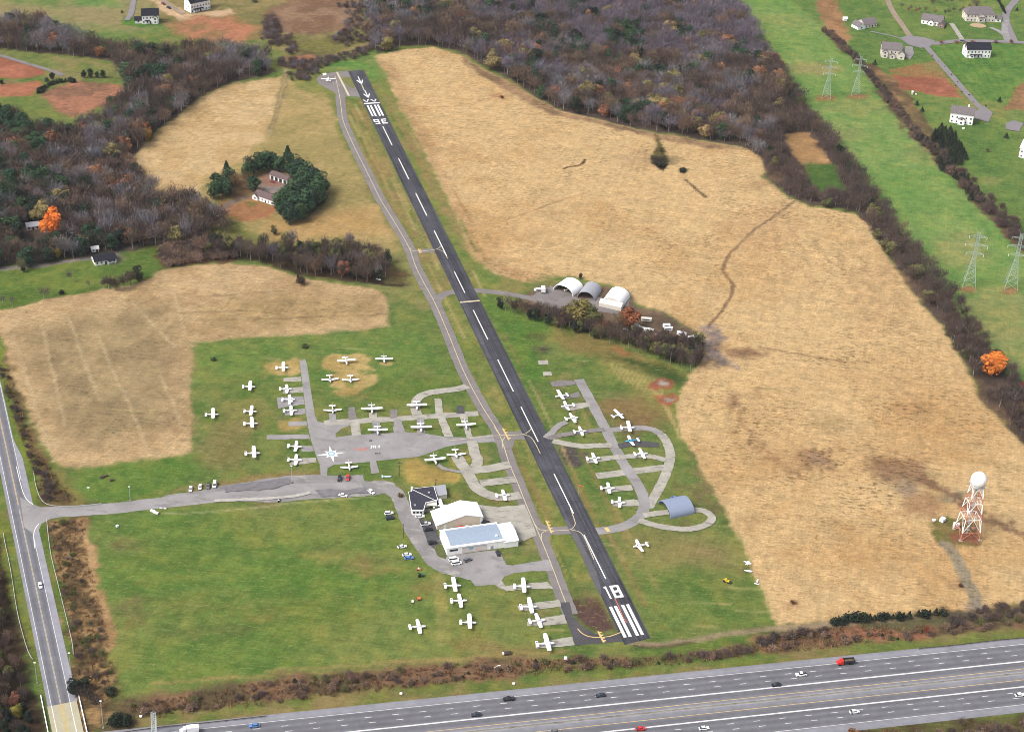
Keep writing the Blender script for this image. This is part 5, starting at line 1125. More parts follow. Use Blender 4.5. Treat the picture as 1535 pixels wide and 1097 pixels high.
def win(root, x, y, z, w, h, face='s', frame=True):
    mb = MB(); d_ = .05
    if face in 'sn':
        s_ = -1 if face == 's' else 1
        mb.box(x - w / 2, x + w / 2, min(y, y + s_ * d_), max(y, y + s_ * d_), z, z + h); o = mb.build('window', M['glass'], root)
        if frame: f = MB(); f.box(x - w / 2 - .1, x + w / 2 + .1, min(y, y + s_ * .03), max(y, y + s_ * .03), z - .1, z + h + .1); f.build('frame', M['white_paint'], o)
    else:
        s_ = -1 if face == 'w' else 1
        mb.box(min(x, x + s_ * d_), max(x, x + s_ * d_), y - w / 2, y + w / 2, z, z + h); o = mb.build('window', M['glass'], root)
        if frame: f = MB(); f.box(min(x, x + s_ * .03), max(x, x + s_ * .03), y - w / 2 - .1, y + w / 2 + .1, z - .1, z + h + .1); f.build('frame', M['white_paint'], o)
    return o
def bx(root, name, mat, *a):
    mb = MB(); mb.box(*a); return mb.build(name, mat, root)
def house(x, y, dx, dy, w, d_, h, rh, wm, rm, lb, hip=0.0, wing=None, porch=None, chim=None, rows=2, garage=None, gab=None, cat='house', name='house', cols=5, pan=None):
    """x, y: picture pixel of the middle of the wall foot that faces the viewer; dx, dy along that wall"""
    rs_k = 2.9
    if h > 5: h *= 1.38; rh *= 1.25; d_ *= 1.12; rs_k = 3.6
    a = gdir(x, y, dx / 4, dy / 4); p = g(x, y); root = empty(name, (p[0], p[1], .02), a)
    mb = MB(); gable(mb, -w / 2, w / 2, 0, d_, 0, h, h + rh) if not hip else mb.box(-w / 2, w / 2, 0, d_, 0, h); mb.build('wall', M[wm], root)
    mb = MB(); roofg(mb, -w / 2, w / 2, 0, d_, h, h + rh, 'x', .5, .2, hip); rf = mb.build('roof', M[rm], root)
    if chim is not None: bx(rf, 'chimney', M[chim[2] if len(chim) > 2 else 'brick'], chim[0] - .6, chim[0] + .6, chim[1] - .5, chim[1] + .5, h, h + rh + 1.4)
    for r_ in range(rows):
        z = .9 + r_ * rs_k
        for k in range(cols):
            xx = -w / 2 + w * (k + .5) / cols
            if r_ == 0 and k == cols // 2: 
                bx(root, 'door', M['roof_black'], xx - .55, xx + .55, -.06, 0, 0, 2.2)
            else: win(root, xx, 0, z, 1.1, 1.4)
        for s_, f in ((-w / 2, 'w'), (w / 2, 'e')):
            for yy in (d_ * .3, d_ * .7): win(root, s_, yy, z, 1.0, 1.3, f)
    if wing:      # x0,x1,y0,y1,h,rh,axis, garage doors face
        x0, x1, y0, y1, hh, rr, ax = wing[:7]
        mb = MB(); gable(mb, x0, x1, y0, y1, 0, hh, hh + rr, ax); wg = mb.build('garage_wing', M[wing[7] if len(wing) > 7 else wm], root)
        mb = MB(); roofg(mb, x0, x1, y0, y1, hh, hh + rr, ax, .4, .2); mb.build('roof', M[rm], wg)
        win(root, (x0 + x1) / 2, y0, 1, 1.6, 1.3)
    for gb in (gab or []):
        x0, x1, y0, hh, rr = gb
        mb = MB(); gable(mb, x0, x1, y0, 2.0, 0, hh, hh + rr, 'y'); wg = mb.build('front_gable', M[wm], root)
        mb = MB(); roofg(mb, x0, x1, y0, 3.5, hh, hh + rr, 'y', .35, .18); mb.build('roof', M[rm], wg)
        for r_ in range(2 if hh > 4 else 1): win(root, (x0 + x1) / 2, y0, 1 + 2.9 * r_, 1.6, 1.4)
    if porch:
        x0, x1, y0, z = porch
        pr = bx(root, 'porch_roof', M[rm], x0, x1, y0, -.02, z, z + .25)
        for xx in (x0 + .2, x1 - .2): bx(pr, 'porch_post', M['white_paint'], xx - .12, xx + .12, y0 + .1, y0 + .34, 0, z)
    return tag(root, lb, cat)
house(226, 36, 34, -1, 14.5, 9.5, 5.6, 3.4, 'siding', 'roof_black', 'white two-storey house with black roof and low side garage, on the green lawn', wing=(-13.5, -7.3, 1.5, 9, 2.8, 2.2, 'x'), gab=[(2, 6, -1.6, 5.6, 2)], porch=(-5, -.5, -3, 3.2), cols=5)
house(301, 17, 37, -8, 20, 10, 6.4, 3.6, 'siding', 'roof_black', 'large white house being built on bare earth, long dark roof', porch=(-8, 2, -2.4, 3.2), cols=7)
house(1305, 42, 26, -4, 14, 12, 3.6, 3.6, 'cream_siding', 'roof_grey', 'grey-roofed single-storey house with pale garage side at the head of the cul-de-sac', wing=(-15, -7.2, -1, 9, 3, 3, 'y', 'siding'), rows=1, hip=0, cols=4)
house(1396, 38, 38, 6, 19, 11, 4.2, 4.2, 'siding', 'roof_grey', 'white-gabled house with mottled grey roof between the street and the lane', gab=[(-3, 2, -1.8, 3.4, 2)], wing=(6, 12, -4.5, 6, 3, 2.6, 'y', 'brick'), rows=1, cols=5)
house(1469, 33, 50, 1, 27, 12, 5.2, 4.2, 'cream_siding', 'roof_grey', 'wide grey-roofed house with white pillared front and round terrace', gab=[(-3.6, 3.6, -2, 5.8, 2.6)], porch=(-3, 3, -3.6, 5.0), cols=8, hip=5, wing=(14, 20, 0, 9, 3, 2.4, 'x', 'siding'))
house(1335, 87, 34, 3, 17, 11, 5.4, 3.6, 'cream_siding', 'roof_grey', 'pale grey house with several gables on the near side of the cul-de-sac', gab=[(-7.5, -3, -1.8, 5.4, 2), (-1, 3.2, -2.6, 3.2, 1.8)], wing=(6, 11.5, -2.5, 7, 5, 2.6, 'y'), cols=5)
house(1466, 87, 42, 0, 22, 10, 5.6, 3.4, 'siding', 'roof_black', 'long white house with dark roof in the big mown lawn', gab=[(-8, -4.5, -1.6, 2.6, 1)], porch=(-5, 3, -1.8, 3.0), chim=(-11, 5), cols=7)
house(1440, 186, 36, 5, 18, 9.5, 6.2, 3.4, 'siding', 'roof_grey', 'white two-storey house with grey roof and white chimney beside the driveway end', gab=[(-2.4, 2.6, -2.4, 4.6, 1.2)], chim=(4, 7, 'siding'), cols=5)
house(1544, 240, 34, 8, 18, 14, 5.8, 3.2, 'siding', 'siding', 'all-white house cut by the edge of the picture', cols=5)
house(159, 396, 28, -5, 14, 9, 3.0, 1.9, 'siding', 'roof_black', 'small white bungalow with black roof beside the wooded lane', rows=1, cols=5, porch=(1, 6, -1.8, 2.4))
house(50, 345, 16, -2, 8, 6, 2.8, 1.8, 'cream_siding', 'arch_grey', 'old pale-roofed house half hidden in the wood by the orange tree', rows=1, cols=3)
house(143, 378, 8, -1, 4.5, 3.5, 2.4, 1.2, 'siding', 'siding', 'tiny white shed behind the small bungalow', rows=1, cols=2, cat='shed', name='garden_shed')
house(395.5, 303.5, 34, 12, 17.5, 8, 3.8, 2.0, 'siding', 'roof_brown', 'white farmhouse with brown roof and long porch inside the evergreen ring', rows=1, cols=6, wing=(8.8, 15, 1.5, 7, 2.8, 1.6, 'x'), gab=[(-9.5, -5, -1.2, 3, 1.8)])
house(417, 272.5, 34, 12, 16, 6.5, 3.6, 1.6, 'siding', 'roof_brown', 'white farm garage with open bays and reddish roof among the evergreens', rows=0, cat='garage', name='farm_garage')
fg = S.collection.objects[-1]
fgr = [o for o in S.collection.objects if o.name.startswith('farm_garage')][0]
for k in range(4): bx(fgr, 'garage_opening', M['dark'], -7 + 4 * k, -4.4 + 4 * k, -.06, 0, 0, 2.8)
house(1267, 32, 7, 0, 3.5, 3, 2.4, 1.0, 'siding', 'siding', 'tiny pale shed at the edge of the wood left of the grey-roofed house', rows=0, cat='shed', name='garden_shed')

# terminal: dark low roof over white walls
def poly_build(root, name, mat, pts, z0, z1):
    mb = MB(); mb.prism(pts, z0, z1); return mb.build(name, mat, root)
def px_local(origin, pts, z=0.0):
    o = G(*origin); return [tuple(np.array(g(x, y, z)) - o) for x, y in pts]
org = (632, 760)
root = empty('terminal_building', (*g(*org), .05)); tag(root, 'low white terminal building with flat dark roof and pale diagonal ridge line', 'building')
rz = 3.6
rp = px_local(org, [(612.8, 737.2), (617.5, 736), (618, 732.5), (649.8, 728.8), (656, 748.6), (638, 753), (634.8, 764.2), (617, 764)], rz)
if sum(a[0] * b_[1] - b_[0] * a[1] for a, b_ in zip(rp, rp[1:] + rp[:1])) < 0: rp = rp[::-1]
poly_build(root, 'roof', M['roof_dark'], rp, rz - .25, rz)
c0 = np.mean(np.array(rp), 0); wp = [tuple(c0 + (np.array(p) - c0) * .965) for p in rp]
wl = poly_build(root, 'wall', M['siding'], wp, 0, rz - .26)
ed = [tuple(c0 + (np.array(p) - c0) * 1.012) for p in rp]
mb = MB()
for i in range(len(ed)):
    a, b_ = ed[i], ed[(i + 1) % len(ed)]; mb.bar((*a, rz - .1), (*b_, rz - .1), .16)
mb.build('roof_trim', M['white_paint'], root)
a_, b_ = px_local(org, [(619, 734), (654.5, 751)], rz + .02); mb = MB(); mb.bar((*a_, rz + .06), (*b_, rz + .06), .14); mb.build('ridge_cap', M['siding'], root)
for x, y in ((622, 757.5), (643, 738.5)):
    q = px_local(org, [(x, y)], rz)[0]; bx(root, 'roof_vent', M['grey_metal'], q[0] - .6, q[0] + .6, q[1] - .4, q[1] + .4, rz, rz + .5)
q = px_local(org, [(617.2, 733.5)], rz)[0]; bx(root, 'chimney', M['siding'], q[0] - .5, q[0] + .5, q[1] - .5, q[1] + .5, 0, rz + 1.6)
q = px_local(org, [(645, 755)], 2.4)[0]; po = bx(root, 'porch', M['cream_siding'], q[0] - 3.2, q[0] + 3.4, q[1] - 1.5, q[1] + 1.6, 2.3, 2.5)
for sx in (-3, 3.1): bx(po, 'porch_post', M['white_paint'], q[0] + sx, q[0] + sx + .15, q[1] - 1.4, q[1] - 1.25, 0, 2.3)
e1, e2 = [np.array(px_local(org, [p], 0)[0]) for p in ((618.5, 768.5), (634, 768.5))]
for t in (.25, .7):
    q = wp; mp = np.array(wp)
lo = sorted(wp, key=lambda p: p[1])[:2]; lo.sort()
for t in (.2, .5, .8):
    q = np.array(lo[0]) * (1 - t) + np.array(lo[1]) * t; bx(root, 'window', M['glass'], q[0] - .6, q[0] + .6, q[1] - .08, q[1] + .1, 1.0, 2.2)
ar = px_local(org, [(650.5, 728.2), (667.5, 725.6), (670.5, 741), (657, 743)], 2.6)
if sum(a[0] * b_[1] - b_[0] * a[1] for a, b_ in zip(ar, ar[1:] + ar[:1])) < 0: ar = ar[::-1]
an = poly_build(root, 'annex', M['cream_siding'], [tuple(np.mean(np.array(ar), 0) + (np.array(p) - np.mean(np.array(ar), 0)) * .96) for p in ar], 0, 2.35)
poly_build(an, 'roof', M['arch_grey'], ar, 2.36, 2.6)

# gabled hangar
p0, p1 = G(654.8, 793.6), G(722.8, 784.8); ax = p1 - p0; Wd = float(np.hypot(*ax)); a = math.atan2(ax[1], ax[0])
root = empty('gabled_hangar', (*p0, .08), a); tag(root, 'white-roofed gabled hangar with beige end wall beside the dark-roofed terminal', 'hangar')
Dp = 12.5; pf = [(0, 0), (Wd, 0), (Wd, 4.3), (Wd * .63, 6.9), (0, 2.5)]
mb = MB(); mb.add([(x, 0, z) for x, z in pf] + [(x, Dp, z) for x, z in pf], [(0, 1, 2, 3, 4), (9, 8, 7, 6, 5), (0, 4, 9, 5), (1, 6, 7, 2)]); mb.build('wall', M['beige_metal'], root)
mb = MB()
for (xa, za), (xb, zb) in (((-.5, 2.32), (Wd * .63, 6.92)), ((Wd * .63, 6.92), (Wd + .5, 4.15))):
    q = [(xa, -.4, za), (xb, -.4, zb), (xb, Dp + .4, zb), (xa, Dp + .4, za)]
    mb.add([(x, y, z + .03) for x, y, z in q] + [(x, y, z + .28) for x, y, z in q], [(3, 2, 1, 0), (4, 5, 6, 7), (0, 1, 5, 4), (1, 2, 6, 5), (2, 3, 7, 6), (3, 0, 4, 7)])
mb.build('roof', M['white_paint'], root)
bx(root, 'door', M['siding'], 3.6, 5.0, -.08, 0, 0, 2.2); bx(root, 'corner_post', M['white_paint'], Wd - 1.2, Wd + .1, -.07, 0, 0, 4.0)
bx(root, 'corner_post', M['white_paint'], -.1, .35, -.07, 0, 0, 2.3)
bx(root, 'side_door', M['grey_metal'], Wd, Wd + .06, 3, 9.5, 0, 3.2)

# long low hangar with blue roof panel
p0, p1 = G(670, 832.6), G(776.4, 817.8); ax = p1 - p0; Wd = float(np.hypot(*ax)); a = math.atan2(ax[1], ax[0])
root = empty('long_hangar', (*p0, .08), a); tag(root, 'long white hangar with pale blue roof panel and wide folding door', 'hangar')
Dp = 15.5; H1, H2, HR = 4.6, 3.2, 5.5
mb = MB(); pf = [(0, 0), (Dp, 0), (Dp, 4.4), (Dp * .5, HR), (0, H1)]
mb.add([(0, y, z) for y, z in pf] + [(Wd * .80, y, z) for y, z in pf], [(0, 4, 3, 2, 1), (5, 6, 7, 8, 9), (0, 5, 9, 4), (1, 2, 7, 6)])
mb.build('wall', M['siding'], root)
mb = MB(); roofg(mb, 0, Wd * .8, 0, Dp, 4.5, HR + .05, 'x', .3, .18); rf = mb.build('roof', M['white_paint'], root)
mb = MB()
for s_ in (0, 1):
    ya, yb = (1.0, Dp * .5 - .05) if s_ == 0 else (Dp * .5 + .05, Dp - 1.4)
    zf = lambda y: 4.5 + (HR + .05 - 4.5) * (1 - abs(y - Dp / 2) / (Dp / 2)) + .24
    mb.add([(2.0, ya, zf(ya)), (Wd * .79, ya, zf(ya)), (Wd * .79, yb, zf(yb)), (2.0, yb, zf(yb))], [(0, 1, 2, 3)])
mb.build('blue_panel', M['blue_roof'], rf)
bx(rf, 'roof_vent', M['white_paint'], Wd * .70, Wd * .73, 3.0, 4.0, 5.1, 5.9); bx(rf, 'roof_vent', M['grey_metal'], Wd * .25, Wd * .60, Dp - 1.1, Dp - .8, 4.8, 5.0)
mb = MB(); gable(mb, Wd * .80, Wd, -.4, Dp * .98, 0, 3.6, 4.9, 'x'); wg = mb.build('side_wing', M['siding'], root)
mb = MB(); roofg(mb, Wd * .8, Wd, -.4, Dp * .98, 3.6, 4.9, 'x', .3, .18); mb.build('roof', M['white_paint'], wg)
dr = bx(root, 'folding_door', M['cream_siding'], Wd * .21, Wd * .56, -.12, 0, .1, 3.6)
bx(dr, 'door_track', M['grey_metal'], Wd * .21, Wd * .56, -.2, -.12, 3.3, 3.7); bx(dr, 'blue_sign_panel', M['blue_paint'], Wd * .305, Wd * .365, -.18, -.12, 2.0, 3.2); bx(dr, 'pink_panel', plain('faded_pink', (.62, .46, .46), .8), Wd * .40, Wd * .47, -.16, -.12, .6, 1.6)
bx(root, 'window', M['glass'], Wd * .035, Wd * .15, -.08, 0, 2.2, 3.3)
bx(root, 'side_door', M['grey_metal'], Wd * .61, Wd * .65, -.06, 0, 0, 2.1)

# arched shelters
def arch(name, c, a, Wd, L, H, mat, lb, closed_back=True, end_wall=None, thick=.25):
    """c: ground middle of the open end; the vault runs along +y from there"""
    root = empty(name, (*c, .05), a); tag(root, lb, 'shelter')
    n_ = 18; mb = MB(); out = [(-Wd / 2 * math.cos(PI * k / n_), H * math.sin(PI * k / n_) ** .85) for k in range(n_ + 1)]
    inn = [(x * (1 - thick / (Wd / 2)), max(z - thick, 0) if 0 < k < n_ else 0) for k, (x, z) in enumerate(out)]
    vs = []
    for y in (0, L): vs += [(x, y, z) for x, z in out] + [(x, y, z) for x, z in inn]
    m_ = n_ + 1; fs = []
    for k in range(n_):
        fs += [(k, k + 1, 2 * m_ + k + 1, 2 * m_ + k), (m_ + k + 1, m_ + k, 3 * m_ + k, 3 * m_ + k + 1), (k + 1, k, m_ + k, m_ + k + 1), (2 * m_ + k, 2 * m_ + k + 1, 3 * m_ + k + 1, 3 * m_ + k)]
    mb.add(vs, fs); mb.build('vault', mat, root)
    if closed_back:
        mb = MB(); q = [(x * .985, L - .3, z * .985) for x, z in out]; mb.add(q + [(x, y + .15, z) for x, y, z in q], [tuple(range(m_)), tuple(range(2 * m_ - 1, m_ - 1, -1))]); mb.build('back_wall', M['grey_metal'], root)
    if end_wall:
        mb = MB(); q = [(x * .985, .25, z * .985) for x, z in out]; mb.add(q + [(x, y + .15, z) for x, y, z in q], [tuple(range(m_ - 1, -1, -1)), tuple(range(m_, 2 * m_))]); mb.build('front_wall', M[end_wall], root)
    return root
def base_mid(a_, b_): p, q = G(*a_), G(*b_); return (p + q) / 2, float(np.hypot(*(q - p))), math.atan2(*(q - p)[::-1])
c, w, a = base_mid((829, 434.8), (858.5, 445)); arch('arched_shelter', c, a, w, 13, 5.6, M['white_paint'], 'white arched shelter open at the front, leftmost of the three beside the big field')
c, w, a = base_mid((865, 446), (891, 451.5)); arch('arched_shelter', c, a, w, 15, 5.4, M['arch_grey'], 'grey corrugated arched shelter, dark inside, middle of the three')
c, w, a = base_mid((901, 456), (932, 463)); r_ = arch('arched_shelter', c, a, w, 16, 6.2, M['white_paint'], 'white arched shelter with pale lean-to front, rightmost of the three', end_wall='cream_siding')
mb = MB(); mb.add([(-w / 2 - .5, -3.2, 0), (w / 2 + .5, -3.2, 0), (w / 2 + .5, .2, 0), (-w / 2 - .5, .2, 0), (-w / 2 - .5, -3.2, 2.6), (w / 2 + .5, -3.2, 2.6), (w / 2 + .5, .2, 4.2), (-w / 2 - .5, .2, 4.2)], [(0, 1, 5, 4), (1, 2, 6, 5), (3, 0, 4, 7), (4, 5, 6, 7), (2, 3, 7, 6)]); mb.build('lean_to', M['cream_siding'], r_)
p0, p1 = G(1004.9, 778), G(1041, 770); ax = p1 - p0; L = float(np.hypot(*ax)); a = math.atan2(ax[1], ax[0]); nn = np.array([-ax[1], ax[0]]) / L
c = p0 + nn * 7.2; arch('arched_shelter', c, a - PI / 2, 14.4, L, 5.0, M['arch_blue'], 'blue-grey arched shelter standing alone inside the pale loop lane', closed_back=True)
for x, y, w, d_, h, lb in ((853, 440, 3.2, 1.6, 1.4, 'white tug vehicle under the mouth of the white arched shelter'),):
    r_ = empty('ground_tug', (*g(848, 436), .06), .4); bx(r_, 'body', M['white_paint'], -1.2, 1.2, -.7, .7, .3, 1.0); bx(r_, 'seat', M['black_paint'], -.6, 0, -.4, .4, 1.0, 1.4)
    for sx in (-.8, .8):
        for sy in (-.7, .7): bx(r_, 'wheel', M['rubber'], sx - .3, sx + .3, sy - .12, sy + .12, 0, .55)
    tag(r_, 'small white tug in the mouth of the leftmost white arched shelter', 'tug')
# round roofed vehicles, trailers and boats in the yard behind the trees
def trailer(name, x, y, a, L, Wd, H, col_, lb, cat, round_=True):
    root = empty(name, (*g(x, y, .8), .05), a)
    mb = MB(); n_ = 8; rings = []
    for xx, k in ((-L / 2, .82), (-L / 2 + .3, 1), (L / 2 - .4, 1), (L / 2, .8)):
        rings.append([(xx, -Wd / 2 * k, .5), (xx, -Wd / 2 * k, H - .3), (xx, -Wd / 2 * k * .8, H * (.96 + .04 * k)), (xx, Wd / 2 * k * .8, H * (.96 + .04 * k)), (xx, Wd / 2 * k, H - .3), (xx, Wd / 2 * k, .5)])
    mb.loft(rings); b_ = mb.build('body', M['tint'], root, color=col_)
    mb = MB(); mb.box(-L * .3, L * .3, -Wd / 2 - .04, -Wd / 2, H * .55, H * .8); mb.build('window', M['glass'], root)
    for s_ in (-1, 1):
        mb = MB(); mb.loft([[(.35 * math.cos(2 * PI * k / 10), s_ * Wd / 2 + dy, .35 + .35 * math.sin(2 * PI * k / 10)) for k in range(10)] for dy in (-.12, .05)]); mb.build('wheel', M['rubber'], root)
    mb = MB(); mb.bar((L / 2, 0, .5), (L / 2 + 1.2, 0, .45), .06); mb.build('tow_bar', M['grey_metal'], root)
    return tag(root, lb, cat)
for x, y, a, L, c_, lb in ((968.9, 480, -.05, 6.5, (.6, .56, .48), 'cream trailer standing clear of the trees at the edge of the tan field'), (953.7, 490, -.6, 5, CW, 'white trailer nearest the rust-coloured tree in the yard'),
                           (962, 494, -.5, 6, CW, 'white long trailer, left of the pair in the middle of the yard'), (974, 496.5, -.4, 4.5, CW, 'white trailer, right of the pair in the middle of the yard'),
                           (999, 489.5, .1, 4.5, CW, 'small white trailer farthest back in the yard'), (1002, 494, .1, 5.0, CW, 'white trailer just in front of the farthest one'),
                           (988, 504.5, .3, 5, CW, 'white trailer with pinkish boxes beside it'), (996, 506.5, .3, 3.2, (.6, .3, .3), 'small pinkish trailer beside the white one'),
                           (1022, 501.5, -.35, 6, CW, 'white trailer left of the row nearest the dirt road'), (1036, 507.5, .4, 4.5, CW, 'white trailer at the right end of the yard'),
                           (954, 499.5, -.3, 5, (.5, .46, .40), 'beige trailer low in the shade of the yard trees'), (938, 497, -.2, 3.5, CSIL, 'grey trailer under the brown tree in the yard')):
    trailer('yard_trailer', x, y, a, L, 2.2, 2.6, c_, lb, 'trailer')
trailer('white_trailer', 805.5, 434.5, .5, 4.2, 1.8, 1.9, CW, 'small white trailer left of the white box truck by the shelters', 'trailer')
# odd pieces at the edges of the field
def wreck(x, y, a, lb, parts, c_=CW):
    root = empty('aircraft_wreck', (*g(x, y, .4), .05), a)
    for nm, k in parts:
        mb = MB()
        if nm == 'fuselage': mb.loft([ring(xx * k, w_, w_, .55) for xx, w_ in ((2.4, .5), (1.6, .9), (0, 1.0), (-1.5, .6), (-2.8, .3))])
        elif nm == 'wing': mb.box(-.7, .7, -2.6 * k, 2.6 * k, .25, .42)
        elif nm == 'tailplane': mb.box(-2.8, -2.2, -1.2, 1.2, .6, .68)
        mb.build(nm, M['tint'], root, color=c_)
    return tag(root, lb, 'wreck')
wreck(1121, 843.5, -.5, 'white broken aircraft wing and nose at the edge of the tan field, topmost of three', [('fuselage', .8), ('wing', .6)])
wreck(1122, 856, -.15, 'white wingless aircraft fuselage at the field edge, middle of three', [('fuselage', .8)])
wreck(1135.5, 871, 1.3, 'white folded aircraft wreck at the field edge, lowest of three', [('fuselage', .6), ('tailplane', 1)])
wreck(580, 714.5, .1, 'white and pale blue aircraft fuselage on the grass beside the drive', [('fuselage', 1.0), ('tailplane', 1)], (.45, .6, .72))
wreck(746, 999, .6, 'white curved aircraft part lying in the brush by the highway', [('fuselage', .7)]); wreck(848, 986, .05, 'white box-like aircraft part on the grass below the lowest pale pad', [('wing', .45)])
wreck(567.5, 387 + 32, -.4, 'white boat-like hull by the ditch at the end of the hedge', [('fuselage', .7)])
def small(name, x, y, cat, lb, boxes, a=0.0):
    root = empty(name, (*g(x, y), .05), a)
    for nm, mat, dims in boxes: bx(root, nm, M[mat] if isinstance(mat, str) else mat, *dims)
    return tag(root, lb, cat)
ylw = plain('machine_yellow', (.55, .38, .03), .6)
small('yellow_tractor', 1089, 872, 'tractor', 'old yellow machine standing on brown grass near the runway end', [('body', ylw, (-1.6, 1.4, -.6, .6, .5, 1.2)), ('cab', ylw, (-.9, .1, -.5, .5, 1.2, 1.9)), ('wheel', 'rubber', (-1.5, -.5, -.9, -.6, 0, 1.1)), ('wheel', 'rubber', (-1.5, -.5, .6, .9, 0, 1.1)), ('wheel', 'rubber', (.7, 1.3, -.8, -.55, 0, .7)), ('bucket', 'black_paint', (1.7, 2.4, -.9, .9, .1, .7))], -.5)
small('tractor', 631, 863.5, 'tractor', 'dark green tractor on the grass below the white vans', [('body', plain('machine_green', (.03, .12, .05), .6), (-1.4, 1.5, -.5, .5, .6, 1.3)), ('seat', 'black_paint', (-1.0, -.2, -.4, .4, 1.3, 1.9)), ('wheel', 'rubber', (-1.5, -.3, -1.0, -.6, 0, 1.4)), ('wheel', 'rubber', (-1.5, -.3, .6, 1.0, 0, 1.4)), ('wheel', 'rubber', (.8, 1.5, -.9, -.6, 0, .8)), ('headlight', 'white_paint', (1.5, 1.6, -.3, .3, 1.0, 1.2))], .2)
small('red_mower', 628, 853.5, 'mower', 'small red mower above the green tractor', [('deck', 'red_paint', (-1, 1, -.7, .7, .2, .6)), ('seat', 'white_paint', (-.4, .2, -.3, .3, .6, 1.1)), ('wheel', 'rubber', (-1, -.5, -.9, -.7, 0, .5)), ('wheel', 'rubber', (-1, -.5, .7, .9, 0, .5))])
small('orange_spreader', 628, 899, 'spreader', 'orange machine on the grass left of the parked aircraft', [('hopper', 'orange_paint', (-.8, .8, -.7, .7, .5, 1.3)), ('wheel', 'rubber', (-.4, .4, -.9, -.7, 0, .7)), ('wheel', 'rubber', (-.4, .4, .7, .9, 0, .7))])
small('white_tank', 618.5, 903, 'tank', 'small white tank on the grass left of the orange machine', [('tank', 'white_paint', (-.5, .5, -.4, .4, .3, 1.2)), ('frame', 'black_paint', (-.6, .6, -.5, .5, 0, .3))])
small('disc_harrow', 156, 715, 'farm implement', 'rusty dark farm implement on the grass north of the access road, larger one', [('frame', 'wood_dark', (-2.4, 2.4, -.4, .4, .4, .8)), ('tine_row', 'wood_dark', (-2.0, -.4, -1.3, .9, .1, .5)), ('tow_bar', 'wood_dark', (-.5, -.2, .4, 2.6, .4, .6))], .5)
small('disc_harrow', 168, 720.5, 'farm implement', 'rusty dark farm implement on the grass, smaller one beside the larger', [('frame', 'wood_dark', (-1.2, 1.2, -.5, .5, .2, .9)), ('tow_bar', 'wood_dark', (-.2, .1, .5, 1.8, .3, .5))], .3)
small('small_sign', 132.5, 735, 'sign', 'small white sign on a post in the grass beside the access road', [('post', 'metal', (-.06, .06, -.06, .06, 0, 2.2)), ('board', 'white_paint', (-.7, .7, -.05, .05, 1.5, 2.3))])
small('entrance_sign', 231, 768.5, 'sign', 'pair of white boards lying along the near side of the access road', [('board', 'white_paint', (-2.2, .0, -.3, .9, .3, 1.2)), ('board', 'white_paint', (.2, 2.6, -.9, .3, .3, 1.1)), ('post', 'metal', (-.1, .1, -.3, .1, 0, 1.2))], -.35)
small('marker_boards', 244.5, 763, 'sign', 'two low white marker boards right of the larger boards', [('board', 'white_paint', (-1.8, -.3, -.15, .15, .2, 1.0)), ('board', 'white_paint', (.3, 1.7, -.15, .15, .2, 1.0)), ('post', 'metal', (-.4, .4, -.05, .05, .5, .6))])
small('oil_drum_box', 176, 790, 'tank', 'small white tank alone in the corner of the mown field', [('tank', 'white_paint', (-.7, .6, -.5, .5, .2, 1.2)), ('stand', 'black_paint', (-.8, .7, -.6, .6, 0, .2))], .8)
small('motorcycle', 418.5, 751.5, 'motorcycle', 'black motorcycle with white seat at the near edge of the car park', [('frame', 'black_paint', (-.9, .9, -.2, .2, .3, 1.0)), ('seat', 'white_paint', (-.6, .1, -.3, .3, 1.0, 1.15)), ('wheel', 'rubber', (-1.3, -.6, -.1, .1, 0, .65)), ('wheel', 'rubber', (.6, 1.3, -.1, .1, 0, .65)), ('fork', 'black_paint', (.75, .95, -.35, .35, .6, 1.25))], 1.2)
small('propane_tank', 1401, 781, 'tank', 'small pale tank in the yard left of the radar tower, left one', [('tank', 'white_paint', (-1.3, .3, -.5, .5, .3, 1.2)), ('stand', 'grey_metal', (-1.0, 0, -.3, .3, 0, .3))])
small('propane_tank', 1412.5, 781.5, 'tank', 'larger cream tank in the yard left of the radar tower', [('tank', 'white_paint', (-1.4, 1.4, -1.1, 1.1, .3, 2.2)), ('stand', 'grey_metal', (-1.0, 1, -.7, .7, 0, .3))], .8)
small('equipment_cabinet', 1433, 790, 'cabinet', 'grey-white equipment cabinet at the left foot of the radar tower', [('cabinet', 'siding', (-1.4, 1.4, -1.2, 1.2, .2, 2.6)), ('base', 'concrete', (-1.7, 1.7, -1.5, 1.5, 0, .2))])
small('wooden_spools', 760.5, 980, 'debris', 'dark heap with a pale drum on the brown grass above the brush', [('heap', 'wood_dark', (-1.6, 1.8, -1.0, 1.0, 0, 1.0)), ('drum', 'siding', (-2.3, -1.5, -.4, .4, .2, 1.0)), ('heap_top', 'wood_dark', (-.6, 1.2, -.6, .6, 1.0, 1.5))], .2)
small('play_set', 1369, 142, 'play set', 'cream and dark play set on the lawn below the red earth', [('tower', 'cream_siding', (-1.6, -.2, -.7, .7, 0, 2.4)), ('canopy', 'white_paint', (-1.8, 0, -.9, .9, 2.4, 2.8)), ('slide', 'cream_siding', (1.4, 2.8, -.6, .6, .3, 1.2)), ('beam', 'wood_dark', (-.2, 1.4, -.1, .1, 1.6, 1.8))], -.3)
small('water_tank', 1444, 222 - 28, 'shed', 'small pale box at the edge of the evergreens', [('box', 'siding', (-.8, .8, -.5, .5, 0, 1.2)), ('lid', 'white_paint', (-.9, .9, -.6, .6, 1.2, 1.3))])
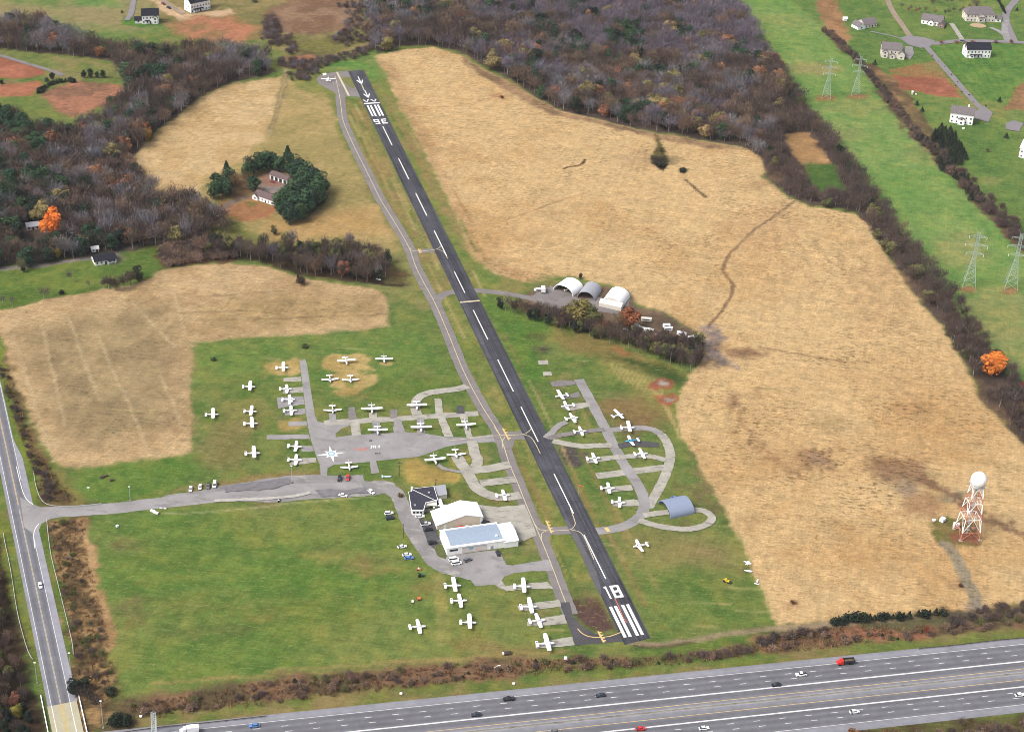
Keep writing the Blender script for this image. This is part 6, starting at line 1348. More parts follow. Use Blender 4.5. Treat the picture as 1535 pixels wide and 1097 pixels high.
# windsock
def windsock(x, y, lb):
    root = empty('windsock', (*g(x, y), .05)); mb = MB(); mb.bar((0, 0, 0), (0, 0, 6.5), .09, n=6); mb.build('pole', M['metal'], root)
    mb = MB(); n_ = 8; mb.loft([[(xx, r_ * math.cos(2 * PI * k / n_), 6.3 + z + r_ * math.sin(2 * PI * k / n_)) for k in range(n_)] for xx, r_, z in ((.1, .42, 0), (1.3, .34, -.25), (2.5, .2, -.6))], cap=False); mb.build('sock', M['orange_paint'], root); return tag(root, lb, 'windsock')
windsock(867, 742, 'orange windsock on a pole between the runway and the right-hand parking')
# ------------------------------------------------------------------ radar tower
root = empty('radar_tower', (*g(1449.3, 801), .05), .12); tag(root, 'red and white lattice radar tower carrying a big white dome', 'tower')
def lvl(z, H_=31.0, b0=5.2, b1=2.5): return b0 + (b1 - b0) * z / H_
zs = [0, 4.5, 12.0, 15.5, 21.5, 24.5, 31.0]
for i in range(6):
    z0, z1 = zs[i], zs[i + 1]; h0, h1 = lvl(z0), lvl(z1); mb = MB(); cn_ = [(-1, -1), (1, -1), (1, 1), (-1, 1)]
    for j in range(4):
        a_, b_ = cn_[j], cn_[(j + 1) % 4]
        mb.bar((a_[0] * h0, a_[1] * h0, z0), (a_[0] * h1, a_[1] * h1, z1), .26)
        mb.bar((a_[0] * h1, a_[1] * h1, z1), (b_[0] * h1, b_[1] * h1, z1), .18)
        mid = ((a_[0] + b_[0]) / 2 * h1, (a_[1] + b_[1]) / 2 * h1, z1)
        mb.bar((a_[0] * h0, a_[1] * h0, z0), mid, .15); mb.bar((b_[0] * h0, b_[1] * h0, z0), mid, .15)
    for (p_, q_) in (((-h1, 0), (h1, 0)), ((0, -h1), (0, h1))): mb.bar((*p_, z1), (*q_, z1), .15)
    mb.build('lattice_section', M['faded_red'] if i in (0, 2, 4) else M['white_paint'], root)
mb = MB(); mb.box(-3.2, 3.2, -3.2, 3.2, 31.0, 31.3); pl = mb.build('platform', M['grey_metal'], root)
mb = MB()
for a_, b_ in (((-3.2, -3.2), (3.2, -3.2)), ((3.2, -3.2), (3.2, 3.2)), ((3.2, 3.2), (-3.2, 3.2)), ((-3.2, 3.2), (-3.2, -3.2))):
    for z in (31.9, 32.4): mb.bar((*a_, z), (*b_, z), .05)
    mb.bar((*a_, 31.2), (*a_, 32.4), .06)
mb.build('railing', M['white_paint'], pl)
mb = MB(); n_ = 20; rings = []; R_ = 4.1
for k in range(1, 12):
    t = PI * k / 13; rings.append([(R_ * math.sin(t) * math.cos(2 * PI * j / n_), R_ * math.sin(t) * math.sin(2 * PI * j / n_), 34.8 + R_ * math.cos(t)) for j in range(n_)])
mb.loft(rings); mb.build('dome', plain('dome_white', (.85, .85, .84), .5, var=.03), root)
mb = MB(); mb.bar((0, 0, 0), (0, 0, 31), .16)
for k in range(14): mb.box(-.7, .7, -.6, .6, 1 + k * 2.1, 1.1 + k * 2.1)
mb.build('stair_core', M['grey_metal'], root)
for sx in (-5.2, 5.2):
    for sy in (-5.2, 5.2): bx(root, 'footing', M['concrete'], sx - .9, sx + .9, sy - .9, sy + .9, -.02, .35)
# ------------------------------------------------------------------ pylons
def make_pylon():
    root = empty('power_pylon'); mb = MB(); cn_ = [(-1, -1), (1, -1), (1, 1), (-1, 1)]
    def hw(z): return 4.2 + (1.15 - 4.2) * min(z / 20.0, 1) if z <= 20 else 1.15 - .35 * (z - 20) / 18
    zz_ = [0, 5, 9.5, 13.5, 17, 20, 23, 26, 29, 32, 35, 38]
    for i in range(len(zz_) - 1):
        z0, z1 = zz_[i], zz_[i + 1]; h0, h1 = hw(z0), hw(z1); r_ = .17 if z0 < 20 else .13
        for j in range(4):
            a_, b_ = cn_[j], cn_[(j + 1) % 4]
            mb.bar((a_[0] * h0, a_[1] * h0, z0), (a_[0] * h1, a_[1] * h1, z1), r_, n=3)
            mb.bar((a_[0] * h0, a_[1] * h0, z0), (b_[0] * h1, b_[1] * h1, z1), .085, n=3); mb.bar((b_[0] * h0, b_[1] * h0, z0), (a_[0] * h1, a_[1] * h1, z1), .085, n=3)
            mb.bar((a_[0] * h1, a_[1] * h1, z1), (b_[0] * h1, b_[1] * h1, z1), .085, n=3)
    mb.build('lattice', M['pylon_steel'], root)
    for z, L_ in ((23, 5.5), (29, 7.0), (35, 5.5)):
        mb = MB()
        for s_ in (-1, 1):
            for y in (-.9, .9): mb.bar((0, y, z), (s_ * L_, 0, z + .3), .12, n=3); mb.bar((0, y * .6, z + 1.6), (s_ * L_, 0, z + .35), .1, n=3)
            for t in (.3, .6): mb.bar((s_ * L_ * t, -.9 * (1 - t), z), (s_ * L_ * t, .9 * (1 - t), z + .1), .07, n=3)
        ca = mb.build('crossarm', M['pylon_steel'], root)
        for s_ in (-1, 1):
            mb = MB(); mb.bar((s_ * L_, 0, z + .3), (s_ * L_, 0, z - 1.4), .12, n=5); mb.build('insulator', M['siding'], ca)
    mb = MB()
    for s_ in (-1, 1): mb.bar((s_ * .5, 0, 38), (s_ * 2.2, 0, 41), .1, n=3)
    mb.build('earth_peak', M['pylon_steel'], root)
    reg(root); return root
py = None
for x, y, lb in ((1238.5, 146, 'pale green lattice pylon, left one of the far pair in the mown corridor'), (1282.5, 143, 'pale green lattice pylon, right one of the far pair beside the brown hedge'),
                 (1452, 428, 'pale green lattice pylon, left one of the near pair in the mown corridor'), (1515, 430, 'pale green lattice pylon, right one of the near pair against the hedge')):
    if py is None: py = make_pylon(); o = py
    else: o = copy_tree(py)
    sc = .88 if y < 200 else 1.02; o.location = (*g(x, y), .0); o.rotation_euler = (0, 0, gdir(1452, 428, 8, 1)); o.scale = (sc, sc, sc)
    tag(o, lb, 'pylon', 'pylons of the power line')
# ------------------------------------------------------------------ roadside things
def guardrail(px, lb, mat='metal', h=.75, step=3.8, dark=False):
    c = G(np.array(px)[:, 0], np.array(px)[:, 1]); c = smooth(c, 5); root = empty('guardrail', (0, 0, 0)); mb = MB()
    for i in range(len(c) - 1):
        mb.bar((*c[i], h - .05), (*c[i + 1], h - .05), .17, n=4)
    mb.build('rail', M[mat], root); seg = np.hypot(*(c[1:] - c[:-1]).T); s_ = np.concatenate([[0], np.cumsum(seg)]); t = 0; mb = MB()
    while t < s_[-1]:
        x_, y_ = np.interp(t, s_, c[:, 0]), np.interp(t, s_, c[:, 1]); mb.box(x_ - .09, x_ + .09, y_ - .09, y_ + .09, 0, h); t += step
    mb.build('post', M['metal' if not dark else 'wood_dark'], root); return tag(root, lb, 'guardrail')
guardrail([(50, 704), (54, 730), (63, 751), (79, 759), (115, 759.5), (152, 756)], 'pale guardrail curving from the county road into the access road', 'metal')
guardrail([(70, 780), (76, 830), (88, 880), (99, 925), (108, 963), (110, 982)], 'long pale guardrail on the right of the county road above the bridge', 'metal')
guardrail([(5, 800), (8, 817), (16, 855), (26, 918), (40, 971), (49, 989)], 'long pale guardrail on the left of the county road by the wood', 'metal')
guardrail([(1378, 973), (1440, 967), (1500, 960), (1560, 955)], 'dark guardrail on the highway verge farthest to the right', 'wood_dark', dark=True)
guardrail([(180, 1099), (240, 1091), (320, 1083), (400, 1074)], 'dark guardrail on the highway verge by the sign gantry', 'wood_dark', dark=True)
def lamp_pole(x, y, h, lb, arm=False):
    root = empty('light_pole', (*g(x, y), .05)); mb = MB(); mb.bar((0, 0, 0), (0, 0, h), .16, n=6, r2=.09); mb.build('pole', M['metal'], root)
    bx(root, 'base', M['concrete'], -.4, .4, -.4, .4, 0, .6); bx(root, 'lamp_head', M['siding'], -.45, .45, -.25, .25, h, h + .22); return tag(root, lb, 'light pole')
lamp_pole(155.2, 1091, 15.5, 'tall pale light pole between the bridge and the sign gantry'); lamp_pole(56, 1024, 12, 'pale light pole rising from the dark wood left of the bridge')
lamp_pole(107.3, 1012, 13, 'pale light pole beside the county road above the bridge')
lamp_pole(195.5, 751, 9, 'thin pale pole on the grass beside the access road'); lamp_pole(437.6, 722, 10, 'thin pale pole at the upper edge of the gravel car park')
def utility_pole(x, y, h, lb):
    root = empty('utility_pole', (*g(x, y), .05)); mb = MB(); mb.bar((0, 0, 0), (0, 0, h), .17, n=6, r2=.11); mb.build('pole', M['wood_dark'], root)
    bx(root, 'crossbar', M['wood_dark'], -1.0, 1.0, -.08, .08, h - .8, h - .6); bx(root, 'transformer', M['grey_metal'], .12, .5, -.2, .2, h - 2, h - 1.1); return tag(root, lb, 'utility pole')
utility_pole(598.5, 713, 9, 'dark utility pole between the apron and the terminal'); utility_pole(604.5, 806, 9, 'dark utility pole at the bend of the hangar drive'); utility_pole(653, 729, 5, 'short dark pole behind the terminal annex')
# sign gantry over the highway
root = empty('sign_gantry', (*g(232, 1108), .05), math.atan2(HD[1], HD[0])); tag(root, 'grey truss sign gantry standing at the bottom edge above the highway', 'gantry')
mb = MB()
for x_ in (-.9, .9):
    for y_ in (-.5, .5): mb.bar((x_, y_ + 6, 0), (x_, y_ + 6, 9.5), .16)
for k in range(7):
    z0 = k * 1.35
    mb.bar((-.9, 6, z0), (.9, 6, z0 + 1.35), .09); mb.bar((-.9, 6, z0 + 1.35), (.9, 6, z0 + 1.35), .09)
mb.build('column', M['metal'], root)
mb = MB()
for x_ in (-.9, .9):
    for z in (8.0, 9.5): mb.bar((x_, 7, z), (x_, -16, z), .15)
for k in range(17):
    y_ = 7 - k * 1.4; mb.bar((-.9, y_, 9.5), (.9, y_ - 1.4, 9.5), .09); mb.bar((-.9, y_, 9.5), (.9, y_, 9.5), .09); mb.bar((-.9, y_, 8), (-.9, y_ - 1.4, 9.5), .09); mb.bar((.9, y_, 8), (.9, y_ - 1.4, 9.5), .09)
mb.build('truss', M['metal'], root)
bx(root, 'sign_panel', M['grey_metal'], 1.2, 1.4, -14, 3, 6.8, 10.4)
for x, y, lb in ((213, 1068, 'white post-top marker, top of a cluster in the brush by the gantry'), (211, 1075, 'white boulder pile in the brush by the gantry'), (294, 1061, 'white drum on the brush verge right of the gantry'), (601, 1041, 'white marker on the highway verge grass'), (770, 1026, 'white marker on the verge grass below the white wing'), (168, 1082, 'grey-white stones at the foot of the tall light pole')):
    small('verge_marker', x, y, 'marker', lb, [('post', 'siding', (-.12, .12, -.12, .12, 0, .5)), ('cap', 'white_paint', (-.6, .6, -.5, .5, .5, 1.0))])
# ------------------------------------------------------------------ trees
RS = np.random.RandomState(11)
def tri_mesh(name, verts, cols, mat):
    """verts: n x 3 x 3, cols: n x 3"""
    nt_ = len(verts); me = bpy.data.meshes.new(name)
    me.vertices.add(nt_ * 3); me.vertices.foreach_set('co', verts.astype(np.float32).ravel())
    me.loops.add(nt_ * 3); me.loops.foreach_set('vertex_index', np.arange(nt_ * 3, dtype=np.int32))
    me.polygons.add(nt_); me.polygons.foreach_set('loop_start', (np.arange(nt_) * 3).astype(np.int32)); me.polygons.foreach_set('loop_total', np.full(nt_, 3, np.int32))
    me.update(calc_edges=True)
    at = me.attributes.new("Col", 'FLOAT_COLOR', 'POINT')
    cc = np.concatenate([np.repeat(cols, 3, axis=0), np.ones((nt_ * 3, 1))], 1); at.data.foreach_set('color', cc.astype(np.float32).ravel())
    me.materials.append(mat); return me
def unit(v): return v / (np.linalg.norm(v, axis=-1, keepdims=True) + 1e-9)
def bare_crown(H, R, n_, rs, wmin=.07, wmax=.17, leafy=0.0, low=.20):
    """twigs of a leafless crown (unit: metres), and a few clinging leaves"""
    nl = 9; az = rs.rand(nl) * 2 * PI; el = rs.uniform(.5, 1.25, nl); ll = rs.uniform(.6, 1.0, nl)
    L_ = rs.randint(0, nl, n_); t = rs.rand(n_) ** .7
    hub = np.stack([np.zeros(n_), np.zeros(n_), np.full(n_, H * low)], -1)
    dirl = np.stack([np.cos(az) * np.cos(el), np.sin(az) * np.cos(el), np.sin(el)], -1)[L_]
    q = rs.normal(size=(n_, 3)); q = unit(q) * (rs.rand(n_, 1) ** .5)
    ell = np.array([R, R, H * (1 - low) * .5]); cen = np.array([0, 0, H * (low + (1 - low) * .5)])
    cloud = cen + q * ell
    limb = hub + dirl * (t * ll[L_] * (H * (1 - low)))[:, None] * np.array([R / (H * .42), R / (H * .42), .92])
    mixf = rs.rand(n_, 1) * .55 + .3
    p = limb * (1 - mixf) + cloud * mixf
    dr_ = unit(unit(p - np.array([0, 0, H * low * .6])) + rs.normal(size=(n_, 3)) * .35 + np.array([0, 0, .35]))
    ln = rs.uniform(.9, 2.4, (n_, 1)); sd = unit(np.cross(dr_, rs.normal(size=(n_, 3)))) * rs.uniform(wmin, wmax, (n_, 1))
    v = np.stack([p - sd, p + sd, p + dr_ * ln], 1)
    clump = .86 + .28 * rs.rand(nl)[L_]; br = (clump * rs.uniform(.8, 1.2, n_))[:, None] * np.array([[1, 1, 1]])
    if leafy > 0:
        m_ = int(n_ * leafy); pi_ = rs.randint(0, n_, m_); pp = p[pi_] + rs.normal(size=(m_, 3)) * .5
        a_ = unit(rs.normal(size=(m_, 3))) * rs.uniform(.25, .5, (m_, 1)); b_ = unit(np.cross(a_, rs.normal(size=(m_, 3)))) * rs.uniform(.25, .5, (m_, 1))
        v2 = np.stack([pp - a_, pp + b_, pp + a_ * .6 - b_ * .5], 1); v = np.concatenate([v, v2]); br = np.concatenate([br, rs.uniform(.75, 1.35, (m_, 1)) * np.ones((1, 3))])
    return v, br
def leaf_crown(H, R, n_, rs, low=.12, cone=False, size=(.35, .75)):
    if cone:
        z = rs.rand(n_) ** .8; rad = R * (1.02 - z) * (.55 + .45 * rs.rand(n_) ** .5) * (1 + .25 * np.sin(z * 40)); th = rs.rand(n_) * 2 * PI
        p = np.stack([rad * np.cos(th), rad * np.sin(th), H * (low + (1 - low) * z)], -1); clump = .8 + .4 * rs.rand(n_)
        nrm = unit(np.stack([np.cos(th), np.sin(th), np.full(n_, .5)], -1))
    else:
        nb = 15; c_ = unit(rs.normal(size=(nb, 3))) * (rs.rand(nb, 1) ** .4) * np.array([R * .62, R * .62, H * (1 - low) * .38]) + np.array([0, 0, H * (low + (1 - low) * .46)])
        br_ = rs.uniform(.34, .52, nb) * R; k = rs.randint(0, nb, n_); nrm = unit(rs.normal(size=(n_, 3)) + np.array([0, 0, .3]))
        p = c_[k] + nrm * (br_[k] * (.75 + .3 * rs.rand(n_)))[:, None]; clump = (.72 + .56 * rs.rand(nb))[k]
    a_ = unit(np.cross(nrm, rs.normal(size=(n_, 3)))); nn_ = unit(nrm + rs.normal(size=(n_, 3)) * .45); a_ = unit(np.cross(nn_, a_)); b_ = np.cross(nn_, a_)
    s_ = rs.uniform(*size, (n_, 1)); v = np.stack([p - a_ * s_, p + b_ * s_, p + a_ * s_ * .7 - b_ * s_ * .6], 1)
    return v, (clump * rs.uniform(.75, 1.25, n_))[:, None] * np.ones((1, 3))
def trunk_mb(H, R, rs, low=.30, r=.22, limbs=7, top=.8):
    mb = MB(); pts = [(0, 0, 0), (rs.uniform(-.2, .2), rs.uniform(-.2, .2), H * low), (rs.uniform(-.5, .5), rs.uniform(-.5, .5), H * top)]
    mb.bar(pts[0], pts[1], r, n=5, r2=r * .75); mb.bar(pts[1], pts[2], r * .75, n=5, r2=r * .2)
    for k in range(limbs):
        t = 2 * PI * (k + rs.rand() * .6) / limbs; z0 = H * (low + rs.uniform(0, .25)); rr = R * rs.uniform(.6, .95); z1 = min(z0 + rs.uniform(.2, .45) * H, H * .92)
        m0 = (rr * .5 * math.cos(t), rr * .5 * math.sin(t), z0 + (z1 - z0) * .45)
        mb.bar((pts[1][0] * .5, pts[1][1] * .5, z0), m0, r * .42, n=4, r2=r * .28); mb.bar(m0, (rr * math.cos(t + .2), rr * math.sin(t + .2), z1), r * .28, n=3, r2=r * .06)
    return mb
TPL = {}
def mk(kind, i):
    rs = np.random.RandomState(100 + i * 7 + len(kind))
    if kind == 'bare': v, c_ = bare_crown(15, 5.0, 620, rs); tb = trunk_mb(15, 5.0, rs)
    elif kind == 'brown': v, c_ = bare_crown(14, 5.0, 380, rs, leafy=.9); tb = trunk_mb(14, 5.0, rs)
    elif kind == 'leafy': v, c_ = leaf_crown(12, 5.2, 1800, rs); tb = trunk_mb(12, 5.2, rs, .15, .25, 4, .6)
    elif kind == 'ever': v, c_ = leaf_crown(13, 4.6, 1100, rs, .08, size=(.35, .7)); tb = trunk_mb(13, 4.6, rs, .2, .25, 3, .8)
    elif kind == 'cone': v, c_ = leaf_crown(13, 3.2, 900, rs, .06, True, (.3, .6)); tb = trunk_mb(13, 3.2, rs, .2, .2, 0, .9)
    elif kind == 'shrub': v, c_ = bare_crown(4.5, 2.6, 260, rs, .05, .12, .9, .05); tb = trunk_mb(4.5, 2.6, rs, .1, .08, 4, .6)
    elif kind == 'sparse': v, c_ = bare_crown(13, 4.0, 230, rs, .06, .12); tb = trunk_mb(13, 4.0, rs, .3, .16, 8)
    elif kind == 'bush': v, c_ = leaf_crown(4, 2.6, 420, rs, .02, size=(.25, .5)); tb = trunk_mb(4, 2.6, rs, .1, .1, 3, .5)
    me = tri_mesh('crown', v, c_, M['leaf'])
    tm = bpy.data.meshes.new('trunk'); tm.from_pydata(tb.v, [], tb.f); tm.materials.append(M['pale_bark'] if kind in ('bare', 'sparse') else M['bark'])
    bf = []
    for f in tb.f:
        for j in range(1, len(f) - 1): bf.append((tb.v[f[0]], tb.v[f[j]], tb.v[f[j + 1]]))
    return me, tm, v, c_, np.array(bf)
NT = {'bare': 6, 'brown': 5, 'leafy': 4, 'ever': 4, 'cone': 3, 'shrub': 4, 'sparse': 3, 'bush': 3}
for kd in NT: TPL[kd] = [mk(kd, i) for i in range(NT[kd])]
KNAME = {'bare': ('bare_tree', 'tree'), 'brown': ('brown_tree', 'tree'), 'leafy': ('autumn_tree', 'tree'), 'ever': ('evergreen_tree', 'tree'), 'cone': ('conifer_tree', 'tree'), 'shrub': ('bare_shrub', 'shrub'), 'sparse': ('bare_tree', 'tree'), 'bush': ('evergreen_shrub', 'shrub')}
BH = {'bare': 15, 'brown': 14, 'leafy': 12, 'ever': 13, 'cone': 13, 'shrub': 4.5, 'sparse': 13, 'bush': 4}
trees = []    # kind, x, y, height, width factor, colour, label, group
def tree(kd, x, y, h, col_, label, group=None, wf=1.0, px=True):
    p = g(x, y) if px else (x, y); trees.append((kd, p[0], p[1], h, wf, col_, label, group))
C_GREY = [P(150, 142, 146), P(140, 132, 138), P(128, 120, 126), P(146, 134, 134), P(132, 130, 138)]
C_LIL = [P(132, 120, 134), P(120, 108, 120), P(140, 130, 144), P(124, 112, 118)]
C_DK = [P(104, 88, 82), P(94, 82, 78), P(114, 96, 86), P(106, 88, 80)]
C_BRN = [P(144, 118, 100), P(132, 108, 94), P(150, 124, 104), P(122, 102, 88)]
C_RUST = [P(162, 112, 84), P(150, 104, 78), P(170, 122, 90), P(142, 96, 78)]
C_YEL = [P(156, 142, 92), P(146, 132, 86), P(166, 144, 98), P(134, 126, 84)]
C_EV = [P(58, 84, 58), P(50, 76, 56), P(66, 92, 60), P(48, 70, 54)]
C_DKG = [P(44, 56, 44), P(38, 50, 40), P(50, 62, 46)]
C_OLV = [P(112, 112, 70), P(98, 104, 62), P(120, 116, 76)]
def inpoly(poly, x, y):
    r = False; n_ = len(poly)
    for i in range(n_):
        ax, ay = poly[i]; bx_, by = poly[(i + 1) % n_]
        if (ay > y) != (by > y) and x < (bx_ - ax) * (y - ay) / (by - ay) + ax: r = not r
    return r
def proj(x, y, z=0.0):
    v = np.array([x, y, z - CH]); return PW / 2 + CF * (v @ _R) / (v @ _F), PH / 2 - CF * (v @ _U) / (v @ _F)
def pick(rs, c_): return c_[rs.randint(len(c_))]
def vary(rs, c_, a=.14): k = rs.uniform(1 - a, 1 + a); return tuple(max(.004, v * k * rs.uniform(.96, 1.04)) for v in c_)
def scatter(px, spacing, chooser, seed, holes=(), clip=(-80, 1620, -70, 1190)):
    poly = topoly(px); rs = np.random.RandomState(seed)
    x0, y0 = poly.min(0); x1, y1 = poly.max(0); yy = y0; row = 0; pl = [tuple(p) for p in poly]
    while yy < y1:
        xx = x0 + (row % 2) * spacing / 2
        while xx < x1:
            x = xx + rs.uniform(-.38, .38) * spacing; y = yy + rs.uniform(-.38, .38) * spacing
            if inpoly(pl, x, y):
                u, v = proj(x, y)
                if clip[0] < u < clip[1] and clip[2] < v < clip[3] and not any(inpoly(h_, u, v) for h_ in holes):
                    r_ = chooser(u, v, x, y, rs)
                    if r_: trees.append((r_[0], x, y, r_[1], r_[2], r_[3], r_[4], r_[5]))
            xx += spacing
        yy += spacing * .87; row += 1
def mixn(x, y, s_, seed): return float(fbm(np.array([x]), np.array([y]), s_, seed, 3)[0])
G_FAR, G_BELT, G_UP, G_LEFT = 'trees of the big wood beyond the tan field', 'trees of the dark belt beside the pylon corridor', 'trees of the wood beyond the farm', 'trees of the wood along the lane'
KW = {'bare': 'leafless grey tree', 'brown': 'brown-leaved tree', 'leafy': 'autumn-coloured tree', 'ever': 'dark evergreen tree'}
CN = lambda c_: 'rust-orange' if c_ is C_RUST else 'yellow-olive' if c_ is C_YEL else 'brown'
def wood(u, v, x, y, rs, region_):
    r = rs.rand(); m1 = mixn(x, y, 45, 3); m2 = mixn(x, y, 25, 9)
    if region_ == 'belt': where, grp = 'in the dark belt between tan field and pylons', G_BELT
    elif region_ == 'far': where, grp = 'in the big wood beyond the tan field', G_FAR
    elif region_ == 'upper': where, grp = 'in the wood behind the small pale field', G_UP
    else: where, grp = 'in the wood between the lane and the pale field', G_LEFT
    h = rs.uniform(12, 19); wf = rs.uniform(1.05, 1.5) * (16 / h) ** .5
    if region_ == 'belt':
        h = rs.uniform(9.5, 14.5)
        if r < .70: return ('bare', h, wf, vary(rs, pick(rs, C_DK)), 'dark leafless tree ' + where, grp)
        if r < .88: return ('brown', h, wf, vary(rs, pick(rs, C_DK + C_BRN[1:2])), 'dull brown tree ' + where, grp)
        if r < .95: return ('ever', h * .8, wf, vary(rs, pick(rs, C_DKG)), 'dark evergreen tree ' + where, grp)
        return ('leafy', h * .8, wf, vary(rs, pick(rs, C_OLV)), 'olive-leaved tree ' + where, grp)
    rim = region_ == 'far' and v > 95
    pe = .025 + (.38 if m1 > .62 else 0) + (.22 if (region_ == 'left' and u < 110 and v > 285) else 0)
    if region_ == 'left' and v < 212 - .02 * u and u < 112 and v < 205: pe = .95
    if region_ == 'upper' and 200 < u < 250 and 85 < v < 135: pe = .5
    if region_ == 'far' and 905 < u < 960 and 45 < v < 85: pe = .8
    if r < pe: return ('ever', h * .85, wf, vary(rs, pick(rs, C_EV if region_ == 'left' and v < 215 else C_EV + C_DKG)), 'dark evergreen tree ' + where, grp)
    pa = .035 + (.16 if m2 > .62 else 0) + (.10 if rim else 0) + (.05 if region_ == 'left' else 0)
    r = rs.rand()
    if r < pa * .5: cc = C_RUST if rs.rand() < .5 else C_YEL; return ('leafy', h * .85, wf, vary(rs, pick(rs, cc)), CN(cc) + ' tree ' + where, grp)
    if r < pa * 1.6 + .08: cc = C_BRN; return ('brown', h, wf, vary(rs, pick(rs, cc)), 'brown-leaved tree ' + where, grp)
    cc = C_LIL if (region_ == 'far' and mixn(x, y, 80, 21) > .46) else (C_GREY if mixn(x, y, 35, 27) < .53 else C_DK)
    if region_ == 'left' and rs.rand() < .45: cc = C_DK
    return ('bare', h, wf, vary(rs, pick(rs, cc)), ('lilac-grey' if cc is C_LIL else 'grey' if cc is C_GREY else 'dark brown-grey') + ' leafless tree ' + where, grp)
CLEAR = [(1172, 200), (1216, 198), (1242, 240), (1272, 292), (1225, 296), (1190, 265), (1172, 240)]
scatter(FOREST['far'], 7.4, lambda u, v, x, y, rs: None if (1462 < u < 1512 and 556 < v < 596) else wood(u, v, x, y, rs, 'belt' if u > 1175 or (u > 1140 and v > 205) else 'far'), 1, (CLEAR,))
scatter(FOREST['upper'], 7.4, lambda u, v, x, y, rs: wood(u, v, x, y, rs, 'upper'), 2)
scatter(FOREST['left'], 7.6, lambda u, v, x, y, rs: None if (30 < u < 68 and 336 < v < 382) or (135 < u < 190 and 376 < v < 400) or math.hypot(u - 77, v - 352) < 22 else wood(u, v, x, y, rs, 'left'), 3)
# hedge across the middle
def ch(u, v, x, y, rs):
    r = rs.rand(); w_ = 'in the hedgerow wood below the farm'; gp = 'trees of the hedgerow wood'
    h = rs.uniform(11, 16)
    if r < .5: return ('bare', h, 1, vary(rs, pick(rs, C_DK + C_GREY[2:3])), 'dark leafless tree ' + w_, gp)
    if r < .75: return ('brown', h, 1, vary(rs, pick(rs, C_DK + C_BRN)), 'brown tree ' + w_, gp)
    if r < .87: return ('ever', h * .75, 1, vary(rs, pick(rs, C_DKG)), 'dark evergreen tree ' + w_, gp)
    return ('leafy', h * .8, 1, vary(rs, pick(rs, C_OLV + C_YEL[3:])), 'olive-leaved tree ' + w_, gp)
scatter([(298, 362), (345, 372), (370, 378), (425, 372), (480, 377), (530, 374), (568, 380), (585, 395), (586, 412), (568, 424), (520, 422), (450, 411), (400, 398), (345, 388), (292, 384)], 6.8, ch, 5)
tree('leafy', 516, 415, 12, P(158, 104, 78), 'rust-brown tree standing out near the right end of the hedgerow wood'); tree('sparse', 565, 418, 13, P(150, 142, 140), 'pale leafless tree at the right end of the hedgerow wood')
tree('ever', 411, 352, 7.5, P(98, 100, 66), 'round olive-brown tree alone on the grass below the evergreen ring', wf=1.1); tree('cone', 371, 381, 8, P(40, 52, 40), 'slim dark conifer at the edge of the hedgerow wood', wf=1.2)
tree('shrub', 451, 427, 6, P(84, 70, 56), 'dark bush sticking out into the left-hand field below the hedgerow', wf=1.0)
tree('cone', 447, 424, 7, P(60, 56, 44), 'small dark pointed tree beside the bush in the left-hand field')
def thick(u, v, x, y, rs):
    return ('shrub', rs.uniform(3.5, 6), 1.2, vary(rs, pick(rs, C_BRN + C_DK)), 'brown shrub of the thicket between the lawn and the hedgerow', 'shrubs of the brown thicket')
scatter([(240, 376), (275, 368), (345, 366), (352, 388), (300, 394), (246, 402)], 4.2, thick, 6)
# tree line by the arched shelters
def yl(u, v, x, y, rs):
    w_ = 'in the tree line below the yard'; gp = 'trees of the yard tree line'; r = rs.rand(); h = rs.uniform(9.5, 14.5)
    if v < 500 and 800 < u < 1000 and v < 463 + (u - 800) * .18: return None
    if r < .45: return ('bare', h, .9, vary(rs, pick(rs, C_DK)), 'dark leafless tree ' + w_, gp)
    if r < .56: return ('sparse', h, .9, vary(rs, pick(rs, C_DK)), 'thin leafless tree ' + w_, gp)
    if r < .8: return ('brown', h * .9, .9, vary(rs, pick(rs, C_DK + C_BRN)), 'brown tree ' + w_, gp)
    if r < .93: return ('ever', h * .7, .9, vary(rs, pick(rs, C_DKG)), 'dark evergreen tree ' + w_, gp)
    return ('leafy', h * .75, .9, vary(rs, pick(rs, C_OLV)), 'olive-leaved tree ' + w_, gp)
scatter([(742, 460), (790, 470), (850, 484), (925, 500), (985, 515), (1030, 518), (1053, 522), (1048, 552), (1033, 558), (980, 537), (900, 512), (820, 489), (770, 474)], 4.3, yl, 7)
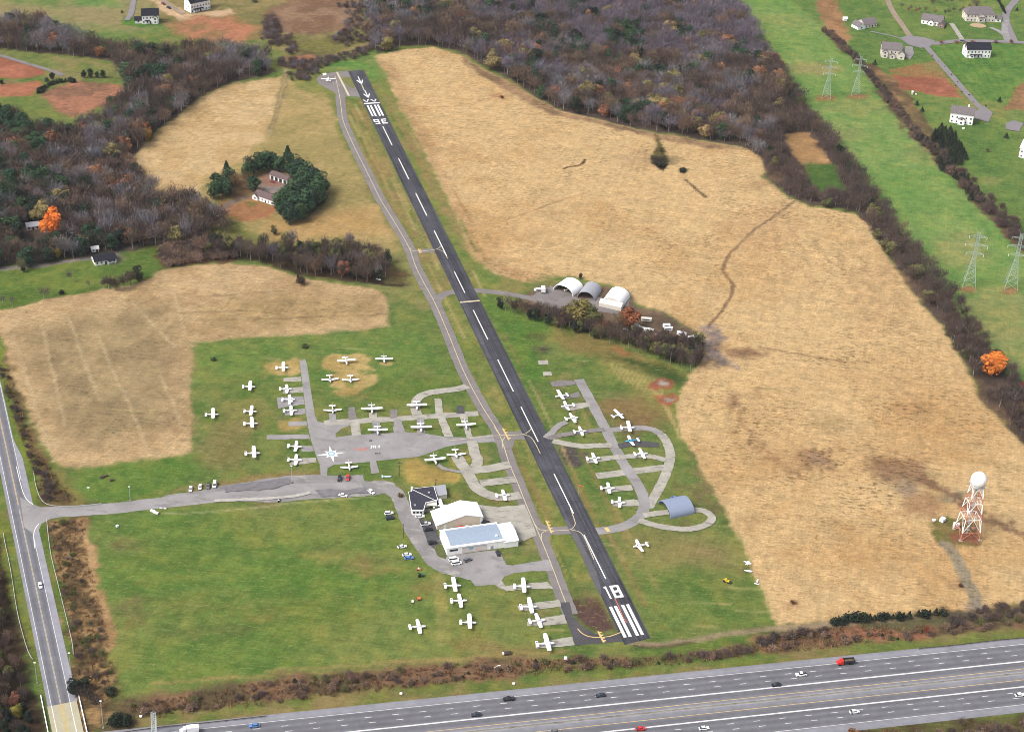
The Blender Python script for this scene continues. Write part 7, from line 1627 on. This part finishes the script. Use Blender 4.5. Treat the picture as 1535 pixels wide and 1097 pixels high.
for x, y, h, c_, kd, lb in ((866, 487, 17.5, P(134, 122, 68), 'leafy', 'large olive-green tree in front of the grey arched shelter'), (886, 492, 15, P(104, 104, 58), 'leafy', 'dark olive tree right of the large olive-green one'), (849, 484, 11, P(140, 120, 72), 'leafy', 'small olive-yellow tree left of the large olive-green one'),
                        (944, 492, 14, P(158, 96, 66), 'leafy', 'rust-coloured tree right of the white lean-to shelter'), (930, 496, 12, P(126, 104, 68), 'brown', 'brown tree just below the rust-coloured one'), (902, 503, 12, P(140, 90, 70), 'brown', 'reddish-brown tree in the middle of the yard tree line'), (890, 498, 8, P(150, 92, 66), 'leafy', 'rusty small tree left of the reddish-brown one'),
                        (1045, 520, 12, P(84, 100, 58), 'brown', 'green-tinged tall tree at the right end of the yard tree line'), (1022, 516, 13, P(120, 102, 90), 'sparse', 'tall bare tree with fine twigs over the yard trailers'), (1036, 522, 12, P(110, 96, 84), 'sparse', 'tall bare tree right of the other one over the yard'),
                        (870, 418, 4.5, P(52, 54, 50), 'ever', 'small dark round tree behind the arched shelters'), (805, 468, 9.5, P(120, 108, 100), 'sparse', 'thin bare tree in front of the white box truck'), (818, 470, 10, P(120, 108, 100), 'sparse', 'second thin bare tree in front of the shelters yard'), (832, 474, 10, P(126, 112, 104), 'sparse', 'third thin bare tree in front of the shelters yard'), (920, 486, 10, P(160, 146, 130), 'sparse', 'pale bare tree in front of the lean-to'), (996, 512, 10, P(60, 50, 46), 'sparse', 'dark bare trunk tree between the white trailers')):
    tree(kd, x, y, h, c_, lb, None, 1.3 if kd in ('leafy', 'brown') and h > 10 else 1.0)
# evergreen ring round the farm
ring_ = [(440, 303, 14), (455, 303, 15), (468, 307, 14), (477, 310, 13), (433, 316, 13), (446, 325, 14), (460, 320, 15), (474, 297, 14), (470, 285, 14), (460, 275, 14), (450, 268, 13), (429, 328, 12), (454, 312, 15),
         (432, 256, 16), (440, 262, 14), (420, 258, 11), (398, 256, 13), (408, 256, 12), (388, 258, 13), (378, 261, 12), (370, 266, 10), (340, 262, 9), (345, 278, 11), (330, 290, 12), (320, 298, 11), (338, 295, 11), (352, 285, 12), (380, 288, 11), (372, 278, 10), (325, 283, 10)]
rs_ = np.random.RandomState(4)
for i, (x, y, h) in enumerate(ring_):
    h *= 1.22
    kd = 'cone' if (x, y) in ((432, 256), (340, 262)) else 'ever'
    if (x, y) in ((352, 285), (372, 278)): tree('brown', x, y, h, P(140, 112, 76), 'tan-brown tree among the evergreens on the left of the farm', 'brown trees in the farm ring')
    elif kd == 'cone': tree(kd, x, y, h, P(44, 72, 52), 'tallest pointed evergreen behind the farm garage' if x == 432 else 'dark pointed evergreen at the far left of the farm ring', None, 1.5)
    else: tree(kd, x, y, h, vary(rs_, pick(rs_, C_EV)), 'dark evergreen tree ' + ('right' if x > 415 else 'left') + ' of the farmhouse in the evergreen ring', 'evergreens ' + ('right' if x > 415 else 'left') + ' of the farmhouse', 1.35)
for x_, y_ in ((462, 290), (441, 315), (452, 332), (466, 314), (430, 306), (455, 283), (437, 336), (420, 318), (478, 303), (444, 272), (482, 290)): tree('ever', x_, y_, rs_.uniform(14, 18), vary(rs_, pick(rs_, C_EV)), 'dark evergreen tree right of the farmhouse in the evergreen ring', 'evergreens right of the farmhouse', 1.3)
for x_, y_ in ((36, 368), (48, 366), (60, 370), (42, 378), (54, 380)): tree('ever', x_, y_, 5.5, pick(rs_, C_DKG), 'low dark evergreen in front of the old pale-roofed house', 'evergreens before the old house', 1.4)
tree('bare', 428, 333, 7, P(100, 86, 78), 'small bare tree at the foot of the evergreen ring', None)
# single landmark trees
tree('leafy', 77, 352, 21, (.50, .135, .022), 'brilliant orange tree in the wood above the lane', None, .95)
tree('leafy', 1487, 561, 16, (.46, .14, .025), 'brilliant orange tree at the dark belt beside the near pylons', None, 1.35)
tree('leafy', 1530, 588, 8, P(170, 72, 50), 'red-brown small tree below the brilliant orange one at the belt'); tree('leafy', 1534, 618, 7, P(176, 150, 60), 'yellow small tree cut by the edge of the picture at the belt')
tree('leafy', 219, 205, 12, P(200, 120, 60), 'orange tree at the field side of the wood left of the pale field', None, .9); tree('leafy', 222, 212, 10, P(176, 136, 66), 'yellow-brown tree touching the orange one left of the pale field')
tree('leafy', 832, 148, 13, P(180, 108, 76), 'salmon-rust tree at the rim of the big wood', None, 1.2); tree('leafy', 951, 166, 12, P(170, 158, 74), 'yellow-green tree at the rim of the big wood'); tree('leafy', 978, 150, 13, P(146, 138, 66), 'olive-yellow tree behind the yellow-green one', None, 1.1)
tree('leafy', 1104, 202, 11, P(186, 150, 62), 'golden tree at the rim of the big wood, right part'); tree('leafy', 1130, 218, 12, P(178, 112, 62), 'rust tree at the right end of the wood rim'); tree('leafy', 945, 112, 13, P(168, 98, 62), 'rust tree deep in the big wood, centre'); tree('leafy', 960, 122, 11, P(190, 130, 70), 'tan-orange tree beside the rust one deep in the wood')
tree('leafy', 1160, 292 - 36, 11, P(120, 110, 66), 'olive tree at the left of the small clearing in the belt')
tree('leafy', 88, 388, 9, P(160, 138, 56), 'yellow-green tree beside the lane left of the bungalow'); tree('leafy', 78, 386, 7, P(150, 130, 54), 'smaller yellow-green tree beside the lane'); tree('bare', 128, 382, 11, P(146, 136, 130), 'pale grey leafless tree behind the small bungalow')
tree('bare', 33, 408, 12, P(140, 134, 96), 'pale olive leafless tree above the lane at the left edge', None, .9); tree('ever', 35, 408, 6, P(44, 50, 40), 'dark evergreen bush at the lane below the olive tree')
for x, y, h, lb in ((106, 423, 11, 'slim bare tree alone on the lawn left of the bungalow'), (66, 449, 11, 'bare tree low on the lawn near the tan field edge'), (72, 448, 9, 'second bare tree beside it near the tan field edge'), (133, 434, 8, 'faint bare tree left of the dark clump'), (19, 460, 9, 'bare tree at the lower left corner of the lawn'), (5, 458, 9, 'bare tree cut by the left edge on the lawn')):
    tree('sparse', x, y, h, P(110, 100, 92), lb)
tree('bush', 92, 441, 3, P(40, 38, 34), 'dark flat bush on the lawn below the slim bare tree', None, 1.3)
for x, y, h, kd, c_, lb in ((163, 434, 11.5, 'bare', P(96, 82, 74), 'brown-grey tree, leftmost of the dark clump below the bungalow'), (174, 436, 11.5, 'brown', P(92, 76, 66), 'brown tree in the middle of the dark clump below the bungalow'), (186, 433, 11.5, 'bare', P(100, 84, 76), 'grey tree in the dark clump below the bungalow'), (196, 428, 11.5, 'brown', P(96, 82, 66), 'brown tree right of centre in the dark clump below the bungalow'), (207, 421, 11, 'ever', P(60, 62, 48), 'dark evergreen at the right end of the clump below the bungalow'), (155, 431, 7, 'bare', P(120, 108, 100), 'thin tree with a pale fallen trunk at the clump')):
    tree(kd, x, y, h, c_, lb, None, 1.3)
# corridor hedges and evergreens
def hedge(px, step, jit, kinds, cols_, hs, lb, gp, seed, wf=1.0):
    c_ = G(np.array(px)[:, 0], np.array(px)[:, 1]); seg = np.hypot(*(c_[1:] - c_[:-1]).T); s_ = np.concatenate([[0], np.cumsum(seg)]); t = 0; rs = np.random.RandomState(seed)
    while t < s_[-1]:
        trees.append((kinds[rs.randint(len(kinds))], np.interp(t, s_, c_[:, 0]) + rs.uniform(-jit, jit), np.interp(t, s_, c_[:, 1]) + rs.uniform(-jit, jit), rs.uniform(*hs), wf, vary(rs, pick(rs, cols_)), lb, gp)); t += step * rs.uniform(.7, 1.3)
LB1 = 'dark low shrub in the thin hedge right of the pylon corridor'; GP1 = 'shrubs of the thin corridor hedge'
hedge([(1238, 48), (1262, 70), (1280, 90), (1300, 108), (1330, 148), (1355, 180), (1375, 207), (1395, 222)], 3.0, 2.6, ['shrub', 'shrub', 'bush', 'shrub'], C_DK + C_BRN[1:2], (3.5, 6), LB1, GP1, 31)
hedge([(1395, 222), (1420, 250), (1445, 278), (1475, 308), (1510, 345), (1545, 385)], 2.6, 4, ['shrub', 'shrub', 'brown'], C_DK + C_BRN[1:2], (4, 7), LB1, GP1, 32)
hedge([(1440, 262), (1470, 292), (1500, 322), (1550, 372)], 4.0, 5, ['shrub', 'bare'], C_DK, (3.5, 6), LB1, GP1, 33)
def eg(u, v, x, y, rs): return ('cone', rs.uniform(4.5, 7.5), 1.8, vary(rs, pick(rs, C_DKG)), 'dark cedar in the cluster between the brown strip and the white-chimney house', 'cedars of the large cluster')
scatter([(1393, 205), (1412, 193), (1428, 198), (1440, 216), (1447, 232), (1452, 242), (1432, 250), (1412, 240), (1396, 224)], 5.0, eg, 8)
def eg2(u, v, x, y, rs): return ('cone', rs.uniform(4.5, 7), 1.9, vary(rs, pick(rs, C_DKG)), 'dark cedar in the line running down from the large cluster along the lawn', 'cedars of the line along the lawn')
for q in ([(1424, 258), (1445, 264), (1452, 276), (1440, 280), (1425, 270)], [(1448, 280), (1468, 284), (1476, 298), (1488, 308), (1474, 312), (1452, 300)], [(1375, 205), (1392, 214), (1396, 224), (1384, 222)], [(1404, 240), (1428, 246), (1430, 258), (1412, 258)]): scatter(q, 5.2, eg2, int(q[0][0]))
for x, y, lb in ((1276, 82, 'small dark cedar, upper of two by the thin hedge behind the far pylons'), (1281, 88, 'small dark cedar, lower of two by the thin hedge behind the far pylons'), (1311, 97, 'small dark cedar at the top of the brown strip'), (1374, 158, 'small dark cedar on the lawn edge beside the brown strip'), (1382, 168, 'small dark cedar below the other one beside the brown strip'), (1508, 207, 'single small cedar on the lawn right of the large cluster'), (1498, 153, 'dark shrub at the corner of the big mown lawn')):
    tree('cone', x, y, 4.5, pick(rs_, C_DKG), lb, None, 1.9)
for i, x in enumerate((1411, 1434, 1458, 1492, 1516)): tree('shrub', x, 66 - i * .3, 3.5, P(146, 98, 80), 'small reddish street tree in the row along the estate street', 'street trees of the estate')
tree('shrub', 1480, 228, 3, P(120, 104, 76), 'thin brown shrub alone on the lawn below the grey slab')
tree('leafy', 1326, 64, 3.5, P(160, 160, 60), 'small yellow-green tree behind the many-gabled house')
hedge([(1385, 78), (1402, 92), (1425, 115), (1445, 140), (1462, 156), (1495, 160)], 14, 2.5, ['bush'], C_DK, (1.0, 1.7), 'low dark shrub along the estate driveway', 'shrubs along the estate driveway', 34)
hedge([(1352, 14), (1366, 20), (1420, 22), (1460, 12), (1475, 4)], 6, 4, ['bare', 'brown'], C_DK + C_RUST[3:], (6, 9), 'reddish-brown tree in the wood behind the estate houses', 'trees behind the estate', 35)
hedge([(1350, 0), (1400, 6), (1460, -2)], 5, 7, ['bare', 'brown'], C_DK + C_RUST[3:], (6, 9), 'reddish-brown tree in the wood behind the estate houses', 'trees behind the estate', 36)
hedge([(1488, -8), (1500, 8), (1507, 22)], 3.0, .6, ['bush'], C_DKG, (2, 3), 'clipped dark shrub in the row beside the dark street', 'shrubs beside the dark street', 37)
tree('cone', 1524, 17, 4, pick(rs_, C_DKG), 'lone dark evergreen on the top right lawn', None, 1.8)
hedge([(1222, -5), (1262, -2), (1288, 2)], 5, 4, ['shrub', 'bush'], C_DKG + C_DK, (3, 6), 'dark shrub at the top edge right of the corridor', 'shrubs at the top edge', 38)
# upper left shrubs
for x, y, h, kd, c_, lb in ((79, 120, 7, 'ever', P(36, 54, 42), 'round dark evergreen between the two brown fields'), (126, 117, 7, 'ever', P(38, 48, 40), 'dark evergreen, left of the pair by the white post'), (136, 117, 8, 'ever', P(42, 54, 42), 'dark evergreen, middle of the group by the white post'), (155, 117, 7, 'ever', P(44, 60, 46), 'broad dark evergreen, right one by the white post'), (146, 117, 6, 'ever', P(44, 58, 44), 'dark evergreen filling the gap by the white post'),
                        (3, 126, 3.5, 'bush', P(46, 50, 40), 'dark bush at the left edge between the brown fields'), (191, 133, 6, 'bare', P(80, 66, 66), 'dark bare shrub at the right side of the broken brown field'), (70, 123, 4, 'bush', P(80, 92, 72), 'grey-green bush beside the round evergreen')):
    tree(kd, x, y, h, c_, lb, None, 1.2 if kd == 'ever' else 1)
hedge([(57, 141), (66, 133), (78, 127), (90, 124), (104, 122), (114, 125)], 2.6, .5, ['bush', 'cone'], C_DKG, (2.5, 4), 'clipped dark evergreen of the curved hedge between the brown fields', 'evergreens of the curved hedge', 39, 1.5)
tree('cone', 183, 20, 3, (.02, .03, .02), 'tiny dark evergreen left of the white two-storey house', None, 2); tree('cone', 382, 4, 6, (.02, .035, .02), 'dark evergreen at the top edge right of the house being built', None, 2)
def sc2(u, v, x, y, rs): return ('shrub', rs.uniform(2.5, 5), 1.2, vary(rs, pick(rs, C_DK + C_LIL[3:])), 'dark bare shrub in the rough ground beyond the runway end', 'shrubs beyond the runway end')
scatter([(395, 38), (412, 28), (422, 48), (408, 60), (392, 60)], 5, sc2, 12); scatter([(505, 8), (545, 0), (556, 40), (556, 60), (520, 70), (500, 60), (525, 30)], 6.5, sc2, 13)
scatter([(416, 92), (470, 92), (520, 80), (560, 70), (552, 84), (500, 96), (470, 104), (425, 103)], 5, sc2, 14); scatter([(431, 112), (452, 108), (470, 100), (490, 96), (475, 110), (455, 124), (436, 122)], 4.5, sc2, 15); scatter([(404, 55), (440, 54), (432, 64), (405, 74)], 5, sc2, 16); scatter([(430, 68), (448, 66), (450, 80), (432, 84)], 5, sc2, 17)
# shrubs in the airfield
tree('bush', 457, 521, 2.2, P(84, 92, 56), 'flat olive bush in the green field above the pads', None, 2.0); tree('bush', 320, 540, 2.0, P(76, 88, 52), 'flat dark bush near the left field corner', None, 1.8)
tree('shrub', 752, 148, 3, P(140, 96, 78), 'reddish small bush alone in the far part of the tan field'); tree('bush', 990, 250, 3.5, P(52, 52, 40), 'dark bush in the dip of the tan field, large one', None, 2.0); tree('bush', 1023, 258, 3.5, P(52, 64, 44), 'dark green bush right of the dip in the tan field', None, 1.4); tree('shrub', 991, 228, 4, P(110, 96, 60), 'brown bush above the dip in the tan field', None, 1.2); tree('bush', 600, 744, 2.0, P(120, 100, 70), 'brown bush in the bend of the drive by the terminal', None, 1.6)
tree('shrub', 1440, 880, 2.5, P(110, 84, 74), 'small dark bush left of the tower track'); tree('shrub', 1188, 905, 2.5, P(140, 100, 80), 'small reddish bush in the near corner of the tan field')
# highway verge
hedge([(1250, 934), (1280, 930), (1320, 928), (1360, 926), (1395, 922), (1420, 918)], 3.2, .8, ['bush', 'cone'], C_DKG, (3, 4.8), 'dark evergreen of the clipped row below the tan field', 'evergreens of the row below the tan field', 41, 1.5)
tree('brown', 1387, 952, 7, P(164, 84, 56), 'rust-red slim tree by the highway verge below the dark row', None, .8)
def vg(u, v, x, y, rs):
    if rs.rand() < .5: return None
    if rs.rand() < .15: return ('cone', rs.uniform(1.5, 2.6), 2.0, vary(rs, pick(rs, C_DKG)), 'tiny dark cedar in the brown brush along the highway', 'little cedars in the highway brush')
    return ('shrub', rs.uniform(1.6, 3.4), 1.3, vary(rs, pick(rs, C_BRN + C_DK[:1] + C_OLV[:1])), 'brown shrub in the strip of brush along the highway', 'shrubs in the highway brush')
scatter([(185, 1062), (260, 1046), (400, 1024), (600, 1006), (760, 992), (900, 988), (1000, 984), (1120, 972), (1130, 980), (1000, 996), (880, 1004), (760, 1012), (600, 1030), (400, 1054), (220, 1076)], 4.0, vg, 18)
scatter([(1125, 955), (1240, 948), (1380, 945), (1500, 925), (1540, 922), (1540, 936), (1400, 955), (1250, 968), (1135, 980)], 4.2, vg, 19)
def dkv(u, v, x, y, rs): return ('shrub', rs.uniform(2, 3.6), 1.4, vary(rs, pick(rs, C_DK)), 'dark bare shrub on the verge at the right below the tan field', 'dark shrubs right of the clipped row')
scatter([(1425, 925), (1470, 915), (1540, 903), (1560, 915), (1500, 928), (1430, 938)], 4.2, dkv, 20); scatter([(1040, 985), (1125, 968), (1150, 956), (1240, 942), (1235, 950), (1150, 966), (1120, 980), (1040, 992)], 4.0, dkv, 21)
tree('bush', 178, 1085, 5.5, P(40, 52, 40), 'dark evergreen shrub between the light pole and the white boulders', None, 1.5); tree('bush', 190, 1084, 5, P(44, 56, 42), 'dark evergreen shrub right of the first one by the boulders', None, 1.3)
# left road verge
def lv(u, v, x, y, rs):
    if rs.rand() < .35: return None
    return ('shrub', rs.uniform(1.6, 3.2), 1.3, vary(rs, pick(rs, C_DK + C_OLV[1:2])), 'dark shrub in the scrub strip between the county road and the left field', 'shrubs of the upper road scrub')
scatter([(0, 545), (12, 560), (32, 630), (50, 680), (72, 710), (95, 748), (66, 750), (52, 705), (30, 650), (4, 575)], 4.0, lv, 22)
def lv2(u, v, x, y, rs):
    if rs.rand() < (.5 if u < 95 + (v - 780) * .28 else .85): return None
    return ('shrub', rs.uniform(1.4, 2.8), 1.4, vary(rs, pick(rs, C_OLV + C_BRN[:1] + C_DK[:1])), 'brown shrub in the scrub between the county road and the mown field', 'shrubs of the lower road scrub')
scatter([(74, 784), (125, 778), (122, 830), (140, 900), (158, 960), (172, 1030), (150, 1050), (120, 1030), (110, 960), (90, 880)], 4.2, lv2, 23)
for x, y, h, kd, c_, lb in ((112, 1040, 9, 'ever', P(36, 46, 38), 'dark evergreen touching the road just above the bridge'), (122, 1048, 9, 'bare', P(84, 72, 66), 'dark bare tree right of the evergreen above the bridge'), (134, 1052, 8.5, 'bare', P(90, 78, 70), 'second dark bare tree above the bridge corner'), (128, 1034, 7.5, 'ever', P(52, 58, 44), 'small dark evergreen behind the bare trees above the bridge'), (146, 1062, 7, 'bare', P(92, 78, 70), 'dark bare tree close to the tall light pole'), (165, 1040, 4, 'bush', P(62, 70, 50), 'dark green bush at the corner of the mown field')):
    tree(kd, x, y, h, c_, lb, None, 1.4)
def bl(u, v, x, y, rs):
    w_ = 'in the wood left of the county road and bridge'; gp = 'trees left of the county road'; r = rs.rand(); h = rs.uniform(7, 11)
    if v > 1060 and r < .6: return ('ever', h * .7, 1, vary(rs, pick(rs, C_DKG)), 'dark evergreen tree ' + w_, gp)
    if r < .45: return ('bare', h, 1, vary(rs, pick(rs, C_DK)), 'dark leafless tree ' + w_, gp)
    if r < .85: return ('brown', h * .9, 1, vary(rs, pick(rs, C_DK + C_BRN)), 'brown-leaved tree ' + w_, gp)
    return ('leafy', h * .8, 1, vary(rs, pick(rs, C_OLV + C_RUST[3:])), 'olive or russet tree ' + w_, gp)
scatter([(-90, 830), (-4, 850), (10, 930), (26, 1000), (42, 1050), (60, 1110), (62, 1180), (-160, 1200)], 5.6, bl, 24, clip=(-60, 200, 700, 1185))
tree('leafy', 27, 1074, 8, P(150, 140, 60), 'yellow-green tree in the dark wood left of the bridge')
# near right: tree tops along the bottom edge
for x, y, h, kd, c_, lb in ((1207, 1118, 8, 'leafy', P(150, 100, 66), 'rust-brown tree, leftmost of the row along the bottom right edge'), (1226, 1122, 6, 'brown', P(140, 96, 72), 'small reddish tree right of the leftmost one at the bottom'), (1277, 1116, 9, 'leafy', P(150, 98, 54), 'orange-brown tree in the row along the bottom right edge'), (1290, 1118, 8, 'leafy', P(128, 92, 52), 'dark orange tree beside the orange-brown one at the bottom'),
                        (1325, 1115, 9, 'brown', P(158, 100, 66), 'rust tree with bare top in the bottom right row'), (1338, 1113, 9, 'brown', P(130, 96, 80), 'brown-grey tree beside the rust one at the bottom'), (1375, 1112, 8, 'bare', P(126, 108, 98), 'grey-brown bare tree in the bottom right row'), (1360, 1114, 7, 'bare', P(120, 104, 96), 'second grey-brown bare tree in the bottom right row'),
                        (1440, 1088, 6, 'brown', P(116, 98, 84), 'brown tree against the highway shoulder at the bottom'), (1490, 1104, 10, 'bare', P(124, 106, 96), 'tall bare tree in the right part of the bottom row'), (1505, 1104, 9, 'brown', P(118, 96, 84), 'brown tree right of the tall bare one'), (1525, 1110, 8, 'brown', P(110, 90, 76), 'brown tree in the bottom right corner'), (1250, 1124, 6, 'shrub', P(120, 90, 70), 'low brown shrub between the orange trees and the leftmost ones')):
    tree(kd, x, y, h, c_, lb)
def br_(u, v, x, y, rs): return ('shrub', rs.uniform(2, 4), 1.3, vary(rs, pick(rs, C_DK + C_BRN)), 'brown shrub under the trees of the bottom right row', 'shrubs of the bottom right row')
scatter([(1400, 1098), (1470, 1094), (1560, 1086), (1560, 1130), (1400, 1130)], 4.5, br_, 25, clip=(1150, 1570, 1000, 1140))

# which stand alone and which are part of the mass
def dist(t): return math.hypot(math.hypot(t[1], t[2]), CH)
def inframe(t):
    u, v = proj(t[1], t[2], t[3] * .6); return -12 < u < PW + 12 and -12 < v < PH + 12
GAIN = {'bare': 1.18, 'brown': 1.12, 'leafy': 1.2, 'ever': 1.3, 'cone': 1.15, 'shrub': 1.3, 'sparse': 1.3, 'bush': 1.2}
trees = [(t[0], t[1], t[2], t[3], t[4], tuple(min(.8, v * GAIN[t[0]]) for v in t[5]), t[6], t[7]) for t in trees]
single, mass = [], []
byk = {}
for t in trees: byk.setdefault(KNAME[t[0]][0], []).append(t)
for kn, L_ in byk.items():
    vis = [t for t in L_ if inframe(t)]; out_ = [t for t in L_ if not inframe(t)]
    vis.sort(key=lambda t: (t[7] is not None, dist(t) / t[3])); lim = 300
    single += vis[:lim]; mass += vis[lim:] + out_
seen = {}
rs = np.random.RandomState(77)
for (kd, x, y, h, wf, c_, lb, gp) in single:
    i = rs.randint(NT[kd]); me, tm = TPL[kd][i][:2]; s_ = h / BH[kd]
    root = empty(KNAME[kd][0], (x, y, 0), rs.rand() * 2 * PI); root.scale = (s_ * wf, s_ * wf, s_)
    a_ = bpy.data.objects.new('crown', me); S.collection.objects.link(a_); a_.parent = root; a_.color = (*c_, 1)
    b_ = bpy.data.objects.new('trunk', tm); S.collection.objects.link(b_); b_.parent = root
    tag(root, lb, KNAME[kd][1], gp)
def build_mass(name, L_):
    V, Cc = [], []
    for (kd, x, y, h, wf, c_, lb, gp) in L_:
        i = rs.randint(NT[kd]); v, cc, tb = TPL[kd][i][2:]; s_ = h / BH[kd]; t = rs.rand() * 2 * PI; ct, st = math.cos(t), math.sin(t)
        far_ = dist((0, x, y)) > 1150; 
        if far_: v = v[::2]; cc = cc[::2]
        for vv, col_ in ((v, cc * np.array(c_)), (tb[:40], np.ones((min(len(tb), 40), 3)) * np.array(P(140, 130, 124)))):
            w_ = vv.copy(); sx = s_ * wf * (1.12 if far_ else 1)
            V.append(np.stack([(w_[..., 0] * ct - w_[..., 1] * st) * sx + x, (w_[..., 0] * st + w_[..., 1] * ct) * sx + y, w_[..., 2] * s_], -1)); Cc.append(col_)
    if not V: return
    me = tri_mesh(name, np.concatenate(V), np.concatenate(Cc), M['leaf']); o = bpy.data.objects.new(name, me); S.collection.objects.link(o); o.color = (1, 1, 1, 1); tag(o, kind='stuff')
build_mass('distant_woodland', mass)
print('TREES', len(trees), 'single', len(single), 'mass', len(mass), {k: len(v) for k, v in byk.items()})
# low brush, one mass: tufts along the verges and in the rough strips
def brush(name, polys, n_, hs, cols_, seed):
    rs = np.random.RandomState(seed); V, Cc = [], []
    for px in polys:
        poly = topoly(px); pl = [tuple(p) for p in poly]; x0, y0 = poly.min(0); x1, y1 = poly.max(0); k = 0; tries = 0
        A = abs(sum(pl[i][0] * pl[(i + 1) % len(pl)][1] - pl[(i + 1) % len(pl)][0] * pl[i][1] for i in range(len(pl)))) / 2
        while k < A * n_ and tries < A * n_ * 40:
            tries += 1; x, y = rs.uniform(x0, x1), rs.uniform(y0, y1)
            if not inpoly(pl, x, y): continue
            k += 1; m_ = 9; h = rs.uniform(*hs); base = np.stack([x + rs.normal(size=m_) * .5, y + rs.normal(size=m_) * .5, np.zeros(m_)], -1)
            tip = base + np.stack([rs.normal(size=m_) * .45, rs.normal(size=m_) * .45, h * rs.uniform(.6, 1, m_)], -1); sd = unit(rs.normal(size=(m_, 3)) * np.array([1, 1, .1])) * .16
            V.append(np.stack([base - sd, base + sd, tip], 1)); c_ = np.array(pick(rs, cols_)) * rs.uniform(.8, 1.2); Cc.append(np.ones((m_, 1)) * c_[None] * rs.uniform(.8, 1.2, (m_, 1)))
    me = tri_mesh(name, np.concatenate(V), np.concatenate(Cc), M['leaf']); o = bpy.data.objects.new(name, me); S.collection.objects.link(o); tag(o, kind='stuff')
BRC = [P(160, 122, 88), P(140, 110, 82), P(186, 152, 108), P(112, 92, 70), P(160, 112, 82), P(120, 112, 74)]
brush('brush', [[(185, 1062), (260, 1046), (400, 1020), (600, 1004), (760, 990), (900, 987), (1000, 984), (1130, 962), (1240, 940), (1400, 938), (1400, 950), (1250, 970), (1130, 982), (1000, 997), (880, 1006), (760, 1014), (600, 1032), (400, 1056), (220, 1078)],
                [(74, 784), (128, 778), (130, 830), (148, 900), (162, 960), (176, 1030), (150, 1060), (120, 1030), (110, 960), (90, 880)],
                [(0, 545), (14, 555), (36, 630), (58, 680), (82, 710), (115, 752), (60, 754), (50, 705), (28, 650), (4, 575)]], .30, (.7, 1.8), BRC, 51)

# ------------------------------------------------------------------ thin air between the viewer and the far woods
mb = MB(); mb.box(-8000, 8000, -600, 8000, -1.5, CH + 12)
mt = bpy.data.materials.new('haze_air'); mt.use_nodes = True; n = mt.node_tree; n.nodes.remove(n.nodes["Principled BSDF"])
pv = n.nodes.new("ShaderNodeVolumePrincipled"); pv.inputs["Color"].default_value = (.9, .94, 1, 1); pv.inputs["Density"].default_value = 0.00002
n.links.new(pv.outputs[0], [q for q in n.nodes if q.type == 'OUTPUT_MATERIAL'][0].inputs["Volume"])
tag(mb.build('haze', mt), kind='stuff')
